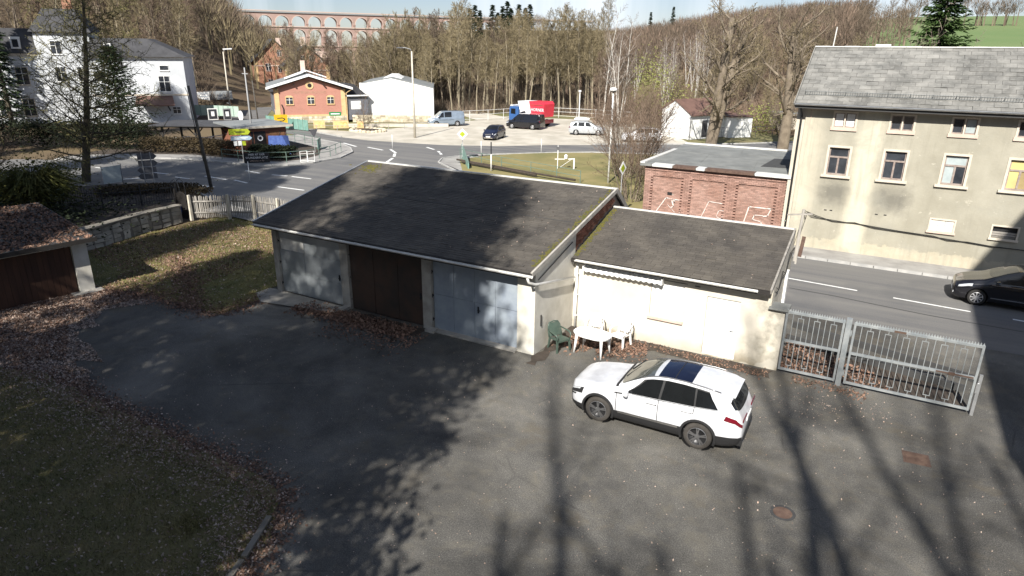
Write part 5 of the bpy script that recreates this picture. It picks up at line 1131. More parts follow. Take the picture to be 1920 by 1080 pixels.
# low rubble wall in front of the halls
w = thing('rubble_wall', 'low rubble stone wall with shrubs below the white hall', 'wall', (-67.0,72.0,0), a-.05); rr = random.Random(11); q = MB()
for r_ in range(4):
    x = .3
    while x < 12:
        w_ = rr.uniform(.3,.8); q.box(x+.015, x+w_-.015, -1.2+rr.uniform(-.05,.05), -.7, .02+r_*.24, .25+r_*.24); x += w_
o = q.build('stones', 'rubble_stone', w); o['kind'] = 'stuff'
MB().box(.3,12.2,-1.1,-.75,0,.95).build('wall_core', 'rubble_stone', w)
tag(MB().box(0,14,-.15,.15,0,.4).build('low_wall', 'stone_pale', None), 'pale low kerb wall along the gravel verge', 'wall'); o = bpy.data.objects['low_wall']; o.location = (-63.5,66.0,0); o.rotation_euler = (0,0,.62)
# twin gabled brick house
def bh(name, label, ax, ay, rz, w_, d, ze, zp, wins):
    h = thing(name, label, 'house', (ax,ay,-1), rz); gable(h, w_, d, ze+1, zp+1, 'brick_old'); roof_pl(h, [(-.6,ze+.55),(w_/2,zp+1.05),(w_+.6,ze+.55)], d+1.2, .18, 'roof_dark', -.6)
    for s in (0, w_-.75): MB().box(s-.02, s+.77, -.05, 0, 0, ze+.9).build('corner_strip', 'trim_yellow', h)
    MB().box(0, w_, -.06, 0, ze-.2, ze+.05).build('string_course', 'stone_pink', h)
    for x, z, ww, hh in wins: win(h, x, 0, z+1, ww, hh, 'window_white', 'window_glass', sur='stone_pink')
    return h
h = bh('brick_house', 'old brick house with nearer gable and dark roof before the hill', -117.8, 106.9, math.atan2(.80,.60), 9.4, 11, 6.2, 10.2, [(3.9,7.6,.7,1.1),(5.7,7.6,.7,1.1),(1.6,7.2,.5,.6),(7.9,7.2,.5,.6),(3.2,3.9,1.0,1.6),(7.3,3.8,.9,1.4)])
MB().box(4.3,5.2,4,4.8,10.6,13.0).build('chimney', 'stone_pink', h)
q = MB(); q.extr([(7.4,5,8.6),(10.6,5,8.6),(10.6,5,9.9),(7.4,5,10.2)], (0,3,0)); q.build('dormer', 'stone_pink', h)
h = bh('brick_house', 'taller ochre cornered brick house behind the nearer gable', -126.8, 106.4, math.atan2(.80,.60), 9.0, 12, 7.0, 11.4, [(5.6,8.6,.9,1.2),(3.0,5.6,1.0,1.5),(5.5,5.2,.9,1.3),(3.2,2.2,1.0,1.6)])
MB().box(5.4,6.4,3,4,10.6,12.8).build('chimney', 'stone_pink', h)
# glazed shed and red tiled shed left of the red house
h = thing('glazed_shed', 'low dark shed with two big white framed windows by the red house', 'shed', (-86.5,75.5,0), math.atan2(.8,.6)); MB().box(0,6.5,0,4,0,3.1).build('wall', 'grey_board', h); MB().box(-.3,6.8,-.4,4.3,3.1,3.28).build('roof', 'roof_dark', h)
for x in (1.9,4.3): win(h, x, 0, 2.0, 1.9, 1.5, 'window_white', 'car_glass', bars=False)
h = thing('garden_shed', 'small brown shed with grey roof below the left hill', 'shed', (-100,75.5,0), VIEW(-100,75.5)); MB().box(-2.2,2.2,0,3,0,1.4).build('wall', 'wood_brown', h); q = MB(); q.hexa([(-2.5,-.5,1.4),(2.5,-.5,1.4),(2.5,3.3,2.5),(-2.5,3.3,2.5),(-2.5,-.5,1.52),(2.5,-.5,1.52),(2.5,3.3,2.62),(-2.5,3.3,2.62)]); q.build('roof', 'roof_grey', h)
MB().box(-1.6,1.8,-.3,-.05,.5,.9).build('stacked_boards', 'sign_white', h)
# brick kiosk with flat roof and the timber carport
h = thing('kiosk', 'small brown brick kiosk with a dark flat roof at the corner', 'kiosk', (-53.6,42.6,.1), math.atan2(3.6,1.2))
MB().box(0,4.4,0,5.2,0,2.35).build('wall', 'brick_kiosk', h); q = MB(); q.hexa([(-.5,-.3,2.352),(5.0,-.3,2.352),(5.0,5.8,2.40),(-.5,5.8,2.40),(-.5,-.3,2.48),(5.0,-.3,2.48),(5.0,5.8,2.56),(-.5,5.8,2.56)]); q.build('roof', 'roof_grey', h)
MB().box(-.5,5.0,-.34,-.301,2.30,2.49).build('fascia_board', 'stone_pale', h); MB().box(.9,1.1,-.02,0,0,2.0).build('downpipe', 'black_wood', h)
q = MB(); q.lathe([(.16,-.05),(.26,-.07),(.26,.0),(.16,.0)], 18, 'y', (1.75,0,1.35)); q.build('wreath', 'sign_white', h); MB().box(1.2,2.3,-.03,0,.2,1.98).build('door', 'black_wood', h); MB().box(2.7,4.2,-.03,0,.9,1.9).build('shutter', 'wood_brown', h)
for x in (3.2,3.8): MB().beam((x,-.05,.1),(x+.6,-.05,2.0),.03).build('creeper_stem', 'pole_dark', h)
o = thing('tarp_stack', 'blue tarpaulin covered stack behind the dark hedge', 'tarpaulin', (-50.9,44.6,.1), .9); q = MB(); q.hexa([(-1.0,-.4,0),(1.0,-.4,0),(1.0,.5,0),(-1.0,.5,0),(-.9,-.3,1.62),(.3,-.3,1.75),(.9,.4,1.62),(-.9,.4,1.68)]); q.build('tarp', 'blue_tarp', o)
h = thing('carport', 'open dark timber carport with braced posts left of the kiosk', 'carport', (-62.5,40.6,.1), math.atan2(3.0,5.0))
posts = [(0,0),(3.2,0),(6.4,0),(0,4),(3.2,4),(6.4,4)]; p0 = None
for x, y in posts:
    if p0 is None: p0 = MB().box(-.08,.08,-.08,.08,0,2.1).build('post', 'black_wood', h)
    else: dup(None, 'post', p0, h, (x,y,0))
for x in (0,3.2,6.4):
    for s in (-1,1): MB().beam((x,0,1.3),(x+s*.7,0,2.05),.09).build('brace', 'black_wood', h)
MB().box(-.6,7.0,-.12,.12,2.1,2.26).build('beam', 'black_wood', h); MB().box(-.6,7.0,3.9,4.1,2.1,2.26).build('beam', 'black_wood', h)
q = MB(); q.hexa([(-.9,-.8,2.27),(7.3,-.8,2.27),(7.3,4.8,2.27),(-.9,4.8,2.27),(-.9,-.8,2.36),(7.3,-.8,2.36),(7.3,4.8,2.36),(-.9,4.8,2.36)]); q.build('roof', 'roof_dark', h)
q = MB(); q.tube([(.2,.6,1.0),(2,.6,1.15),(3.6,.6,1.05),(5.6,.6,1.35)], .05, 6); q.tube([(.4,1.0,.9),(3.2,1.0,.95),(4.6,1.0,1.2)], .04, 6); q.build('white_rods', 'sign_white', h)
MB().box(4.8,6.2,2.4,2.5,.2,1.8).build('back_board', 'panel_green', h)
# white house on the left with lower wing, mansard roof and porch
a = R(48)
h = thing('white_house', 'white rendered house with dark mansard roof and red porch on the left', 'house', (-91.3,50.6,0), a)
W_, D_ = 11.2, 10
MB().box(0,W_,0,D_,0,8.35).build('wall', 'house_white', h); MB().box(-.06,W_+.06,-.08,0,3.5,3.72).build('string_course', 'stone_pale', h); MB().box(-.1,W_+.1,-.12,0,8.1,8.36).build('cornice', 'window_white', h)
q = MB(); q.hexa([(-.4,-.5,8.36),(W_+.5,-.5,8.36),(W_+.5,D_+.4,8.36),(-.4,D_+.4,8.36),(0,1.2,10.6),(W_-4.2,1.8,10.6),(W_-4.2,D_-1.5,10.6),(0,D_-1.0,10.6)]); q.build('roof', 'roof_dark', h)
MB().box(2.2,3.0,.2,1.6,8.9,10.0).build('dormer', 'window_white', h); MB().box(2.32,2.88,.18,.2,9.05,9.85).build('pane', 'window_glass', h)
win(h, 8.6, 0, 5.0, 1.25, 1.9, 'window_white', 'window_glass'); win(h, 8.8, 0, 7.0, 1.0, .55, 'window_white', 'window_glass', bars=False); win(h, 9.6, 0, 1.6, .9, .8); win(h, 1.2, 0, 6.0, 1.3, .8, pm='black_trim', bars=False)
q = MB(); q.hexa([(5.0,-2.0,2.3),(9.6,-2.0,2.3),(9.2,0,3.4),(5.0,0,3.4),(5.0,-2.0,2.42),(9.7,-2.0,2.42),(9.3,0,3.49),(5.0,0,3.49)]); q.build('porch_roof', 'roof_red', h)
for x in (5.2, 8.8): MB().beam((x,-.1,1.6),(x,-1.7,2.32),.12).build('brace', 'black_wood', h)
h = thing('tall_house', 'tall white gable block behind the conifer with dark roof and chimney', 'house', (-94.9,46.6,0), R(52))
MB().box(0,6.0,.5,9,0,11.2).build('wall', 'house_white', h); q = MB(); q.hexa([(-.4,.1,11.2),(6.4,.1,11.2),(6.4,9.4,11.2),(-.4,9.4,11.2),(1.2,2.2,14.0),(4.6,2.2,14.0),(4.6,8,14.0),(1.2,8,14.0)]); q.build('roof', 'roof_dark', h)
MB().box(3.4,4.4,2.6,3.6,13.6,16.2).build('chimney', 'brick_old', h); win(h, 2.2, .5, 6.2, 1.1, 1.7); win(h, 2.2, .5, 9.4, 1.1, 1.5); win(h, 4.6, .5, 6.2, 1.1, 1.7)
h = thing('row_house', 'white row house with slate mansard roof and three small dormers behind bare branches', 'house', (-100.5,38.4,0), R(58))
MB().box(0,10.5,.3,9,0,8.6).build('wall', 'house_white', h); MB().box(-.1,10.6,.1,.3,8.4,8.65).build('cornice', 'stone_pale', h); q = MB(); q.hexa([(-.3,0,8.66),(10.8,0,8.66),(10.8,9,8.66),(-.3,9,8.66),(.3,1.4,11.6),(10.2,1.4,11.6),(10.2,8,11.6),(.3,8,11.6)]); q.build('roof', 'roof_dark', h)
for x in (1.8,4.9,8.0):
    o = MB().box(x-.5,x+.5,.15,1.5,9.2,10.6).build('dormer', 'window_white', h); MB().box(x-.3,x+.3,.12,.15,9.4,10.3).build('pane', 'window_glass', o)
    for z in (2.2,6.0): win(h, x, .3, z, 1.2, 2.0, 'window_white', 'window_glass', sur='stone_pale')
h = thing('ochre_house', 'ochre house with arched white doors at the far left edge', 'house', (-103.5,28.0,0), R(66))
MB().box(0,10.8,.3,9,0,8.4).build('wall', 'ochre_plaster', h); q = MB(); q.hexa([(-.3,0,8.4),(11,0,8.4),(11,9,8.4),(-.3,9,8.4),(.3,1.4,11.4),(10.4,1.4,11.4),(10.4,8,11.4),(.3,8,11.4)]); q.build('roof', 'roof_dark', h)
for x in (1.8,4.9,8.0):
    win(h, x, .3, 6.0, 1.2, 1.9, 'window_white', 'window_glass', sur='trim_yellow'); win(h, x, .3, 2.0, 1.4, 2.6, 'window_white', 'window_white' if x < 8 else 'black_trim', sur='trim_yellow', arch=.5, bars=False)
    o = MB().box(x-.5,x+.5,.15,1.5,9.0,10.4).build('dormer', 'window_white', h); MB().box(x-.3,x+.3,.12,.15,9.2,10.1).build('pane', 'window_glass', o)
# small white hut right
A, B = Vector((-25.7,78.1)), Vector((-21.2,78.9)); a = math.atan2(.8, 4.5)
h = thing('white_hut', 'small white gabled hut with brown roof and dark door', 'hut', (-25.3,80.7,0), R(-27))
gable(h, 4.55, 6.5, 3.2, 4.25, 'white_paint', 0, 0, 2.0, 2.75); roof_pl(h, [(-.15,3.14),(2.0,4.30),(4.85,2.66)], 6.9, .12, 'roof_red', -.15)
q = MB(); q.box(4.551,4.60,2.0,2.9,.2,2.1); q.build('door', 'roof_dark', h); q = MB(); q.tube([(4.75,-.2,2.6),(4.62,-.05,2.3),(4.62,-.05,0)], .05, 6); q.build('downpipe', 'sign_back', h)
h = thing('white_annex', 'long low white annex behind the two big bare trees', 'hut', (-17.8,83.2,0), math.atan2(4.5,4.0)); MB().box(0,3.2,0,4,0,2.4).build('wall', 'white_paint', h); MB().box(-.2,3.4,-.2,4.2,2.4,2.5).build('roof', 'roof_red', h)
h = thing('grey_shed', 'pale grey flat garage row behind the second bare tree', 'shed', (-13.5,93,0), math.atan2(3.0,6.0)); MB().box(0,9,0,5,0,2.1).build('wall', 'stone_pale', h); MB().box(-.2,9.2,-.3,5.2,2.1,2.3).build('roof', 'roof_grey', h)
# unseen tall neighbour house that casts the hard shadow on the street
h = thing('neighbour_house', 'tall steep roofed town house beside the driveway', 'house', (6.9,3.0,0), 0)
MB().box(0,11,0,11.6,0,13.6).build('wall', 'ochre_plaster', h)
q = MB(); q.extr([(-.05,-.2,13.6),(11.05,-.2,13.6),(10.1,-.2,17.9),(8.2,-.2,22.0),(5.5,-.2,26.0),(2.8,-.2,22.0),(0.85,-.2,17.9)], (0,11.6,0)); q.build('roof', 'roof_dark', h)
for z in (2.2,5.4,8.6,11.6):
    for y in (2.5,5.8,9.0):
        q = MB(); q.box(-.06,-.001,y-.5,y+.5,z-.8,z+.8); o = q.build('window', 'window_white', h); q = MB(); q.box(-.075,-.061,y-.42,y+.42,z-.72,z+.72); q.build('pane', 'window_glass', o)

# ------------------------------------------------------------------ viaduct
P0, P1 = Vector((-612,459)), Vector((-440,722)); d = (P1-P0); n_arch = 19; L = d.length; sp = L/n_arch
v = thing('viaduct', 'long red brick railway viaduct with two tiers of arches on the skyline', 'viaduct', (P0.x,P0.y,-25), math.atan2(d.y, d.x))
top = 69.0; tier = 55.5; low = 37.0; th = 7.5
def arcade(zb, zs, zt, name, pw):
    q = MB(); r_ = (sp-pw)/2
    for i in range(n_arch):
        x0, x1 = i*sp, (i+1)*sp; c = (x0+x1)/2; n = 14
        prof = [(c-r_*math.cos(math.pi*k/n), zs+r_*math.sin(math.pi*k/n)) for k in range(n+1)]
        q.extr([(x0,0,zb),(c-r_,0,zb)]+[(a,0,b) for a, b in prof[:n//2+1]]+[(c,0,zt),(x0,0,zt)], (0,th,0))
        q.extr([(x1,0,zb),(x1,0,zt),(c,0,zt)]+[(a,0,b) for a, b in prof[n//2:]]+[(c+r_,0,zb)], (0,th,0))
        pr2 = [(c-(r_+.6)*math.cos(math.pi*k/n), zs+(r_+.6)*math.sin(math.pi*k/n)) for k in range(n+1)]
        rim = MB()
        for k in range(n): rim.hexa([(prof[k][0],-.35,prof[k][1]),(pr2[k][0],-.35,pr2[k][1]),(pr2[k+1][0],-.35,pr2[k+1][1]),(prof[k+1][0],-.35,prof[k+1][1]),(prof[k][0],.2,prof[k][1]),(pr2[k][0],.2,pr2[k][1]),(pr2[k+1][0],.2,pr2[k+1][1]),(prof[k+1][0],.2,prof[k+1][1])])
        rim.build('arch_rim', 'viaduct_rim', v)
        q.box(x0-pw*.55, x0+pw*.55, -.5, -.01, zs-1.0, zs)
    q.build(name, 'viaduct_brick', v)
arcade(tier+1.0, top-2.6-(sp-2.6)/2, top, 'upper_arcade', 2.6); arcade(low+1, tier-2.0-(sp-3.8)/2, tier, 'lower_arcade', 3.8); arcade(-8, low-2.4-(sp-5)/2, low, 'lower_arcade', 5.0)
MB().box(-20, L+20, -.9, th+.9, tier, tier+1.0).build('ledge', 'viaduct_rim', v); MB().box(-20, L+20, -.9, th+.9, low, low+1).build('ledge', 'viaduct_rim', v)
MB().box(-140, L+140, -1.0, th+1.0, top, top+1.4).build('deck', 'viaduct_deck', v); MB().box(-140, L+140, -.9, -.6, top+1.4, top+2.3).build('parapet', 'viaduct_rim', v)
# ------------------------------------------------------------------ vehicles
class Body:
    def __init__(s, top, belt, wid, bot, slope=.42, crown=.05, reh=.88):
        s.T, s.B, s.Wd, s.Bt = (np.array(a, float) for a in (top, belt, wid, bot)); s.slope, s.crown, s.reh = slope, crown, reh
    def ctrl(s, x):
        w = np.interp(x, s.Wd[:,0], s.Wd[:,1]); zt = np.interp(x, s.T[:,0], s.T[:,1]); zb = np.interp(x, s.Bt[:,0], s.Bt[:,1])
        zl = min(np.interp(x, s.B[:,0], s.B[:,1]), zt-.035); h = zl-zb; g = zt-zl
        k = min(1, max(0, (g-.08)/.25)); k = k*k*(3-2*k)
        rez = zl+g*(s.reh*k+(1-k)*.80); rey = (1-k)*w*.80+k*(w*.935-s.slope*g)
        return [(0,zb),(w*.84,zb),(w*.965,zb+min(.09,h*.15)),(w*.995,zb+h*.36),(w,zb+h*.62),(w*.985,zb+h*.84),(w*.95,zl-.008),(w*.925,zl+.012),
                ((w*.925+rey)/2+.012,(zl+rez)/2),(rey,rez),(rey*.90,zt-(zt-rez)*.42),(rey*.5,zt-.010),(0,zt)]
    NJ = 12
    def P(s, x, j):
        sg = -1 if j < 0 else 1; j = abs(j); c = s.ctrl(x); i = min(int(j), s.NJ-1); f = j-i
        p0, p1, p2, p3 = c[max(i-1,0)], c[i], c[i+1], c[min(i+2, s.NJ)]
        if i == 0: p0 = (-p1[0]-.3, p1[1])
        if i+2 > s.NJ: p3 = (-p1[0], p1[1])
        def cr(a, b, c_, d):
            m1, m2 = (c_-a)*.5*.7, (d-b)*.5*.7
            return b*(2*f**3-3*f*f+1)+m1*(f**3-2*f*f+f)+c_*(-2*f**3+3*f*f)+m2*(f**3-f*f)
        return Vector((x, sg*cr(p0[0],p1[0],p2[0],p3[0]), cr(p0[1],p1[1],p2[1],p3[1])))
    def N(s, x, j):
        e = .012; a = s.P(x+e, j)-s.P(x-e, j); b = s.P(x, j+.05)-s.P(x, j-.05) if abs(j) < s.NJ-.06 and abs(j) > .06 else Vector((0,1,0))
        n = a.cross(b)
        if n.length < 1e-9: return Vector((0,0,1))
        n.normalize(); c = s.P(x, j); o = Vector((x, 0, .75))
        return n if n.dot(c-o) > 0 else -n
    def shell(s, xs, sub=3):
        js = [j for j in np.linspace(0, s.NJ, s.NJ*sub+1)]; q = MB(); m = len(js); ring = 2*(m-1)
        for x in xs:
            for j in js: q.v.append(tuple(s.P(x, j)))
            for j in reversed(js[1:-1]): q.v.append(tuple(s.P(x, -j)))
        for i in range(len(xs)-1):
            for k in range(ring):
                a, b = i*ring+k, i*ring+(k+1)%ring; q.f.append((a, b, b+ring, a+ring)); q.m.append(0)
        q.f.append(tuple(range(ring))); q.m.append(0); q.f.append(tuple((len(xs)-1)*ring+k for k in range(ring))); q.m.append(0)
        return q
    def patch(s, q, xa, xb, j0, j1, n=10, m=6, off=.006, sides=(1,-1)):
        """patch between x=xa(t)..xb(t), j0..j1; xa/xb are numbers or functions of t"""
        fa = xa if callable(xa) else (lambda t: xa); fb = xb if callable(xb) else (lambda t: xb)
        for sg in sides:
            G = []
            for k in range(m+1):
                t = k/m; j = j0+(j1-j0)*t; row = []
                for i in range(n+1):
                    x = fa(t)+(fb(t)-fa(t))*i/n; row.append(s.P(x, sg*j)+s.N(x, sg*j)*off)
                G.append(row)
            base = len(q.v); q.v += [tuple(p) for r_ in G for p in r_]
            for k in range(m):
                for i in range(n):
                    a = base+k*(n+1)+i; q.f.append((a, a+1, a+n+2, a+n+1)); q.m.append(0)
    def cpatch(s, q, xa, xb, je, n=10, m=10, off=.006, bow=0.0, bow2=0.0):
        """patch across the centre line from -je to +je; bow shifts x with the lateral position"""
        base = len(q.v)
        for k in range(m+1):
            v = -1+2*k/m; j = s.NJ-abs(v)*(s.NJ-je); j = j if v < 0 else -j
            j = j if abs(j) < s.NJ else s.NJ
            for i in range(n+1):
                x = xa+bow*v*v+(xb+bow2*v*v-xa-bow*v*v)*i/n; q.v.append(tuple(s.P(x, j)+s.N(x, j)*off))
        for k in range(m):
            for i in range(n):
                a = base+k*(n+1)+i; q.f.append((a, a+1, a+n+2, a+n+1)); q.m.append(0)
def bool_cut(o, cutters):
    cs = []
    for q in cutters:
        c = q.build('cutter', 'black_trim', o.parent); cs.append(c); md = o.modifiers.new('b', 'BOOLEAN'); md.operation = 'DIFFERENCE'; md.solver = 'EXACT'; md.object = c
    dg = bpy.context.evaluated_depsgraph_get(); me = bpy.data.meshes.new_from_object(o.evaluated_get(dg)); old = o.data; o.modifiers.clear(); o.data = me; me.name = o.name
    for c in cs: bpy.data.objects.remove(c)
    return o
def wheel(par, x, y, r_, w_, rim_mt, spokes, side, tyre='tyre', detail=True):
    wh = bpy.data.objects.new('wheel', None); COL.objects.link(wh); wh.parent = par; wh.location = (x, y, r_)
    q = MB(); q.lathe([(r_*.66,-w_/2+.01),(r_*.70,-w_/2),(r_*.93,-w_/2),(r_*.985,-w_/2+.025),(r_,-w_/2+.06),(r_,w_/2-.06),(r_*.985,w_/2-.025),(r_*.93,w_/2),(r_*.70,w_/2),(r_*.66,w_/2-.01)], 36, 'y'); q.build('tyre', tyre, wh, True)
    s = side; q = MB(); q.lathe([(r_*.685,s*w_*.46),(r_*.66,s*w_*.49),(r_*.62,s*w_*.44),(r_*.60,s*w_*.2),(.001,s*w_*.15)], 32, 'y'); q.build('rim', 'rim_dark', wh, True)
    q = MB(); yo = s*w_*.46
    for k in range(spokes):
        a = 2*math.pi*k/spokes+.3
        for da in ((-.13,.13) if detail else (0,)):
            p = Vector((math.cos(a+da*.4)*r_*.13, yo-s*.005, math.sin(a+da*.4)*r_*.13)); e = Vector((math.cos(a+da)*r_*.655, yo-s*.01, math.sin(a+da)*r_*.655)); q.beam(p, e, r_*(.085 if detail else .14), .03, (0,1,0))
    q.lathe([(.001,yo+s*.012),(r_*.17,yo+s*.008),(r_*.2,yo-s*.02)], 16, 'y'); q.lathe([(r_*.685,yo+s*.004),(r_*.64,yo+s*.01),(r_*.625,yo-s*.02)], 32, 'y'); q.build('spokes', rim_mt, wh)
    return wh
def arch_ring(q, x, y, r0, r1, y1, a0=-20, a1=200, n=18):
    """dark wheel arch band on the side y (outer face y1)"""
    for k in range(n):
        a, b = R(a0+(a1-a0)*k/n), R(a0+(a1-a0)*(k+1)/n); P = lambda r_, t_, yy: (x+r_*math.cos(t_), yy, max(.12, y+r_*math.sin(t_)))
        q.hexa([P(r0,a,y1-.12*np.sign(y1)),P(r0,b,y1-.12*np.sign(y1)),P(r1,b,y1-.12*np.sign(y1)),P(r1,a,y1-.12*np.sign(y1)),P(r0,a,y1),P(r0,b,y1),P(r1,b,y1-.012*np.sign(y1)),P(r1,a,y1-.012*np.sign(y1))])
def dense(*a):
    out = []
    for x0, x1, n in a: out += list(np.linspace(x0, x1, n, endpoint=False))
    return out
def car(name, label, cat, spec, loc, rz, group=None):
    S = spec; B = Body(S['top'], S['belt'], S['wid'], S['bot'], S.get('slope',.42), .05, S.get('reh',.88)); L = S['L']; pm = S['paint']
    c = thing(name, label, cat, loc, rz, group); r_ = S['r']; det = S.get('detail', False)
    xs = dense((0,.06,4),(.06,.4,6),(.4,L-.4,int((L-.8)/.10)),(L-.4,L-.06,8),(L-.06,L,4))+[L]
    o = B.shell(xs, 3 if det else 2).build('body', pm, c, True)
    hw = max(S['wid'], key=lambda a: a[1])[1]; cut = []
    for x in S['wh']:
        for s in (-1,1): q = MB(); nn = 28; q.extr([(x+(r_+.05)*math.cos(6.2832*k/nn), s*(hw-.32), r_+.02+(r_+.05)*math.sin(6.2832*k/nn)) for k in range(nn)], (0,s*.55,0)); cut.append(q)
    bool_cut(o, cut); me = o.data; me.materials.clear(); me.materials.append(MT[pm]); me.polygons.foreach_set('use_smooth', [True]*len(me.polygons))
    if hasattr(me, 'set_sharp_from_angle'): me.set_sharp_from_angle(angle=R(38))
    for x in S['wh']:
        for s in (-1,1):
            q = MB(); q.lathe([(r_+.048,s*(hw-.31)),(r_+.048,s*(hw-.02))], 28, 'y', (x,0,r_+.02)); q.lathe([(.001,s*(hw-.315)),(r_+.045,s*(hw-.315))], 28, 'y', (x,0,r_+.02)); q.build('wheel_well', 'black_trim', c)
            wheel(c, x, s*(hw-S['ww']/2-.015), r_, S['ww'], S['rim'], S['spokes'], s, S.get('tyre','tyre'), det)
            if S.get('cladding'): ar = MB(); arch_ring(ar, x, r_+.02, r_+.045, r_+.105, s*(hw+.012)); ar.build('wheel_arch', 'black_trim', c)
    if S.get('cladding'):
        for sg in ((1,),(-1,)):
            q = MB(); B.patch(q, S['wh'][0]+r_+.06, S['wh'][1]-r_-.06, 1.2, 3.0, 14, 5, .014, sg); q.build('sill_cladding', 'black_trim', c)
            q = MB(); B.patch(q, .0, S['wh'][0]-r_-.06, 1.2, 2.7, 8, 4, .012, sg); q.build('bumper_cladding', 'black_trim', c)
            q = MB(); B.patch(q, S['wh'][1]+r_+.06, L-.005, 1.2, 2.85, 8, 4, .012, sg); q.build('bumper_cladding', 'black_trim', c)
            q = MB(); B.patch(q, S['wh'][0]+r_+.2, S['wh'][1]-r_-.15, 2.72, 2.95, 14, 1, .022, sg); q.build('chrome_strip', 'chrome', c)
    for a, b, j0, j1, fa, fb in S['side']:
        for sg in ((1,),(-1,)): q = MB(); B.patch(q, (lambda t, a=a, fa=fa: a+fa*t), (lambda t, b=b, fb=fb: b+fb*t), j0, j1, 14, 6, .008, sg); q.build('side_window', S.get('glass','car_glass'), c)
    a, b, je = S['screen']; q = MB(); B.cpatch(q, a, b, je, 10, 12, .007, S.get('bow',.12), S.get('bow',.12)*.5); q.build('windshield', 'screen_glass' if not S.get('dark_screen') else 'car_glass', c, True)
    if S.get('rear'): a, b, je = S['rear']; q = MB(); B.cpatch(q, a, b, je, 8, 12, .007, -.03, -.10); q.build('rear_window', 'car_glass', c, True)
    if S.get('roofglass'): a, b, je = S['roofglass']; q = MB(); B.cpatch(q, a, b, je, 8, 10, .006); q.build('sunroof', 'sunroof_glass', c, True); q = MB(); B.cpatch(q, (a+b)/2-.012, (a+b)/2+.012, je, 2, 10, .010); q.build('sunroof_bar', 'black_trim', c)
    for nm, mt, lst in S.get('patches', ()):
        for a, b, j0, j1, *z in lst:
            for sg in ((1,),(-1,)):
                q = MB(); B.patch(q, (lambda t, a=a, z=z: a+(z[0] if z else 0)*t), (lambda t, b=b, z=z: b+(z[1] if z else 0)*t), j0, j1, 8, 4, .009 if len(z) < 3 else z[2], sg); q.build(nm, mt, c)
    for nm, mt, lst in S.get('boxes', ()):
        for bx in lst: MB().box(*bx).build(nm, mt, c)
    mx, mz = S['mirror']
    for s in (-1,1):
        q = MB(); y = s*(hw+.02)
        q.lathe([(.001,-.08),(.07,-.075),(.10,-.02),(.105,.03),(.09,.05),(.001,.05)], 12, 'x'); q.v = [(x_+mx, yy*1.15+s*(hw+.07), z_*.75+mz) for x_, yy, z_ in q.v]; q.beam((mx+.02,s*(hw*.9),mz-.06),(mx,s*(hw+.03),mz-.04),.05,.04); q.build('mirror', S.get('mirror_mt', pm), c, False)
    return c, B
def lerp_side(a, b, fa, fb, j0=7.12, j1=8.85): return (a, b, j0, j1, fa, fb)

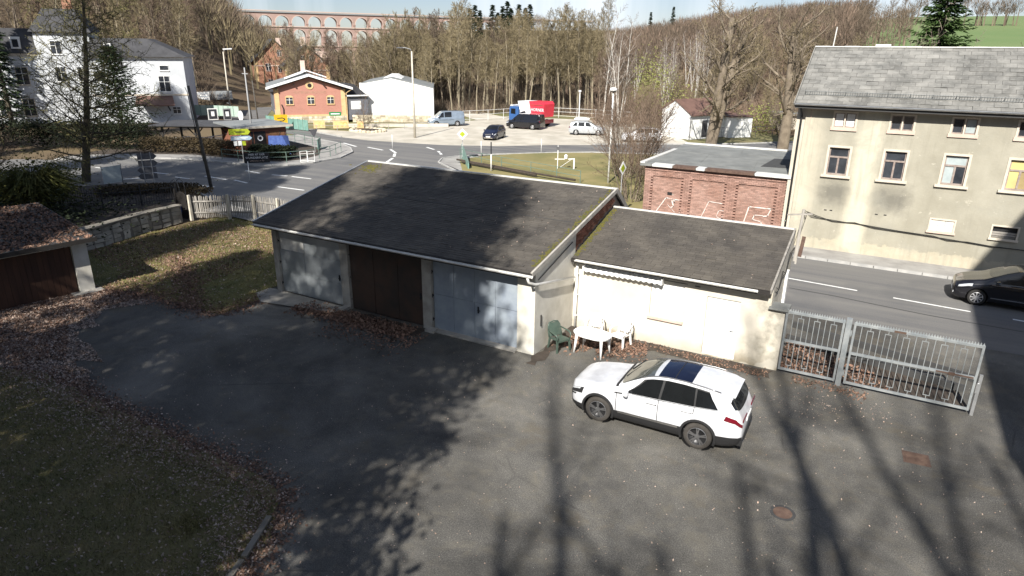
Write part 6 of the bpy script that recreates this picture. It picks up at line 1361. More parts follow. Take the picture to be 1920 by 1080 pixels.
# white crossover in the yard: front to the left (-X), local x runs towards world +X
suv = dict(L=4.67, paint='car_white', r=.365, ww=.235, wh=(.93,3.635), rim='rim_alloy', spokes=5, detail=True, cladding=True, tyre='tyre_worn', slope=.40, reh=.90,
  top=[(0,.80),(.03,.87),(.10,.935),(.25,.99),(.5,1.045),(.9,1.105),(1.30,1.16),(1.45,1.21),(1.8,1.40),(2.1,1.545),(2.35,1.62),(2.7,1.665),(3.1,1.675),(3.6,1.655),(4.0,1.615),(4.22,1.575),(4.32,1.52),(4.50,1.24),(4.58,1.10),(4.63,1.0),(4.67,.93)],
  belt=[(0,.66),(.12,.78),(.3,.86),(.7,.94),(1.1,.985),(1.6,1.03),(2.5,1.065),(3.3,1.11),(3.9,1.17),(4.2,1.19),(4.5,1.10),(4.67,.9)],
  wid=[(0,.46),(.03,.58),(.09,.69),(.18,.775),(.32,.845),(.55,.895),(.95,.918),(1.5,.905),(2.5,.905),(3.3,.915),(3.65,.922),(4.1,.90),(4.4,.85),(4.58,.78),(4.64,.72),(4.67,.66)],
  bot=[(0,.30),(.1,.24),(.4,.21),(4.2,.22),(4.5,.28),(4.67,.38)],
  side=[(1.62,2.54,7.15,8.80,.55,.05),(2.60,3.46,7.15,8.80,.05,-.03),(3.50,4.06,7.15,8.72,-.02,-.26)],
  screen=(1.42,2.28,9.35), rear=(4.345,4.545,8.5), roofglass=(2.42,3.30,9.75), bow=.16, mirror=(1.72,1.10),
  patches=[('pillar_trim','black_trim',[(1.60,4.05,7.1,8.85,.50,-.27,.0045)]),('headlight','rim_dark',[(.02,.44,4.6,6.15,.02,.05)]),('headlight_lens','lens_clear',[(.05,.36,5.5,5.95,.03,.03,.013)]),('headlight_rim','black_trim',[(.02,.44,4.95,5.2,.0,.02,.011),(.0,.25,4.2,4.5,.0,.0,.012)]),('grille','black_trim',[(.002,.05,2.6,5.0,.0,.0,.012)]),
           ('tail_light','tail_red',[(4.22,4.655,4.75,5.55,.04,.0)]),
           ('door_seam','black_trim',[(1.42,1.438,3.0,6.9,0,0,.008),(2.555,2.573,3.0,6.9,0,0,.008),(3.46,3.478,4.9,6.9,.02,.02,.008),(1.3,4.15,6.28,6.38,0,0,.008)]),
           ('hood_seam','black_trim',[(.30,1.40,6.92,7.10,0,0,.007)]),
           ('fender_vent','black_trim',[(1.36,1.62,5.75,6.15,0,0,.012)]),
           ('window_trim','chrome',[(1.55,4.05,6.93,7.05,0,0,.009)]),
           ('roof_gap','black_trim',[(2.1,4.1,9.52,9.60,0,0,.006)]),
           ('wiper_panel','black_trim',[(1.36,1.44,8.6,12,0,0,.008)])],
  boxes=[('door_handle','car_white',[(2.28,2.50,s*.905-.02,s*.905+.025,.955,.985) for s in (-1,1)]+[(3.20,3.42,s*.91-.02,s*.91+.025,.985,1.015) for s in (-1,1)]),
         ('handle_recess','black_trim',[(2.26,2.52,s*.905-.012,s*.905+.012,.94,.955) for s in (-1,1)]+[(3.18,3.44,s*.91-.012,s*.91+.012,.97,.985) for s in (-1,1)]),
         ('license_plate','sign_white',[(4.672,4.69,-.26,.26,.80,.91),(-.03,-.012,-.26,.26,.42,.53)]),('rear_lamp_strip','tail_red',[(4.655,4.678,-.72,-.30,.985,1.06),(4.655,4.678,.30,.72,.985,1.06)]),
         ('rear_bumper','black_trim',[(4.45,4.69,-.70,.70,.30,.46)]),('exhaust','chrome',[(4.62,4.70,-.66,-.48,.34,.40),(4.62,4.70,.48,.66,.34,.40)])])
C1, CB = car('parked_car', 'white crossover car with panoramic sunroof parked in front of the shed', 'car', suv, (-6.78,15.95,0), R(.6))
q = MB(); q.extr([(3.72,-.02,1.655),(3.95,-.012,1.62),(3.93,-.012,1.685),(3.87,-.012,1.70)], (0,.035,0)); q.build('antenna', 'car_white', C1)
q = MB(); q.hexa([(4.16,-.60,1.55),(4.38,-.56,1.50),(4.38,.56,1.50),(4.16,.60,1.55),(4.12,-.58,1.60),(4.40,-.54,1.545),(4.40,.54,1.545),(4.12,.58,1.60)]); q.build('roof_spoiler', 'car_white', C1)
for s in (-1,1): q = MB(); q.tube([tuple(CB.P(x, s*9.25)+Vector((0,0,.035))) for x in np.linspace(2.0,4.05,10)], .014, 6); q.build('roof_rail', 'rim_alloy', C1, True)
q = MB()
for y0, y1 in ((-.55,.05),(-.05,.5)): q.beam(CB.P(1.47, 11.2)+Vector((0,y0,.02)), CB.P(1.62, 11.2)+Vector((.05,y1,.03)), .018)
q.build('wiper', 'black_trim', C1)
# black people carrier on the street
mpv = dict(L=4.4, paint='car_black', r=.325, ww=.21, wh=(.85,3.45), rim='rim_silver', spokes=9, detail=False, slope=.40, reh=.90,
  top=[(0,.72),(.05,.82),(.3,.93),(.7,1.03),(1.0,1.10),(1.2,1.20),(1.7,1.44),(2.1,1.58),(2.6,1.62),(3.6,1.58),(4.1,1.50),(4.3,1.2),(4.4,.95)],
  belt=[(0,.66),(.5,.85),(1.2,.98),(4.0,1.06),(4.4,.9)], wid=[(0,.55),(.06,.68),(.25,.80),(.6,.875),(3.6,.88),(4.2,.83),(4.4,.70)], bot=[(0,.26),(.2,.18),(4.0,.20),(4.4,.34)],
  side=[(1.5,2.45,7.15,8.8,.45,.03),(2.52,3.4,7.15,8.8,.02,-.03),(3.47,3.95,7.15,8.7,0,-.15)], screen=(1.16,2.0,9.3), rear=(4.12,4.27,8.9), bow=.15, mirror=(1.45,1.06),
  patches=[('headlight','lens_clear',[(.16,.62,5.15,6.35,.03,.02)]),('tail_light','tail_red',[(4.1,4.37,5.0,6.2)]),('sill_trim','chrome',[(1.3,3.0,2.55,2.72,0,0,.012),(1.25,3.1,5.5,5.62,0,0,.008)]),('grille','black_trim',[(.004,.06,2.6,4.9,0,0,.01)])],
  boxes=[('fog_light','lens_clear',[(.02,.10,-.66,-.52,.36,.44),(.02,.10,.52,.66,.36,.44)]),('license_plate','sign_white',[(-.02,-.005,-.26,.26,.38,.49)]),('grille_bar','chrome',[(-.015,.02,-.40,.40,.62,.645),(-.012,.02,-.38,.38,.70,.72)])])
car('car', 'black people carrier driving in the house shadow at the right edge', 'car', mpv, (3.0,32.15,0.004), R(-1.5))
# black compact facing the viewer in the lot
hat = dict(L=3.85, paint='car_navy', r=.30, ww=.19, wh=(.75,3.2), rim='rim_silver', spokes=7, slope=.38, reh=.9, dark_screen=True,
  top=[(0,.70),(.06,.82),(.4,.94),(.85,1.05),(1.0,1.12),(1.6,1.42),(1.9,1.50),(2.6,1.52),(3.4,1.46),(3.65,1.2),(3.85,.95)], belt=[(0,.64),(.9,.95),(3.6,1.02),(3.85,.9)],
  wid=[(0,.60),(.06,.70),(.3,.80),(.7,.835),(3.3,.84),(3.7,.79),(3.85,.70)], bot=[(0,.25),(.2,.18),(3.6,.2),(3.85,.32)],
  side=[(1.35,2.2,7.15,8.8,.42,.02),(2.28,3.2,7.15,8.8,.02,-.15)], screen=(1.02,1.85,9.3), rear=(3.45,3.7,8.9), bow=.1, mirror=(1.2,1.0),
  patches=[('headlight','lens_clear',[(.05,.40,5.0,6.2)]),('tail_light','tail_red',[(3.6,3.82,5.0,6.3)])], boxes=[('license_plate','sign_white',[(-.02,-.004,-.26,.26,.36,.47)]),('grille','chrome',[(-.012,.02,-.35,.35,.60,.66)]),('bumper_lip','stone_pale',[(-.015,.02,-.5,.5,.25,.29)])])
car('parked_car', 'small dark blue hatchback facing the road on the pale gravel lot', 'car', hat, (-40.2,64.9,0), math.atan2(2.9,-.55))
# vans
def vanspec(paint, L, H, win2, rim='rim_silver'):
    return dict(L=L, paint=paint, r=.335, ww=.21, wh=(.92,L-1.05), rim=rim, spokes=7, slope=.20, reh=.93, dark_screen=False,
      top=[(0,.80),(.06,.92),(.35,1.02),(.8,1.13),(.95,1.2),(1.35,1.55),(1.7,H-.12),(1.95,H-.03),(2.6,H),(L-.3,H-.02),(L-.12,H-.10),(L-.04,H-.4),(L,1.0)], belt=[(0,.72),(.7,1.0),(1.2,1.10),(L-.1,1.14),(L,.95)],
      wid=[(0,.68),(.06,.78),(.3,.88),(.7,.93),(L-.4,.95),(L-.1,.91),(L,.86)], bot=[(0,.26),(.2,.2),(L-.3,.22),(L,.34)],
      side=win2, screen=(.96,1.66,9.3), rear=(L-.10,L-.045,9.2), bow=.10, mirror=(1.28,1.2), mirror_mt='black_trim',
      patches=[('headlight','lens_clear',[(.06,.42,5.0,6.3)]),('tail_light','tail_red',[(L-.14,L-.01,5.2,6.9)]),('side_strip','black_trim',[(1.3,L-1.5,4.25,4.4,0,0,.01)])],
      boxes=[('license_plate','sign_white',[(-.02,-.004,-.26,.26,.42,.53)]),('bumper','black_trim',[(-.012,.03,-.6,.6,.28,.40)]),('grille','black_trim',[(-.010,.02,-.35,.35,.58,.70)])])
d = Vector((4.52, .11)); car('van', 'black van with dark windows parked in front of the red truck', 'van', vanspec('car_black', 4.9, 1.95, [(1.2,1.95,7.2,8.8,.42,.0),(2.05,3.3,7.2,8.8,0,0),(3.38,4.6,7.2,8.8,0,0)]), (-45.1,77.9,0), math.atan2(.35,4.5))
d = Vector((2.37,3.32)); car('van', 'blue grey van with one side window parked beside the white hall', 'van', vanspec('car_steel', 4.8, 1.96, [(1.2,1.95,7.2,8.8,.42,.0),(2.05,3.0,7.2,8.8,0,0)]), (-54.75,73.3,0), math.atan2(3.05,2.75))
wag = dict(hat); wag.update(L=4.4, paint='car_silver', wh=(.8,3.5), dark_screen=False, top=[(0,.72),(.06,.84),(.4,.95),(1.0,1.08),(1.2,1.16),(1.8,1.50),(2.2,1.60),(3.6,1.60),(4.15,1.52),(4.3,1.1),(4.4,.95)], belt=[(0,.66),(1.0,.98),(4.2,1.05),(4.4,.9)],
  wid=[(0,.60),(.06,.72),(.3,.83),(.8,.88),(3.8,.88),(4.25,.82),(4.4,.72)], bot=[(0,.26),(.2,.2),(4.1,.22),(4.4,.34)], side=[(1.5,2.4,7.15,8.8,.42,.02),(2.46,3.3,7.15,8.8,0,0),(3.36,4.0,7.15,8.7,0,-.08)], screen=(1.2,2.05,9.3), rear=(4.17,4.3,8.9), mirror=(1.45,1.05),
  patches=[('headlight','lens_clear',[(.05,.40,5.0,6.2)]),('tail_light','tail_red',[(4.15,4.38,5.0,6.5)])])
c, _ = car('parked_car', 'silver estate car with a white roof box at the right of the gravel lot', 'car', wag, (-31.2,77.4,0), math.atan2(-1.5,-3.8))
q = MB(); q.lathe([(.001,0),(.30,.05),(.40,.5),(.42,1.2),(.36,1.75),(.001,1.95)], 14, 'x', (0,0,0)); q.v = [(x+1.9, y, z*.48+1.82) for x, y, z in q.v]; q.build('roof_box', 'lamp_white', c, True)
car('parked_car', 'white silver car parked on the drive left of the red house', 'car', wag, (-91.8,80.6,0), math.atan2(3.0,-2.0))
wag2 = dict(wag); wag2['paint'] = 'car_white'; car('parked_car', 'white estate car partly hidden behind the red house corner', 'car', wag2, (-88.0,82.2,0), math.atan2(2.6,2.2))
car('parked_car', 'pale car half hidden by the brown shrub at the lot edge', 'car', wag2, (-27.4,73.0,0), math.atan2(1.6,3.8))
# blue cab truck with red white body
tx, ty = -46.9, 82.6; tr = thing('truck', 'truck with blue cab and white red tipper body behind the black van', 'truck', (tx,ty,0), math.atan2(-.9,4.6)); tr.scale = (.88,.9,.9)
q = MB(); q.extr([(0,-1.2,.55),(0,-1.2,1.55),(.12,-1.2,2.55),(.25,-1.2,2.75),(1.9,-1.2,2.75),(1.95,-1.2,.55)], (0,2.4,0)); q.build('cab', 'truck_blue', tr)
q = MB(); q.extr([(-.012,-1.05,1.62),(.09,-1.05,2.45),(.10,-1.05,2.45),(.02,-1.05,1.62)], (0,2.1,0)); q.build('windshield', 'car_glass', tr)
for y in (-1.21,1.19): q = MB(); q.extr([(.35,y,1.65),(.42,y,2.4),(1.3,y,2.4),(1.3,y,1.6)], (0,.02,0)); q.build('side_window', 'car_glass', tr)
MB().box(-.03,0,-1.0,1.0,.75,1.30).build('grille', 'car_navy', tr); MB().box(-.06,.3,-1.2,1.2,.4,.72).build('bumper', 'sign_back', tr); MB().box(.05,.5,-.95,.95,2.76,2.90).build('sun_visor', 'sign_white', tr)
for y in (-1.0,.75): MB().box(-.05,-.001,y,y+.28,.78,1.0).build('headlight', 'lens_clear', tr)
q = MB(); q.extr([(1.95,-1.0,2.75),(2.3,-1.0,2.75),(2.3,-1.0,.9),(1.95,-1.0,.9)], (0,2.0,0)); q.build('exhaust_stack', 'zinc', tr)
q = MB(); q.extr([(2.3,-1.2,2.0),(1.75,-1.2,3.55),(3.9,-1.2,3.62),(4.5,-1.2,1.35),(3.9,-1.2,1.35),(3.2,-1.2,2.2)], (0,2.4,0)); q.build('body_front', 'sign_white', tr)
q = MB(); q.extr([(4.0,-1.22,3.64),(6.6,-1.22,3.66),(6.95,-1.22,3.3),(6.8,-1.22,1.45),(4.62,-1.22,1.4)], (0,2.44,0)); q.build('tipper_body', 'truck_red', tr)
MB().box(4.3,6.7,-1.26,-1.221,3.1,3.18).build('body_rib', 'rust', tr); MB().box(4.7,6.7,-1.26,-1.221,1.5,1.62).build('body_rib', 'truck_red', tr)
text_mesh('lettering', 'HORNER', .62, 'sign_white', tr, (5.65,-1.235,2.45), (R(90),0,0))
MB().box(2.5,3.6,-1.15,1.15,1.1,1.95).build('tool_box', 'car_navy', tr); MB().box(.8,6.9,-.45,.45,.6,.95).build('chassis', 'black_trim', tr); MB().box(6.75,6.95,-1.15,1.15,.55,1.1).build('rear_lamp_bar', 'tail_red', tr)
for x in (1.1,4.4,5.75):
    for s in (-1,1):
        wheel(tr, x, s*1.02, .52, .32, 'truck_red', 6, s, 'tyre', False)

# ------------------------------------------------------------------ garden furniture
def plastic_chair(label, mt, loc, rz, slats=True):
    c = thing('plastic_chair', label, 'chair', loc, rz, None)   # front faces local -y
    q = MB(); n = 8; W0 = .24
    G = [[(-.24+.48*i/n, -.24+.46*k/n, .43+.012*math.cos(k/n*3)-.018*math.sin(math.pi*i/n)-.02*(k/n)) for i in range(n+1)] for k in range(n+1)]
    base = len(q.v); q.v += [p for r_ in G for p in r_]; q.v += [(x,y,z-.025) for r_ in G for x,y,z in r_]; M_ = (n+1)**2
    for k in range(n):
        for i in range(n):
            a = k*(n+1)+i; q.f.append((a,a+1,a+n+2,a+n+1)); q.m.append(0); q.f.append((M_+a,M_+a+n+1,M_+a+n+2,M_+a+1)); q.m.append(0)
    for a, b in [(i,i+1) for i in range(n)]+[(n*(n+1)+i,n*(n+1)+i+1) for i in range(n)]+[(k*(n+1),(k+1)*(n+1)) for k in range(n)]+[(k*(n+1)+n,(k+1)*(n+1)+n) for k in range(n)]:
        q.f.append((a,b,M_+b,M_+a)); q.m.append(0)
    q.box(-.25,.25,-.265,-.235,.37,.44); q.build('seat', mt, c)
    for x, y, dx, dy in ((-.24,-.22,-.03,-.04),(.24,-.22,.03,-.04),(-.22,.22,-.04,.06),(.22,.22,.04,.06)):
        q = MB(); a, b = .032, .024; q.hexa([(x+dx-b,y+dy-b,0),(x+dx+b,y+dy-b,0),(x+dx+b,y+dy+b,0),(x+dx-b,y+dy+b,0),(x-a,y-a,.43),(x+a,y-a,.43),(x+a,y+a,.43),(x-a,y+a,.43)]); q.build('leg', mt, c)
    bk = lambda z, u: (u*.26*(1-.10*((z-.45)/.45)**2), .23+(z-.43)*.30-.035*(1-u*u), z)
    q = MB(); q.tube([bk(.42,-1),bk(.6,-1),bk(.78,-.96),(-.17,.365,.88),(0,.375,.905),(.17,.365,.88),bk(.78,.96),bk(.6,1),bk(.42,1)], .024, 8); q.build('back_frame', mt, c, True)
    if slats:
        for k in range(7):
            u = -.75+k*.25; q = MB(); q.beam(bk(.45,u), (bk(.84,u*.85)[0], bk(.84,u*.85)[1], .87-.04*abs(u)), .036, .014, (0,1,0)); q.build('back_slat', mt, c)
        q = MB(); q.beam(bk(.50,-.98), bk(.50,.98), .05, .016); q.build('back_rail', mt, c)
    else:
        q = MB(); n = 8
        for dy in (-.008,.008):
            G = [[(bk(z,u)[0], bk(z,u)[1]+dy, z-(.05*abs(u)**3 if z > .8 else 0)) for u in np.linspace(-.97,.97,n+1)] for z in np.linspace(.44,.88,6)]; base = len(q.v); q.v += [p for r_ in G for p in r_]
            for k in range(5):
                for i in range(n): a = base+k*(n+1)+i; q.f.append((a,a+1,a+n+2,a+n+1)); q.m.append(0)
        q.build('backrest', mt, c, True, fix=False)
    for s in (-1,1):
        q = MB(); q.tube([bk(.68,s),(s*.285,.10,.665),(s*.295,-.12,.655),(s*.285,-.24,.62),(s*.265,-.265,.52),(s*.25,-.25,.42)], [.022,.026,.030,.028,.024,.022], 8); q.build('armrest', mt, c, True)
    return c
plastic_chair('dark green plastic armchair standing against the white garage side wall', 'green_plastic', (-8.80,18.75,0), R(62), False)
plastic_chair('white slatted plastic armchair behind the white table', 'white_plastic', (-8.05,20.0,0), R(12))
plastic_chair('second white plastic armchair at the right end of the table', 'white_plastic', (-7.12,20.12,0), R(-12))
tb = thing('plastic_table', 'oval white plastic table with four legs before the shed', 'table', (-7.72,19.05,0), R(-6))
q = MB(); n = 28; el = [(.66*abs(math.cos(2*math.pi*k/n))**.75*math.copysign(1,math.cos(2*math.pi*k/n)), .42*abs(math.sin(2*math.pi*k/n))**.75*math.copysign(1,math.sin(2*math.pi*k/n))) for k in range(n)]
q.prism(el, .70, .725); q2 = [(x*.97,y*.96) for x,y in el]; q.prism(q2, .66, .70); q.build('tabletop', 'white_plastic', tb)
for x, y in ((-.50,-.28),(.50,-.28),(-.50,.28),(.50,.28)):
    q = MB(); q.tube([(x*.92,y*.9,.67),(x*.96,y*.98,.35),(x*1.02,y*1.12,0)], [.052,.042,.030], 10); q.build('leg', 'white_plastic', tb, True)
# manholes and drains in the yard
m_ = thing('manhole_cover', 'round rusty manhole cover in the yard asphalt', 'manhole cover', (-.79,13.57,0)); q = MB(); q.disc((0,0,.006), .20, 24, 'z', .012); q.build('cover', 'rust', m_); q = MB(); q.lathe([(.21,.0),(.21,.012),(.27,.012),(.27,.0)], 24); q.build('rim', 'tar_dark', m_)
m_ = thing('drain_grate', 'square rusty drain grate in the yard before the gate', 'drain', (1.77,17.5,0), .1); MB().box(-.30,.30,-.28,.28,0,.008).build('frame', 'rust', m_)
for k in range(8): MB().box(-.25,.25,-.23+k*.06,-.195+k*.06,.009,.02).build('slat', 'rust', m_)
m_ = thing('kerb_stone', 'mossy kerb stone lying along the lawn edge in front', 'kerb stone', (-10.05,7.15,0), math.atan2(-1.0,.48)); MB().box(-.62,.60,-.06,.06,0,.10).build('stone', 'old_wall', m_)
m_ = thing('kerb_stone', 'second mossy kerb stone at the bottom frame edge', 'kerb stone', (-9.55,6.0,0), math.atan2(-1.0,.42)); MB().box(-.60,.62,-.06,.06,0,.07).build('stone', 'old_wall', m_)
# ------------------------------------------------------------------ vegetation
class TB:
    def __init__(s): s.tr = MB(); s.V = []; s.F = []
    def ribbon(s, pts, w0, w1, rng):
        d = (pts[-1]-pts[0]); a = Vector((rng.gauss(0,1), rng.gauss(0,1), rng.gauss(0,1))); n = d.cross(a)
        if n.length < 1e-6: return
        n.normalize(); b = len(s.V); k = len(pts)
        for i, p in enumerate(pts):
            w = w0+(w1-w0)*i/(k-1); s.V.append(p-n*w/2); s.V.append(p+n*w/2)
        for i in range(k-1): a_ = b+2*i; s.F.append((a_, a_+1, a_+3)); s.F.append((a_, a_+3, a_+2))
def grow(T, rng, p, d, L, r_, lvl, sp, tubes):
    S = sp[lvl]; n = S.get('seg', 4); pts = [p.copy()]; dd = d.copy(); st = L/n
    for i in range(n):
        dd = dd+Vector((rng.gauss(0,S['wob']), rng.gauss(0,S['wob']), rng.gauss(0,S['wob'])+S['up'])); dd.normalize(); p = p+dd*st; pts.append(p.copy())
    tip = S.get('tip', .25)
    if lvl < tubes: T.tr.tube(pts, [r_*(1-(1-tip)*i/n) for i in range(n+1)], S.get('sides', 6), False)
    else: T.ribbon(pts, max(2*r_, S.get('minw', .02)), max(2*r_*tip, S.get('minw', .02)*.5), rng)
    if lvl+1 >= len(sp): return
    C = sp[lvl+1]; k = max(1, int(round(C['n']*rng.uniform(.8,1.2)))); az = rng.uniform(0,6.28)
    for i in range(k):
        f = C['start']+(1-C['start'])*((i+rng.random())/k); f = min(f, .98); x = f*n; q = min(int(x), n-1); b = pts[q].lerp(pts[q+1], x-q); ax = (pts[q+1]-pts[q]).normalized()
        az += 2.4+rng.uniform(-.5,.5); o = ax.orthogonal().normalized(); o = Matrix.Rotation(az, 3, ax) @ o; an = R(C['ang']+rng.gauss(0,C.get('angv',9)))
        cd_ = (ax*math.cos(an)+o*math.sin(an)).normalized(); taper = (1-C.get('taper',.6)*f)
        grow(T, rng, b, cd_, L*C['len']*taper*rng.uniform(.75,1.2), max(r_*(1-(1-tip)*f)*C['rad'], .008), lvl+1, sp, tubes)
def tree_meshes(seed, H, r_, sp, tubes, bark, twig, lean=(0,0), stems=1, spread=0.0):
    rng = random.Random(seed); T = TB()
    for s in range(stems):
        a = 6.28*s/stems+rng.random(); d = Vector((lean[0]+spread*math.cos(a), lean[1]+spread*math.sin(a), 1)).normalized()
        grow(T, rng, Vector((.25*spread*math.cos(a)*stems**.5, .25*spread*math.sin(a)*stems**.5, -.1)), d, H*rng.uniform(.85,1), r_, 0, sp, tubes)
    me = T.tr
    tr = bpy.data.meshes.new('trunk'); tr.from_pydata(me.v, [], me.f); tr.materials.append(MT[bark]); tr.polygons.foreach_set('use_smooth', [True]*len(tr.polygons))
    o = npmesh('crown', [tuple(v) for v in T.V], T.F, twig); cr = o.data; bpy.data.objects.remove(o)
    return tr, cr
def put_tree(name, label, cat, meshes, loc, rz=0.0, sc=1.0, group=None, scz=None):
    t_ = thing(name, label, cat, loc, rz, group); t_.scale = (sc, sc, scz or sc)
    for nm, me in zip(('trunk','crown'), meshes):
        o = bpy.data.objects.new(nm, me); COL.objects.link(o); o.parent = t_
    return t_
pol = lambda ph, rho: (-math.sin(R(ph))*rho, math.cos(R(ph))*rho)
L0 = dict(wob=.035, up=.02, seg=7, sides=7, tip=.18)
ALDER = [L0, dict(n=26,start=.36,ang=44,len=.27,rad=.34,wob=.10,up=.10,seg=4,sides=4,taper=.55), dict(n=10,start=.2,ang=40,len=.55,rad=.5,wob=.12,up=.06,seg=3,minw=.05), dict(n=11,start=.12,ang=40,len=.62,rad=.6,wob=.16,up=.05,seg=2,minw=.034)]
WILLOW = [dict(wob=.06,up=.02,seg=6,sides=6,tip=.2), dict(n=16,start=.2,ang=34,len=.48,rad=.42,wob=.09,up=.07,seg=4,sides=4,taper=.5), dict(n=9,start=.15,ang=32,len=.5,rad=.5,wob=.10,up=.07,seg=3,minw=.05), dict(n=11,start=.1,ang=34,len=.55,rad=.6,wob=.13,up=.05,seg=2,minw=.036)]
BIRCH = [dict(wob=.03,up=.03,seg=7,sides=6,tip=.12), dict(n=20,start=.35,ang=36,len=.28,rad=.36,wob=.07,up=.06,seg=4,sides=4,taper=.6), dict(n=7,start=.2,ang=34,len=.5,rad=.5,wob=.10,up=-.01,seg=3,minw=.04), dict(n=5,start=.2,ang=36,len=.5,rad=.6,wob=.12,up=-.10,seg=2,minw=.026)]
OAK = [dict(wob=.05,up=.01,seg=6,sides=12,tip=.45), dict(n=15,start=.24,ang=54,len=.52,rad=.40,wob=.14,up=.10,seg=6,sides=8,taper=.35,tip=.25), dict(n=9,start=.15,ang=48,len=.48,rad=.48,wob=.16,up=.06,seg=5,sides=5,taper=.5,tip=.25), dict(n=8,start=.15,ang=46,len=.46,rad=.5,wob=.20,up=.03,seg=4,sides=3,taper=.5), dict(n=7,start=.1,ang=44,len=.45,rad=.6,wob=.22,up=.03,seg=3,minw=.03)]
LARCH = [dict(wob=.02,up=.03,seg=9,sides=10,tip=.12), dict(n=70,start=.10,ang=74,len=.42,rad=.26,wob=.08,up=.08,seg=6,sides=5,taper=.62,tip=.25), dict(n=16,start=.10,ang=60,len=.34,rad=.5,wob=.14,up=-.02,seg=4,minw=.045,taper=.4), dict(n=9,start=.1,ang=56,len=.42,rad=.55,wob=.18,up=-.10,seg=3,minw=.030)]
SHRUB = [dict(wob=.07,up=.0,seg=6,sides=4,tip=.2), dict(n=11,start=.15,ang=28,len=.50,rad=.5,wob=.10,up=.06,seg=4,minw=.022,taper=.4), dict(n=8,start=.15,ang=30,len=.45,rad=.6,wob=.12,up=.05,seg=3,minw=.016), dict(n=6,start=.1,ang=34,len=.40,rad=.6,wob=.15,up=.04,seg=2,minw=.012)]
M_ALDER = [tree_meshes(i, 15, .17, ALDER, 2, 'bark_alder', 'twigs_olive', (.02*(i-1),.02)) for i in range(4)]
M_BROWN = [tree_meshes(20+i, 14, .18, ALDER, 2, 'bark_grey', ('twigs_brown','twigs_red')[i % 2]) for i in range(4)]
M_WILLOW = [tree_meshes(40+i, 12, .20, WILLOW, 2, 'bark_grey', 'twigs_olive', (0,0), 3, .22) for i in range(3)]
M_BIRCH = [tree_meshes(60+i, 14.5, .13, BIRCH, 2, 'bark_birch', 'twigs_birch', (0,0), 1+i, .15) for i in range(3)]
# two big bare trees
put_tree('bare_tree', 'big bare double stemmed tree in front of the small white hut', 'tree', tree_meshes(101, 13.5, .54, [OAK[0]|dict(tip=.55,wob=.03)]+[OAK[1]|dict(n=12,len=.42)]+OAK[2:], 4, 'bark_grey', 'twigs_olive', (.03,.0), 2, .07), (-17.1,71.8,0), .4)
put_tree('bare_tree', 'big bare spreading tree beside the plastered house corner', 'tree', tree_meshes(104, 12.0, .60, [OAK[0]|dict(tip=.6,wob=.035)]+OAK[1:], 4, 'bark_grey', 'twigs_olive', (-.04,.02)), (-10.4,75.0,0), 2.2)
# larch on the left
put_tree('larch', 'tall bare larch with drooping olive twigs at the left', 'tree', tree_meshes(7, 17.5, .30, LARCH, 2, 'bark_dark', 'twigs_larch', (.165,.09)), (-52.2,27.2,0), .3, 1.0)
# brown shrubs by the substation and others
MS1 = tree_meshes(201, 6.8, .045, SHRUB, 1, 'bark_grey', 'twigs_red', (0,0), 15, .42); MS2 = tree_meshes(202, 5.0, .04, SHRUB, 1, 'bark_grey', 'twigs_brown', (0,0), 12, .5)
put_tree('shrub', 'tall reddish brown many stemmed shrub beside the brick substation', 'shrub', MS1, (-15.0,42.6,0), 0, 1.0)
put_tree('shrub', 'wide brown bare shrub behind the white street lamp', 'shrub', MS1, (-18.4,50.5,0), 2.0, .95)
for x, y, s, lab in ((-60.0,66.9,.42,'small rust brown shrub at the red house corner'),(-12.5,88.0,.8,'grey brown thicket beside the low white annex'),(-94,71.5,.6,'olive bush below the notice board')):
    put_tree('shrub', lab, 'shrub', MS2, (x,y,0), x, s)
put_tree('sapling', 'bare sapling inside the pale stone ring', 'tree', tree_meshes(210, 4.2, .06, SHRUB, 1, 'bark_grey', 'twigs_red', (0,0), 1, 0), (-58.3,64.8,0))
put_tree('shrub', 'pale bare multi stemmed shrub behind the slate roof', 'shrub', tree_meshes(211, 7.0, .07, SHRUB, 1, 'bark_birch', 'twigs_birch', (0,0), 9, .28), (-1.0,66.0,0), 0, 1.45)
for x, y, s in ((12.5,66,1.1),(16,69,1.15)): put_tree('shrub', 'brown bare thicket behind the slate roof, right of the spruce', 'shrub', MS2, (x,y,0), x, s*1.75, 'brown thickets behind the slate roof')
# forest trees one by one
rng = random.Random(77); placed = []
def forest(n, ph, rho, variants, name, label, group, sc=(.85,1.12), mind=2.6):
    k = tries = 0
    while k < n and tries < n*40:
        tries += 1; a = rng.uniform(*ph); r_ = rng.uniform(*rho); x, y = pol(a, r_)
        if any((x-u)**2+(y-v)**2 < mind*mind for u, v in placed): continue
        placed.append((x, y)); put_tree(name, label, 'tree', rng.choice(variants), (x, y, terrain(x, y)), rng.uniform(0,6.28), rng.uniform(*sc), group); k += 1
forest(34, (23,37), (109,120), M_ALDER, 'alder', 'pale trunked bare alder at the edge of the wood behind the lot', 'pale alders behind the gravel lot', (.70,1.08), 2.2)
forest(34, (22,39), (120,155), M_ALDER[:2]+M_WILLOW+M_BROWN[:2], 'alder', 'olive crowned bare tree inside the wood behind the lot', 'olive trees of the wood behind the lot', (.75,1.2))
forest(14, (35.5,40.5), (118,140), M_WILLOW, 'willow', 'rounded yellowish bare willow at the left end of the lot wood', 'willows at the left of the lot wood', (.85,1.1), 3)
forest(40, (38.5,47.5), (132,195), M_WILLOW+M_BROWN, 'bare_tree', 'low olive brown bare tree in the valley below the viaduct', 'valley trees below the viaduct', (.72,1.05), 3.0)
forest(22, (46,54), (168,210), M_BROWN+M_WILLOW, 'bare_tree', 'brown bare tree on the slope behind the brick houses', 'slope trees behind the brick houses', (.65,.95), 3)
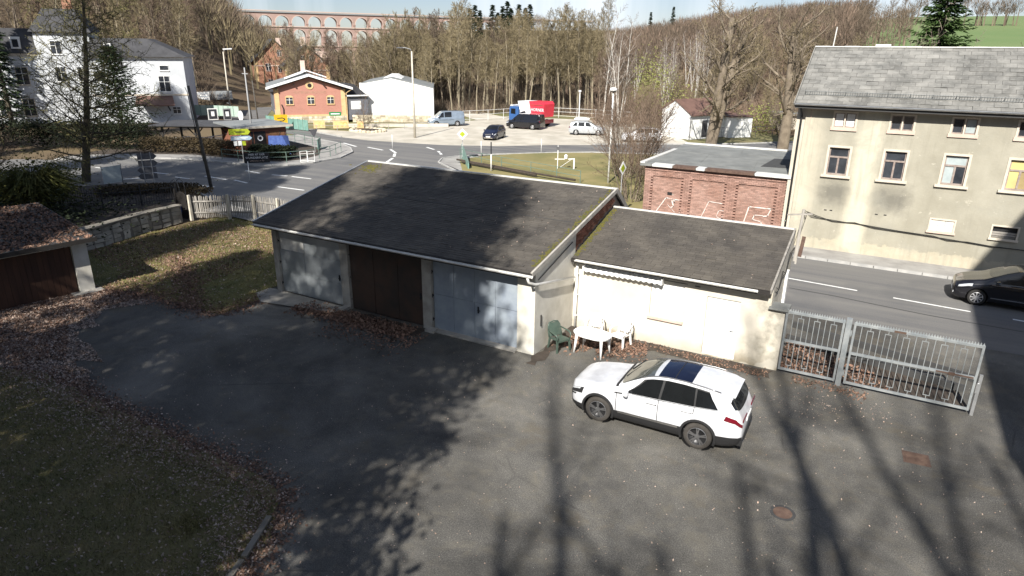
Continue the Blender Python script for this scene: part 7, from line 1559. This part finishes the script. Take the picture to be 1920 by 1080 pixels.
forest(36, (54,63.5), (116,175), M_ALDER+M_BROWN, 'bare_tree', 'tall bare tree on the left hillside above the white house', 'tall hillside trees on the left', (.9,1.2), 3)
forest(20, (63,73), (112,150), M_BROWN, 'bare_tree', 'dark bare tree behind the houses at the left edge', 'dark trees behind the left houses', (.9,1.15), 3)
forest(26, (12.5,23), (104,140), M_BIRCH+M_BROWN[:1], 'birch', 'slender pale stemmed tree in the wood right of the lot', 'pale stemmed trees right of the lot', (.45,.75), 3)
forest(36, (3,23), (96,150), M_BROWN+M_WILLOW, 'bare_tree', 'brown bare tree in the wood behind the small white hut', 'brown trees behind the white hut', (.42,.72), 3)
put_tree('birch', 'tall slim birch leaning slightly beside the white street lamp', 'tree', M_BIRCH[0], (*pol(22.2,101),0), 1, 1.12); put_tree('birch', 'white forked birch to the right of the tall slim birch', 'tree', M_BIRCH[2], (*pol(20.9,98),0), 2, .95)
def leafcloud(name, pts, size, mt, parent=None, seed=0, asp=.5, up=.3):
    r_ = np.random.default_rng(seed); n = len(pts); P = np.asarray(pts, float); a = r_.normal(size=(n,3)); a[:,2] *= up; a /= np.linalg.norm(a, axis=1)[:,None]
    b = r_.normal(size=(n,3)); b -= a*(b*a).sum(1)[:,None]; b /= np.linalg.norm(b, axis=1)[:,None]; s = size*r_.uniform(.6,1.4,(n,1))
    V = np.concatenate([P-a*s*.5, P+b*s*asp*.5, P+a*s*.5, P-b*s*asp*.5], 1).reshape(-1,3); F = np.arange(4*n).reshape(n,4)
    return npmesh(name, V, F, mt, parent, per=4)
yl = thing('bush', 'young yellow green leafing tree in the wood right of the lot', 'tree', (*pol(18.6,103),0)); nr = np.random.default_rng(5)
pts = nr.normal(size=(2600,3))*[1.7,1.7,2.0]+[0,0,5.2]; leafcloud('crown', pts, .22, 'young_leaves', yl, 1); MB().tube([(0,0,0),(.1,0,3),(0,.1,6)], [.14,.10,.04], 6, False).build('trunk', 'bark_grey', yl)
for ph, rho, s, lab in ((9.5,92,1.0,'bright green bush behind the second big bare tree'),(15.5,99,1.5,'low leafing green bush left of the white hut')):
    o = leafcloud('bush', nr.normal(size=(1500,3))*[1.6*s,1.6*s,1.0*s]+[0,0,1.6*s], .22, 'young_leaves', None, 3); x, y = pol(ph, rho); o.location = (x,y,0); tag(o, lab, 'bush')
# conifers
def conifer(seed, H, rad, needles, nw, nb, ns, z0=.08, droop=.25, ssize=.42, shape=1.0):
    r_ = random.Random(seed); T = MB(); T.tube([(0,0,0),(0,0,H*.5),(0,0,H)], [H*.018,H*.011,.02], 8, False)
    V = []; F = []
    for w in range(nw):
        f = z0+(1-z0)*(w+r_.random()*.6)/nw; f0 = f; bl = rad*(1-f)**shape*r_.uniform(.8,1.15)+.12
        for k in range(nb):
            z = H*min(.985, f0+r_.uniform(-1.1,1.1)*(1-z0)/nw); a = 6.28*(k+r_.random()*.8)/nb+w*.7; l_ = bl*r_.uniform(.6,1.12); dx, dy = math.cos(a), math.sin(a)
            for s in range(ns):
                u = ((s+r_.random())/ns)**.75; p = Vector((dx*l_*u, dy*l_*u, z-droop*l_*u+.18*l_*u*u+r_.gauss(0,.05))); sz = ssize*r_.uniform(.6,1.3)*(1.05-.4*u)
                side = r_.uniform(-1,1)*.9; d = Vector((math.cos(a+side), math.sin(a+side), r_.uniform(-.55,.12))); n = d.cross(Vector((r_.gauss(0,.4), r_.gauss(0,.4), 1))).normalized()
                b = len(V); V.extend([p-n*sz*.22, p+n*sz*.22, p+d*sz*1.15]); F.append((b, b+1, b+2)); n2 = d.cross(n).normalized(); V.extend([p-n2*sz*.16, p+n2*sz*.16, p+d*sz]); F.append((b+3, b+4, b+5))
    tr = bpy.data.meshes.new('trunk'); tr.from_pydata(T.v, [], T.f); tr.materials.append(MT['bark_dark']); o = npmesh('crown', [tuple(v) for v in V], F, needles); cr = o.data; bpy.data.objects.remove(o); return tr, cr
MC = [conifer(300+i, 15, 2.9, 'dark_needles', 34, 8, 8, .10, .3, .55) for i in range(2)]
put_tree('spruce', 'bushy green spruce rising behind the slate roof', 'tree', conifer(310, 17, 5.2, 'spruce_needles', 44, 11, 17, .05, .14, .50, .85), (1.6,74.2,0), 0, 1.05)
put_tree('spruce', 'dark spruce cut off by the right frame edge behind the slate roof', 'tree', MC[0], (15.5,74,0), 1, .85)
put_tree('yew', 'dense dark conifer in front of the white house', 'tree', conifer(311, 9.6, 4.2, 'dark_needles', 36, 11, 12, .05, -.1, .42, .62), (-76.5,45.0,0))
for ph, rho, s in ((33.2,250,1.3),(32.8,262,1.4),(32.4,255,1.25),(31.4,262,1.4),(31.0,255,1.2),(30.6,260,1.35),(30.2,270,1.5),(29.9,258,1.3),(29.3,262,1.4),(28.8,255,1.3),(28.4,264,1.4)):
    x, y = pol(ph, rho); put_tree('spruce', 'small dark spruce in the row on the skyline right of the viaduct', 'tree', MC[int(s*20) % 2], (x,y,terrain(x,y)), rho, s*1.15, 'spruces on the skyline', s*.92)
for ph, rho, s in ((24.8,260,.85),(24.0,265,.8),(18.9,275,.85),(17.2,280,.9),(46.6,185,.6),(49.6,170,.55),(44.8,190,.5)):
    x, y = pol(ph, rho); put_tree('spruce', 'single dark spruce among the bare trees of the far slopes', 'tree', MC[int(s*20) % 2], (x,y,terrain(x,y)), rho, s, 'spruces among the far bare trees')
for ph, rho, s in ((70,62,1.0),(66,105,1.1),(72.5,75,1.2)):
    x, y = pol(ph, rho); put_tree('pine', 'dark evergreen behind the left house roofs', 'tree', MC[0], (x,y,0), rho, s, 'dark evergreens at the left')
# far wood: one mass of bare crowns
def far_wood(name, label, n, mt, ph, rho, seed, hh=(9,15), skip=None):
    r_ = np.random.default_rng(seed); V = []; F = []; c = 0
    while c < n:
        a = r_.uniform(*ph); q = r_.uniform(*rho); x, y = pol(a, q)
        if skip and skip(a, q): continue
        c += 1; z = terrain(x, y); H = r_.uniform(*hh); m = 100; cr = H*r_.uniform(.24,.34)
        u = r_.normal(size=(m,3)); u /= np.linalg.norm(u,axis=1)[:,None]; rad = r_.uniform(.25,1,(m,1))**.5
        ctr = np.array([x,y,z+H*.62]); p0 = ctr+u*rad*[cr,cr,H*.36]*.8; d = u*[.6,.6,.3]+[0,0,.75]; d /= np.linalg.norm(d,axis=1)[:,None]; L = r_.uniform(.08,.24,(m,1))*H; p1 = p0+d*L
        w = np.cross(d, r_.normal(size=(m,3))); w /= np.linalg.norm(w,axis=1)[:,None]; w *= r_.uniform(.025,.08,(m,1))
        b = len(V)*3; V.append(np.concatenate([p0-w, p0+w, p1], 1).reshape(-1,3)); 
        tw = np.array([math.cos(R(a)),math.sin(R(a)),0])*.20; tp = np.array([x,y,z-.5]); tv = np.array([tp-tw, tp+tw, tp+[r_.normal()*.3,r_.normal()*.3,H*.85]]); V.append(tv)
    V = np.concatenate(V); F = np.arange(len(V)).reshape(-1,3); o = npmesh(name, V, F, mt); tag(o, label, None, None, 'stuff'); return o
fld = lambda a, q: a < 5 and (q > 140) and not (q > 365 and a > -1.5 or 118 < q < 128)
far_wood('far_wood', 'brown bare wood covering the far slopes', 1500, 'twigs_brown', (3.5,38), (140,330), 1, (6,10))
far_wood('far_wood', 'reddish bare wood on the right far slope', 560, 'twigs_red', (4.5,26), (140,320), 2, (6,10))
far_wood('far_wood', 'olive bare wood on the middle slopes', 260, 'twigs_olive', (22,41), (150,300), 3, (6,10))
far_wood('far_wood', 'grey brown bare wood on the left hillside', 620, 'twigs_brown', (46.5,75), (170,300), 4)
far_wood('far_wood', 'olive bare wood on the lower left hillside', 300, 'twigs_olive', (47,75), (150,260), 5, (10,15))
far_wood('far_wood', 'low bare wood filling the valley under the viaduct', 380, 'twigs_brown', (38.5,48), (190,520), 6, (6,10))
far_wood('far_wood', 'wood on the hill at the far end of the viaduct', 160, 'twigs_brown', (27,36.4), (660,760), 9, (10,16)); far_wood('far_wood', 'wood on the hill at the near end of the viaduct', 120, 'twigs_brown', (50.5,54), (660,760), 10, (8,14))
forest(15, (-3,5), (255,300), M_BROWN, 'bare_tree', 'bare tree in the line along the top of the green field', 'line of bare trees on the green field', (.7,1.0), 4)
far_wood('far_wood', 'thin brown bushes at the edge of the green field', 70, 'twigs_brown', (.6,4.4), (150,300), 11, (4,8)); far_wood('field_hedge', 'brown hedge bushes on the green field', 16, 'twigs_brown', (-5.8,-2.6), (250,256), 8, (6,9))
# undergrowth at the feet of the woods
def undergrowth(name, label, n, mt, ph, rho, seed, h=1.8):
    r_ = np.random.default_rng(seed); a = r_.uniform(*ph, n); q = r_.uniform(*rho, n); x, y = -np.sin(np.radians(a))*q, np.cos(np.radians(a))*q; z = np.array([terrain(u, v) for u, v in zip(x, y)])
    p0 = np.stack([x,y,z-.1], 1); d = r_.normal(size=(n,3))*[.5,.5,.15]+[0,0,1]; L = r_.uniform(.5,1.2,(n,1))*h; p1 = p0+d*L; w = np.cross(d, r_.normal(size=(n,3))); w /= np.linalg.norm(w,axis=1)[:,None]; w *= .035
    V = np.concatenate([p0-w, p0+w, p1], 1).reshape(-1,3); o = npmesh(name, V, np.arange(3*n).reshape(n,3), mt); return tag(o, label, None, None, 'stuff')
undergrowth('undergrowth', 'brown undergrowth at the foot of the lot wood', 9000, 'twigs_brown', (22,39), (110,140), 1); undergrowth('undergrowth', 'brown undergrowth behind the white hut', 9000, 'twigs_red', (2,23), (93,140), 2, 2.4); undergrowth('undergrowth', 'brown undergrowth on the left slope', 8000, 'twigs_brown', (53,66), (112,160), 3, 1.6)
# hedges, ivy, bushes of the left
def hedge(name, label, line, w_, h_, n, mt, size, z0=.08, cat='hedge'):
    r_ = np.random.default_rng(len(label)); pp = path_pts(line, .25)+[(*line[-1],0)]; o0 = line[0]; P = []
    for i in range(n):
        x, y, a = pp[r_.integers(len(pp))]; v = r_.uniform(-1,1); u = r_.uniform(0,1)**.6; s = 1-.18*abs(v); P.append((x-o0[0]+r_.normal()*.12-math.sin(a)*v*w_/2, y-o0[1]+r_.normal()*.12+math.cos(a)*v*w_/2, u*h_*s*r_.uniform(.92,1.04)))
    t_ = thing(name, label, cat, (*o0, z0)); leafcloud('foliage', P, size, mt, t_, 2)
    for x, y, a in pp[::6]: MB().tube([(x-o0[0],y-o0[1],0),(x-o0[0]+.05,y-o0[1],h_*.7)], .03, 4, False).build('stem', 'bark_dark', t_)
    return t_
hedge('hedge', 'dark clipped hedge behind the corner railing', [(-50.9,41.5),(-49.3,41.9),(-47.6,43.0)], 1.3, 1.3, 9000, 'hedge_dark', .16)
hedge('hedge', 'brown leafless hedge left of the kiosk', [(-62.5,38.4),(-58.5,40.6),(-52.8,41.2)], 1.4, 1.55, 11000, 'hedge_brown', .16)
hedge('hedge', 'tall dark evergreen hedge along the left road', [(-80,33),(-72,36.5),(-63.5,39.8)], 2.4, 2.7, 12000, 'hedge_dark', .24)
hedge('hedge', 'low dark ground shrubs along the garden terrace edge', [(-42,22.5),(-40.5,25),(-39.0,26.2),(-36.8,25.6)], 1.6, .5, 5000, 'hedge_brown', .14, .93)
b = thing('bush', 'drooping yellow green bush behind the left garage', 'bush', (-40.2,18.2,.9)); Tq = TB(); rg = random.Random(9)
for k in range(2600):
    a = rg.uniform(0,6.28); l_ = rg.uniform(.8,2.6); e = rg.uniform(.5,1.25); p = Vector((rg.gauss(0,.25),rg.gauss(0,.25),rg.uniform(.2,1.2))); q_ = p+Vector((math.cos(a)*l_*.45,math.sin(a)*l_*.45,l_*.55*e)); Tq.ribbon([p, q_, q_+Vector((math.cos(a)*l_*.4,math.sin(a)*l_*.4,-l_*.18))], .05, .03, rg)
npmesh('foliage', [tuple(v) for v in Tq.V], Tq.F, 'bush_green', b); leafcloud('leaves', nr.normal(size=(3500,3))*[1.1,1.1,.75]+[0,0,1.5], .16, 'bush_green', b, 8)
b = thing('bush', 'dark dense undergrowth behind the left garage roof', 'bush', (-37.2,16.2,.5)); leafcloud('foliage', nr.normal(size=(6000,3))*[1.6,2.4,.55]+[0,0,.5], .18, 'hedge_dark', b, 9)
iv = thing('ivy_tree', 'ivy covered leaning trunk at the left frame edge', 'tree', (-47.5,17.8,.5)); P = []
for k in range(9000):
    u = nr.uniform(0,1); a = nr.uniform(0,6.28); q_ = (1.25-.6*u)*nr.uniform(.3,1.15)*(1+.35*math.sin(u*13)); P.append((q_*math.cos(a)-1.6*u+.3, q_*math.sin(a)+.2, u*8.0))
leafcloud('foliage', P, .22, 'ivy_leaves', iv, 4); MB().tube([(0,0,-.5),(-.8,.1,4),(-1.7,.2,8.5)], [.3,.22,.1], 8, False).build('trunk', 'bark_dark', iv)
put_tree('shrub', 'bare thin branches in front of the ivy trunk', 'shrub', MS2, (-44.5,16.8,.9), 1, .9)

# trees behind the viewpoint whose shade falls into the yard
def shade_tree(seed, H, r0, z0, nc, per, mt='spruce_needles', size=.55):
    r_ = random.Random(seed); T = MB(); T.tube([(0,0,0),(.2,.1,H*.5),(0,0,H*.96)], [.38,.26,.05], 10, False); P = []
    for k in range(nc):
        f = z0+(1-z0)*((k+r_.random())/nc); z = H*f; g = (f-z0)/(1-z0); rr_ = r0*(1-g)**.62*(.55+.45*min(1, g*5)); a = k*2.399+r_.uniform(-.5,.5); q_ = rr_*math.sqrt(r_.random()); c = Vector((q_*math.cos(a), q_*math.sin(a), z)); s = r_.uniform(.4,.85)
        T.tube([(0,0,z-.3*q_), tuple(c)], [.06,.02], 5, False)
        for j in range(per):
            d = Vector((r_.gauss(0,1), r_.gauss(0,1), r_.gauss(0,1))).normalized()*(r_.random()**.4)*s*1.75; P.append((c.x+d.x, c.y+d.y, c.z+d.z*.6))
    tr = bpy.data.meshes.new('trunk'); tr.from_pydata(T.v, [], T.f); tr.materials.append(MT['bark_dark']); o = leafcloud('crown', P, size, mt, None, seed, .6, .6); cr = o.data; bpy.data.objects.remove(o); return tr, cr
SH = [shade_tree(500+i, 27, 4.1, .14, 150, 150, 'spruce_needles', .24) for i in range(2)]
for x, y, i, s in SHADE_TREES:
    put_tree('conifer', 'tall unseen evergreen shading the yard from behind the viewpoint', 'tree', SH[i], (x,y,0), x*1.7, s, 'evergreens behind the viewpoint')
MO = tree_meshes(131, 10.5, .34, [OAK[0]|dict(tip=.6)]+[OAK[1]|dict(n=9,len=.6,rad=.5),OAK[2]|dict(n=6)]+[OAK[3]|dict(n=6,minw=.022)], 3, 'bark_grey', 'twigs_brown', (-.10,.06))
for x, y, rz, s in BARE_TREES:
    put_tree('bare_tree', 'bare garden tree behind the viewpoint', 'tree', MO, (x,y,0), rz, s, 'bare trees behind the viewpoint')

# ------------------------------------------------------------------ leaves, grass
def ground_leaves(name, label, n, sampler, zf, size, mt, seed, M=None, tilt=.45):
    r_ = np.random.default_rng(seed); P = []
    while len(P) < n:
        x, y = sampler(r_)
        P.append((x, y, zf(x, y)))
    P = np.array(P); s = size*r_.uniform(.55,1.35,(n,1)); a = r_.uniform(0,6.28,n); t1 = r_.normal(0,tilt,n); t2 = r_.normal(0,tilt,n)
    u = np.stack([np.cos(a), np.sin(a), t1], 1)*s*.5; v = np.stack([-np.sin(a), np.cos(a), t2], 1)*s*.34; P[:,2] += .5*(np.abs(u[:,2])+np.abs(v[:,2]))+.004
    V = np.stack([P-u, P-u*.1+v, P+u, P-u*.1-v], 1).reshape(-1,3); o = npmesh(name, V, np.arange(4*n).reshape(n,4), mt, per=4)
    if M is not None: o.matrix_world = M
    return tag(o, label, None, None, 'stuff')
def polysamp(poly):
    xs = [p[0] for p in poly]; ys = [p[1] for p in poly]
    def f(r_):
        while True:
            x, y = r_.uniform(min(xs),max(xs)), r_.uniform(min(ys),max(ys))
            if in_poly(x, y, poly): return x, y
    return f
def linesamp(line, w_):
    seg = [(a, b, math.dist(a, b)) for a, b in zip(line[:-1], line[1:])]; tot = sum(s[2] for s in seg)
    def f(r_):
        q = r_.uniform(0, tot)
        for a, b, L in seg:
            if q <= L: break
            q -= L
        d = ((b[0]-a[0])/L, (b[1]-a[1])/L); o = r_.normal(0, w_*.5); return a[0]+d[0]*q-d[1]*o, a[1]+d[1]*q+d[0]*o
    return f
Z = lambda h: (lambda x, y: h)
lawn_edge = [(-23.2,8.5),(-20.5,8.9),(-18.8,8.6),(-16.8,8.55),(-14.7,8.4),(-13.1,8.45),(-11.8,8.5),(-11.0,8.35),(-10.5,8.0),(-10.1,7.4),(-9.65,6.4),(-9.3,5.6)]
ground_leaves('leaves', 'red brown leaf drift in front of the garage doors', 4600, linesamp([(-19.4,17.05),(-17.2,17.15),(-15.5,17.05),(-13.9,17.2)], .55), Z(.014), .10, 'leaf_litter', 1)
ground_leaves('leaves', 'thin brown leaves before the dark garage door', 900, linesamp([(-17.0,16.4),(-13.2,16.6)], 1.0), Z(.004), .08, 'leaf_litter', 2)
ground_leaves('leaves', 'fallen leaves under the white plastic table', 2000, linesamp([(-8.9,19.9),(-7.8,19.6),(-6.2,20.2)], .9), Z(.006), .085, 'leaf_litter', 3)
ground_leaves('leaves', 'brown litter along the shed foot', 550, linesamp([(-6.3,20.6),(-2.3,20.35)], .35), Z(.014), .06, 'leaf_litter', 4)
ground_leaves('leaves', 'leaf litter band on the lawn edge', 16000, linesamp(lawn_edge, .60), Z(.012), .06, 'leaf_litter', 5)
ground_leaves('leaves', 'pale leaves on the lawn edge', 6500, linesamp([(x-.15,y-.35) for x, y in lawn_edge], 1.1), Z(.035), .055, 'leaf_pale', 6)
ground_leaves('leaves', 'leaves scattered over the front lawn', 5000, polysamp([(-26,2),(-9.8,2),(-9.9,7.6),(-12,8.4),(-26,8.4)]), Z(.035), .058, 'leaf_pale', 7)
ground_leaves('leaves', 'thick leaf cover before the left garage', 30000, polysamp(jitter_poly([(-31,8.2),(-22.5,8.6),(-19.8,9.1),(-20.3,9.5),(-21.8,9.9),(-20.9,10.3),(-24.4,11.2),(-23.9,11.9),(-25.4,12.8),(-24.4,14.2),(-28.2,14.3),(-31,9)], .25, .5, 12)), Z(.008), .065, 'leaf_pale', 8)
ground_leaves('leaves', 'brown leaves before the left garage', 18000, polysamp([(-31,8.2),(-23.5,8.8),(-22,9.8),(-25,11.4),(-25.7,13.2),(-25.2,14.6),(-28.2,14.5),(-31,9)]), Z(.012), .07, 'leaf_litter', 9)
ground_leaves('leaves', 'brown leaves on the grass patch', 13000, polysamp([(-34,16.8),(-29,16),(-28,14.4),(-24.5,14.7),(-24.8,18),(-26.5,24.5),(-34.5,24.3)]), Z(.03), .075, 'leaf_litter', 10)
ground_leaves('leaves', 'brown leaves along the edge of the grass patch', 5200, linesamp([(-28.2,14.3),(-25.5,14.9),(-23.4,14.9),(-21.2,14.9),(-21.4,17.2)], .7), Z(.012), .07, 'leaf_litter', 20)
ground_leaves('leaves', 'trodden brown track across the grass patch', 3800, linesamp([(-29.5,18.8),(-26.5,17.2),(-22.6,14.8)], .55), Z(.03), .075, 'leaf_litter', 21)
ground_leaves('leaves', 'pale leaves on the grass patch', 3600, polysamp(patch_poly), Z(.035), .07, 'leaf_pale', 11)
ground_leaves('leaves', 'stray pale leaves and grit on the yard asphalt', 1700, polysamp([(-21,9.2),(-9,8.8),(-8,5),(4.5,9),(4,20.3),(-2,20.3),(-9,17.5),(-20,15)]), Z(.004), .036, 'leaf_pale', 12)
ground_leaves('leaves', 'pale petals scattered in front of the gate', 260, linesamp([(-2.0,18.6),(-.4,19.2),(1.0,19.8)], 1.0), Z(.004), .040, 'leaf_pale', 13)
ground_leaves('leaves', 'leaf litter behind the railing panel', 1200, polysamp([(-2.1,21),(1.2,21),(.6,22.2),(-2.2,23.8)]), Z(.012), .09, 'leaf_litter', 14)
ground_leaves('leaves', 'brown leaves covering the left garage roof', 12000, polysamp([(-.25,-.4),(8.0,-.4),(8.0,6.1),(-.25,6.1)]), lambda x, y: 2.30+(y+.42)*.0665+.004, .10, 'leaf_litter', 15, GR_M)
ground_leaves('leaves', 'moss and leaves at the gate post foot', 420, linesamp([(-1.6,20.55),(-.2,20.5),(.5,20.4)], .35), Z(.006), .06, 'leaf_litter', 16)
ground_leaves('leaves', 'pale flecks on the shingle roof', 150, polysamp([(-14,18),(-9.4,18),(-9.4,24),(-12,24)]), lambda x, y: 2.985+(y-17.46)*.2165+.022, .05, 'leaf_pale', 17)
ground_leaves('leaves', 'pale flecks on the shed roof', 60, polysamp([(-9,20.8),(-2.8,20.8),(-2.8,24),(-9,24)]), lambda x, y: 2.705+(y-20.54)*.2866+.022, .05, 'leaf_pale', 18)
def blades(name, label, n, sampler, z, h, mt, seed):
    r_ = np.random.default_rng(seed); P = np.array([(*sampler(r_), z) for _ in range(n)]); d = r_.normal(size=(n,3))*[.55,.55,.1]+[0,0,.8]; L = h*r_.uniform(.5,1.5,(n,1)); w = r_.normal(size=(n,3))*[1,1,0]; w /= np.linalg.norm(w,axis=1)[:,None]; w *= .009
    V = np.stack([P-w, P+w, P+d*L], 1).reshape(-1,3); o = npmesh(name, V, np.arange(3*n).reshape(n,3), mt); return tag(o, label, None, None, 'stuff')
blades('grass', 'short grass on the front lawn', 60000, polysamp([(-24,2.2),(-9.2,2.2),(-9.7,7.2),(-10.6,8.2),(-24,8.4)]), .03, .07, 'grass_blade', 1)
blades('grass', 'grass between the two garages', 30000, polysamp(patch_poly), .022, .09, 'grass_blade', 2)
for x, y, lab in ((-11.6,6.7,'bright grass tuft on the front lawn'),):
    blades('grass_tuft', lab, 500, linesamp([(x-.3,y),(x+.3,y)], .4), .03, .12, 'grass_blade', 3)
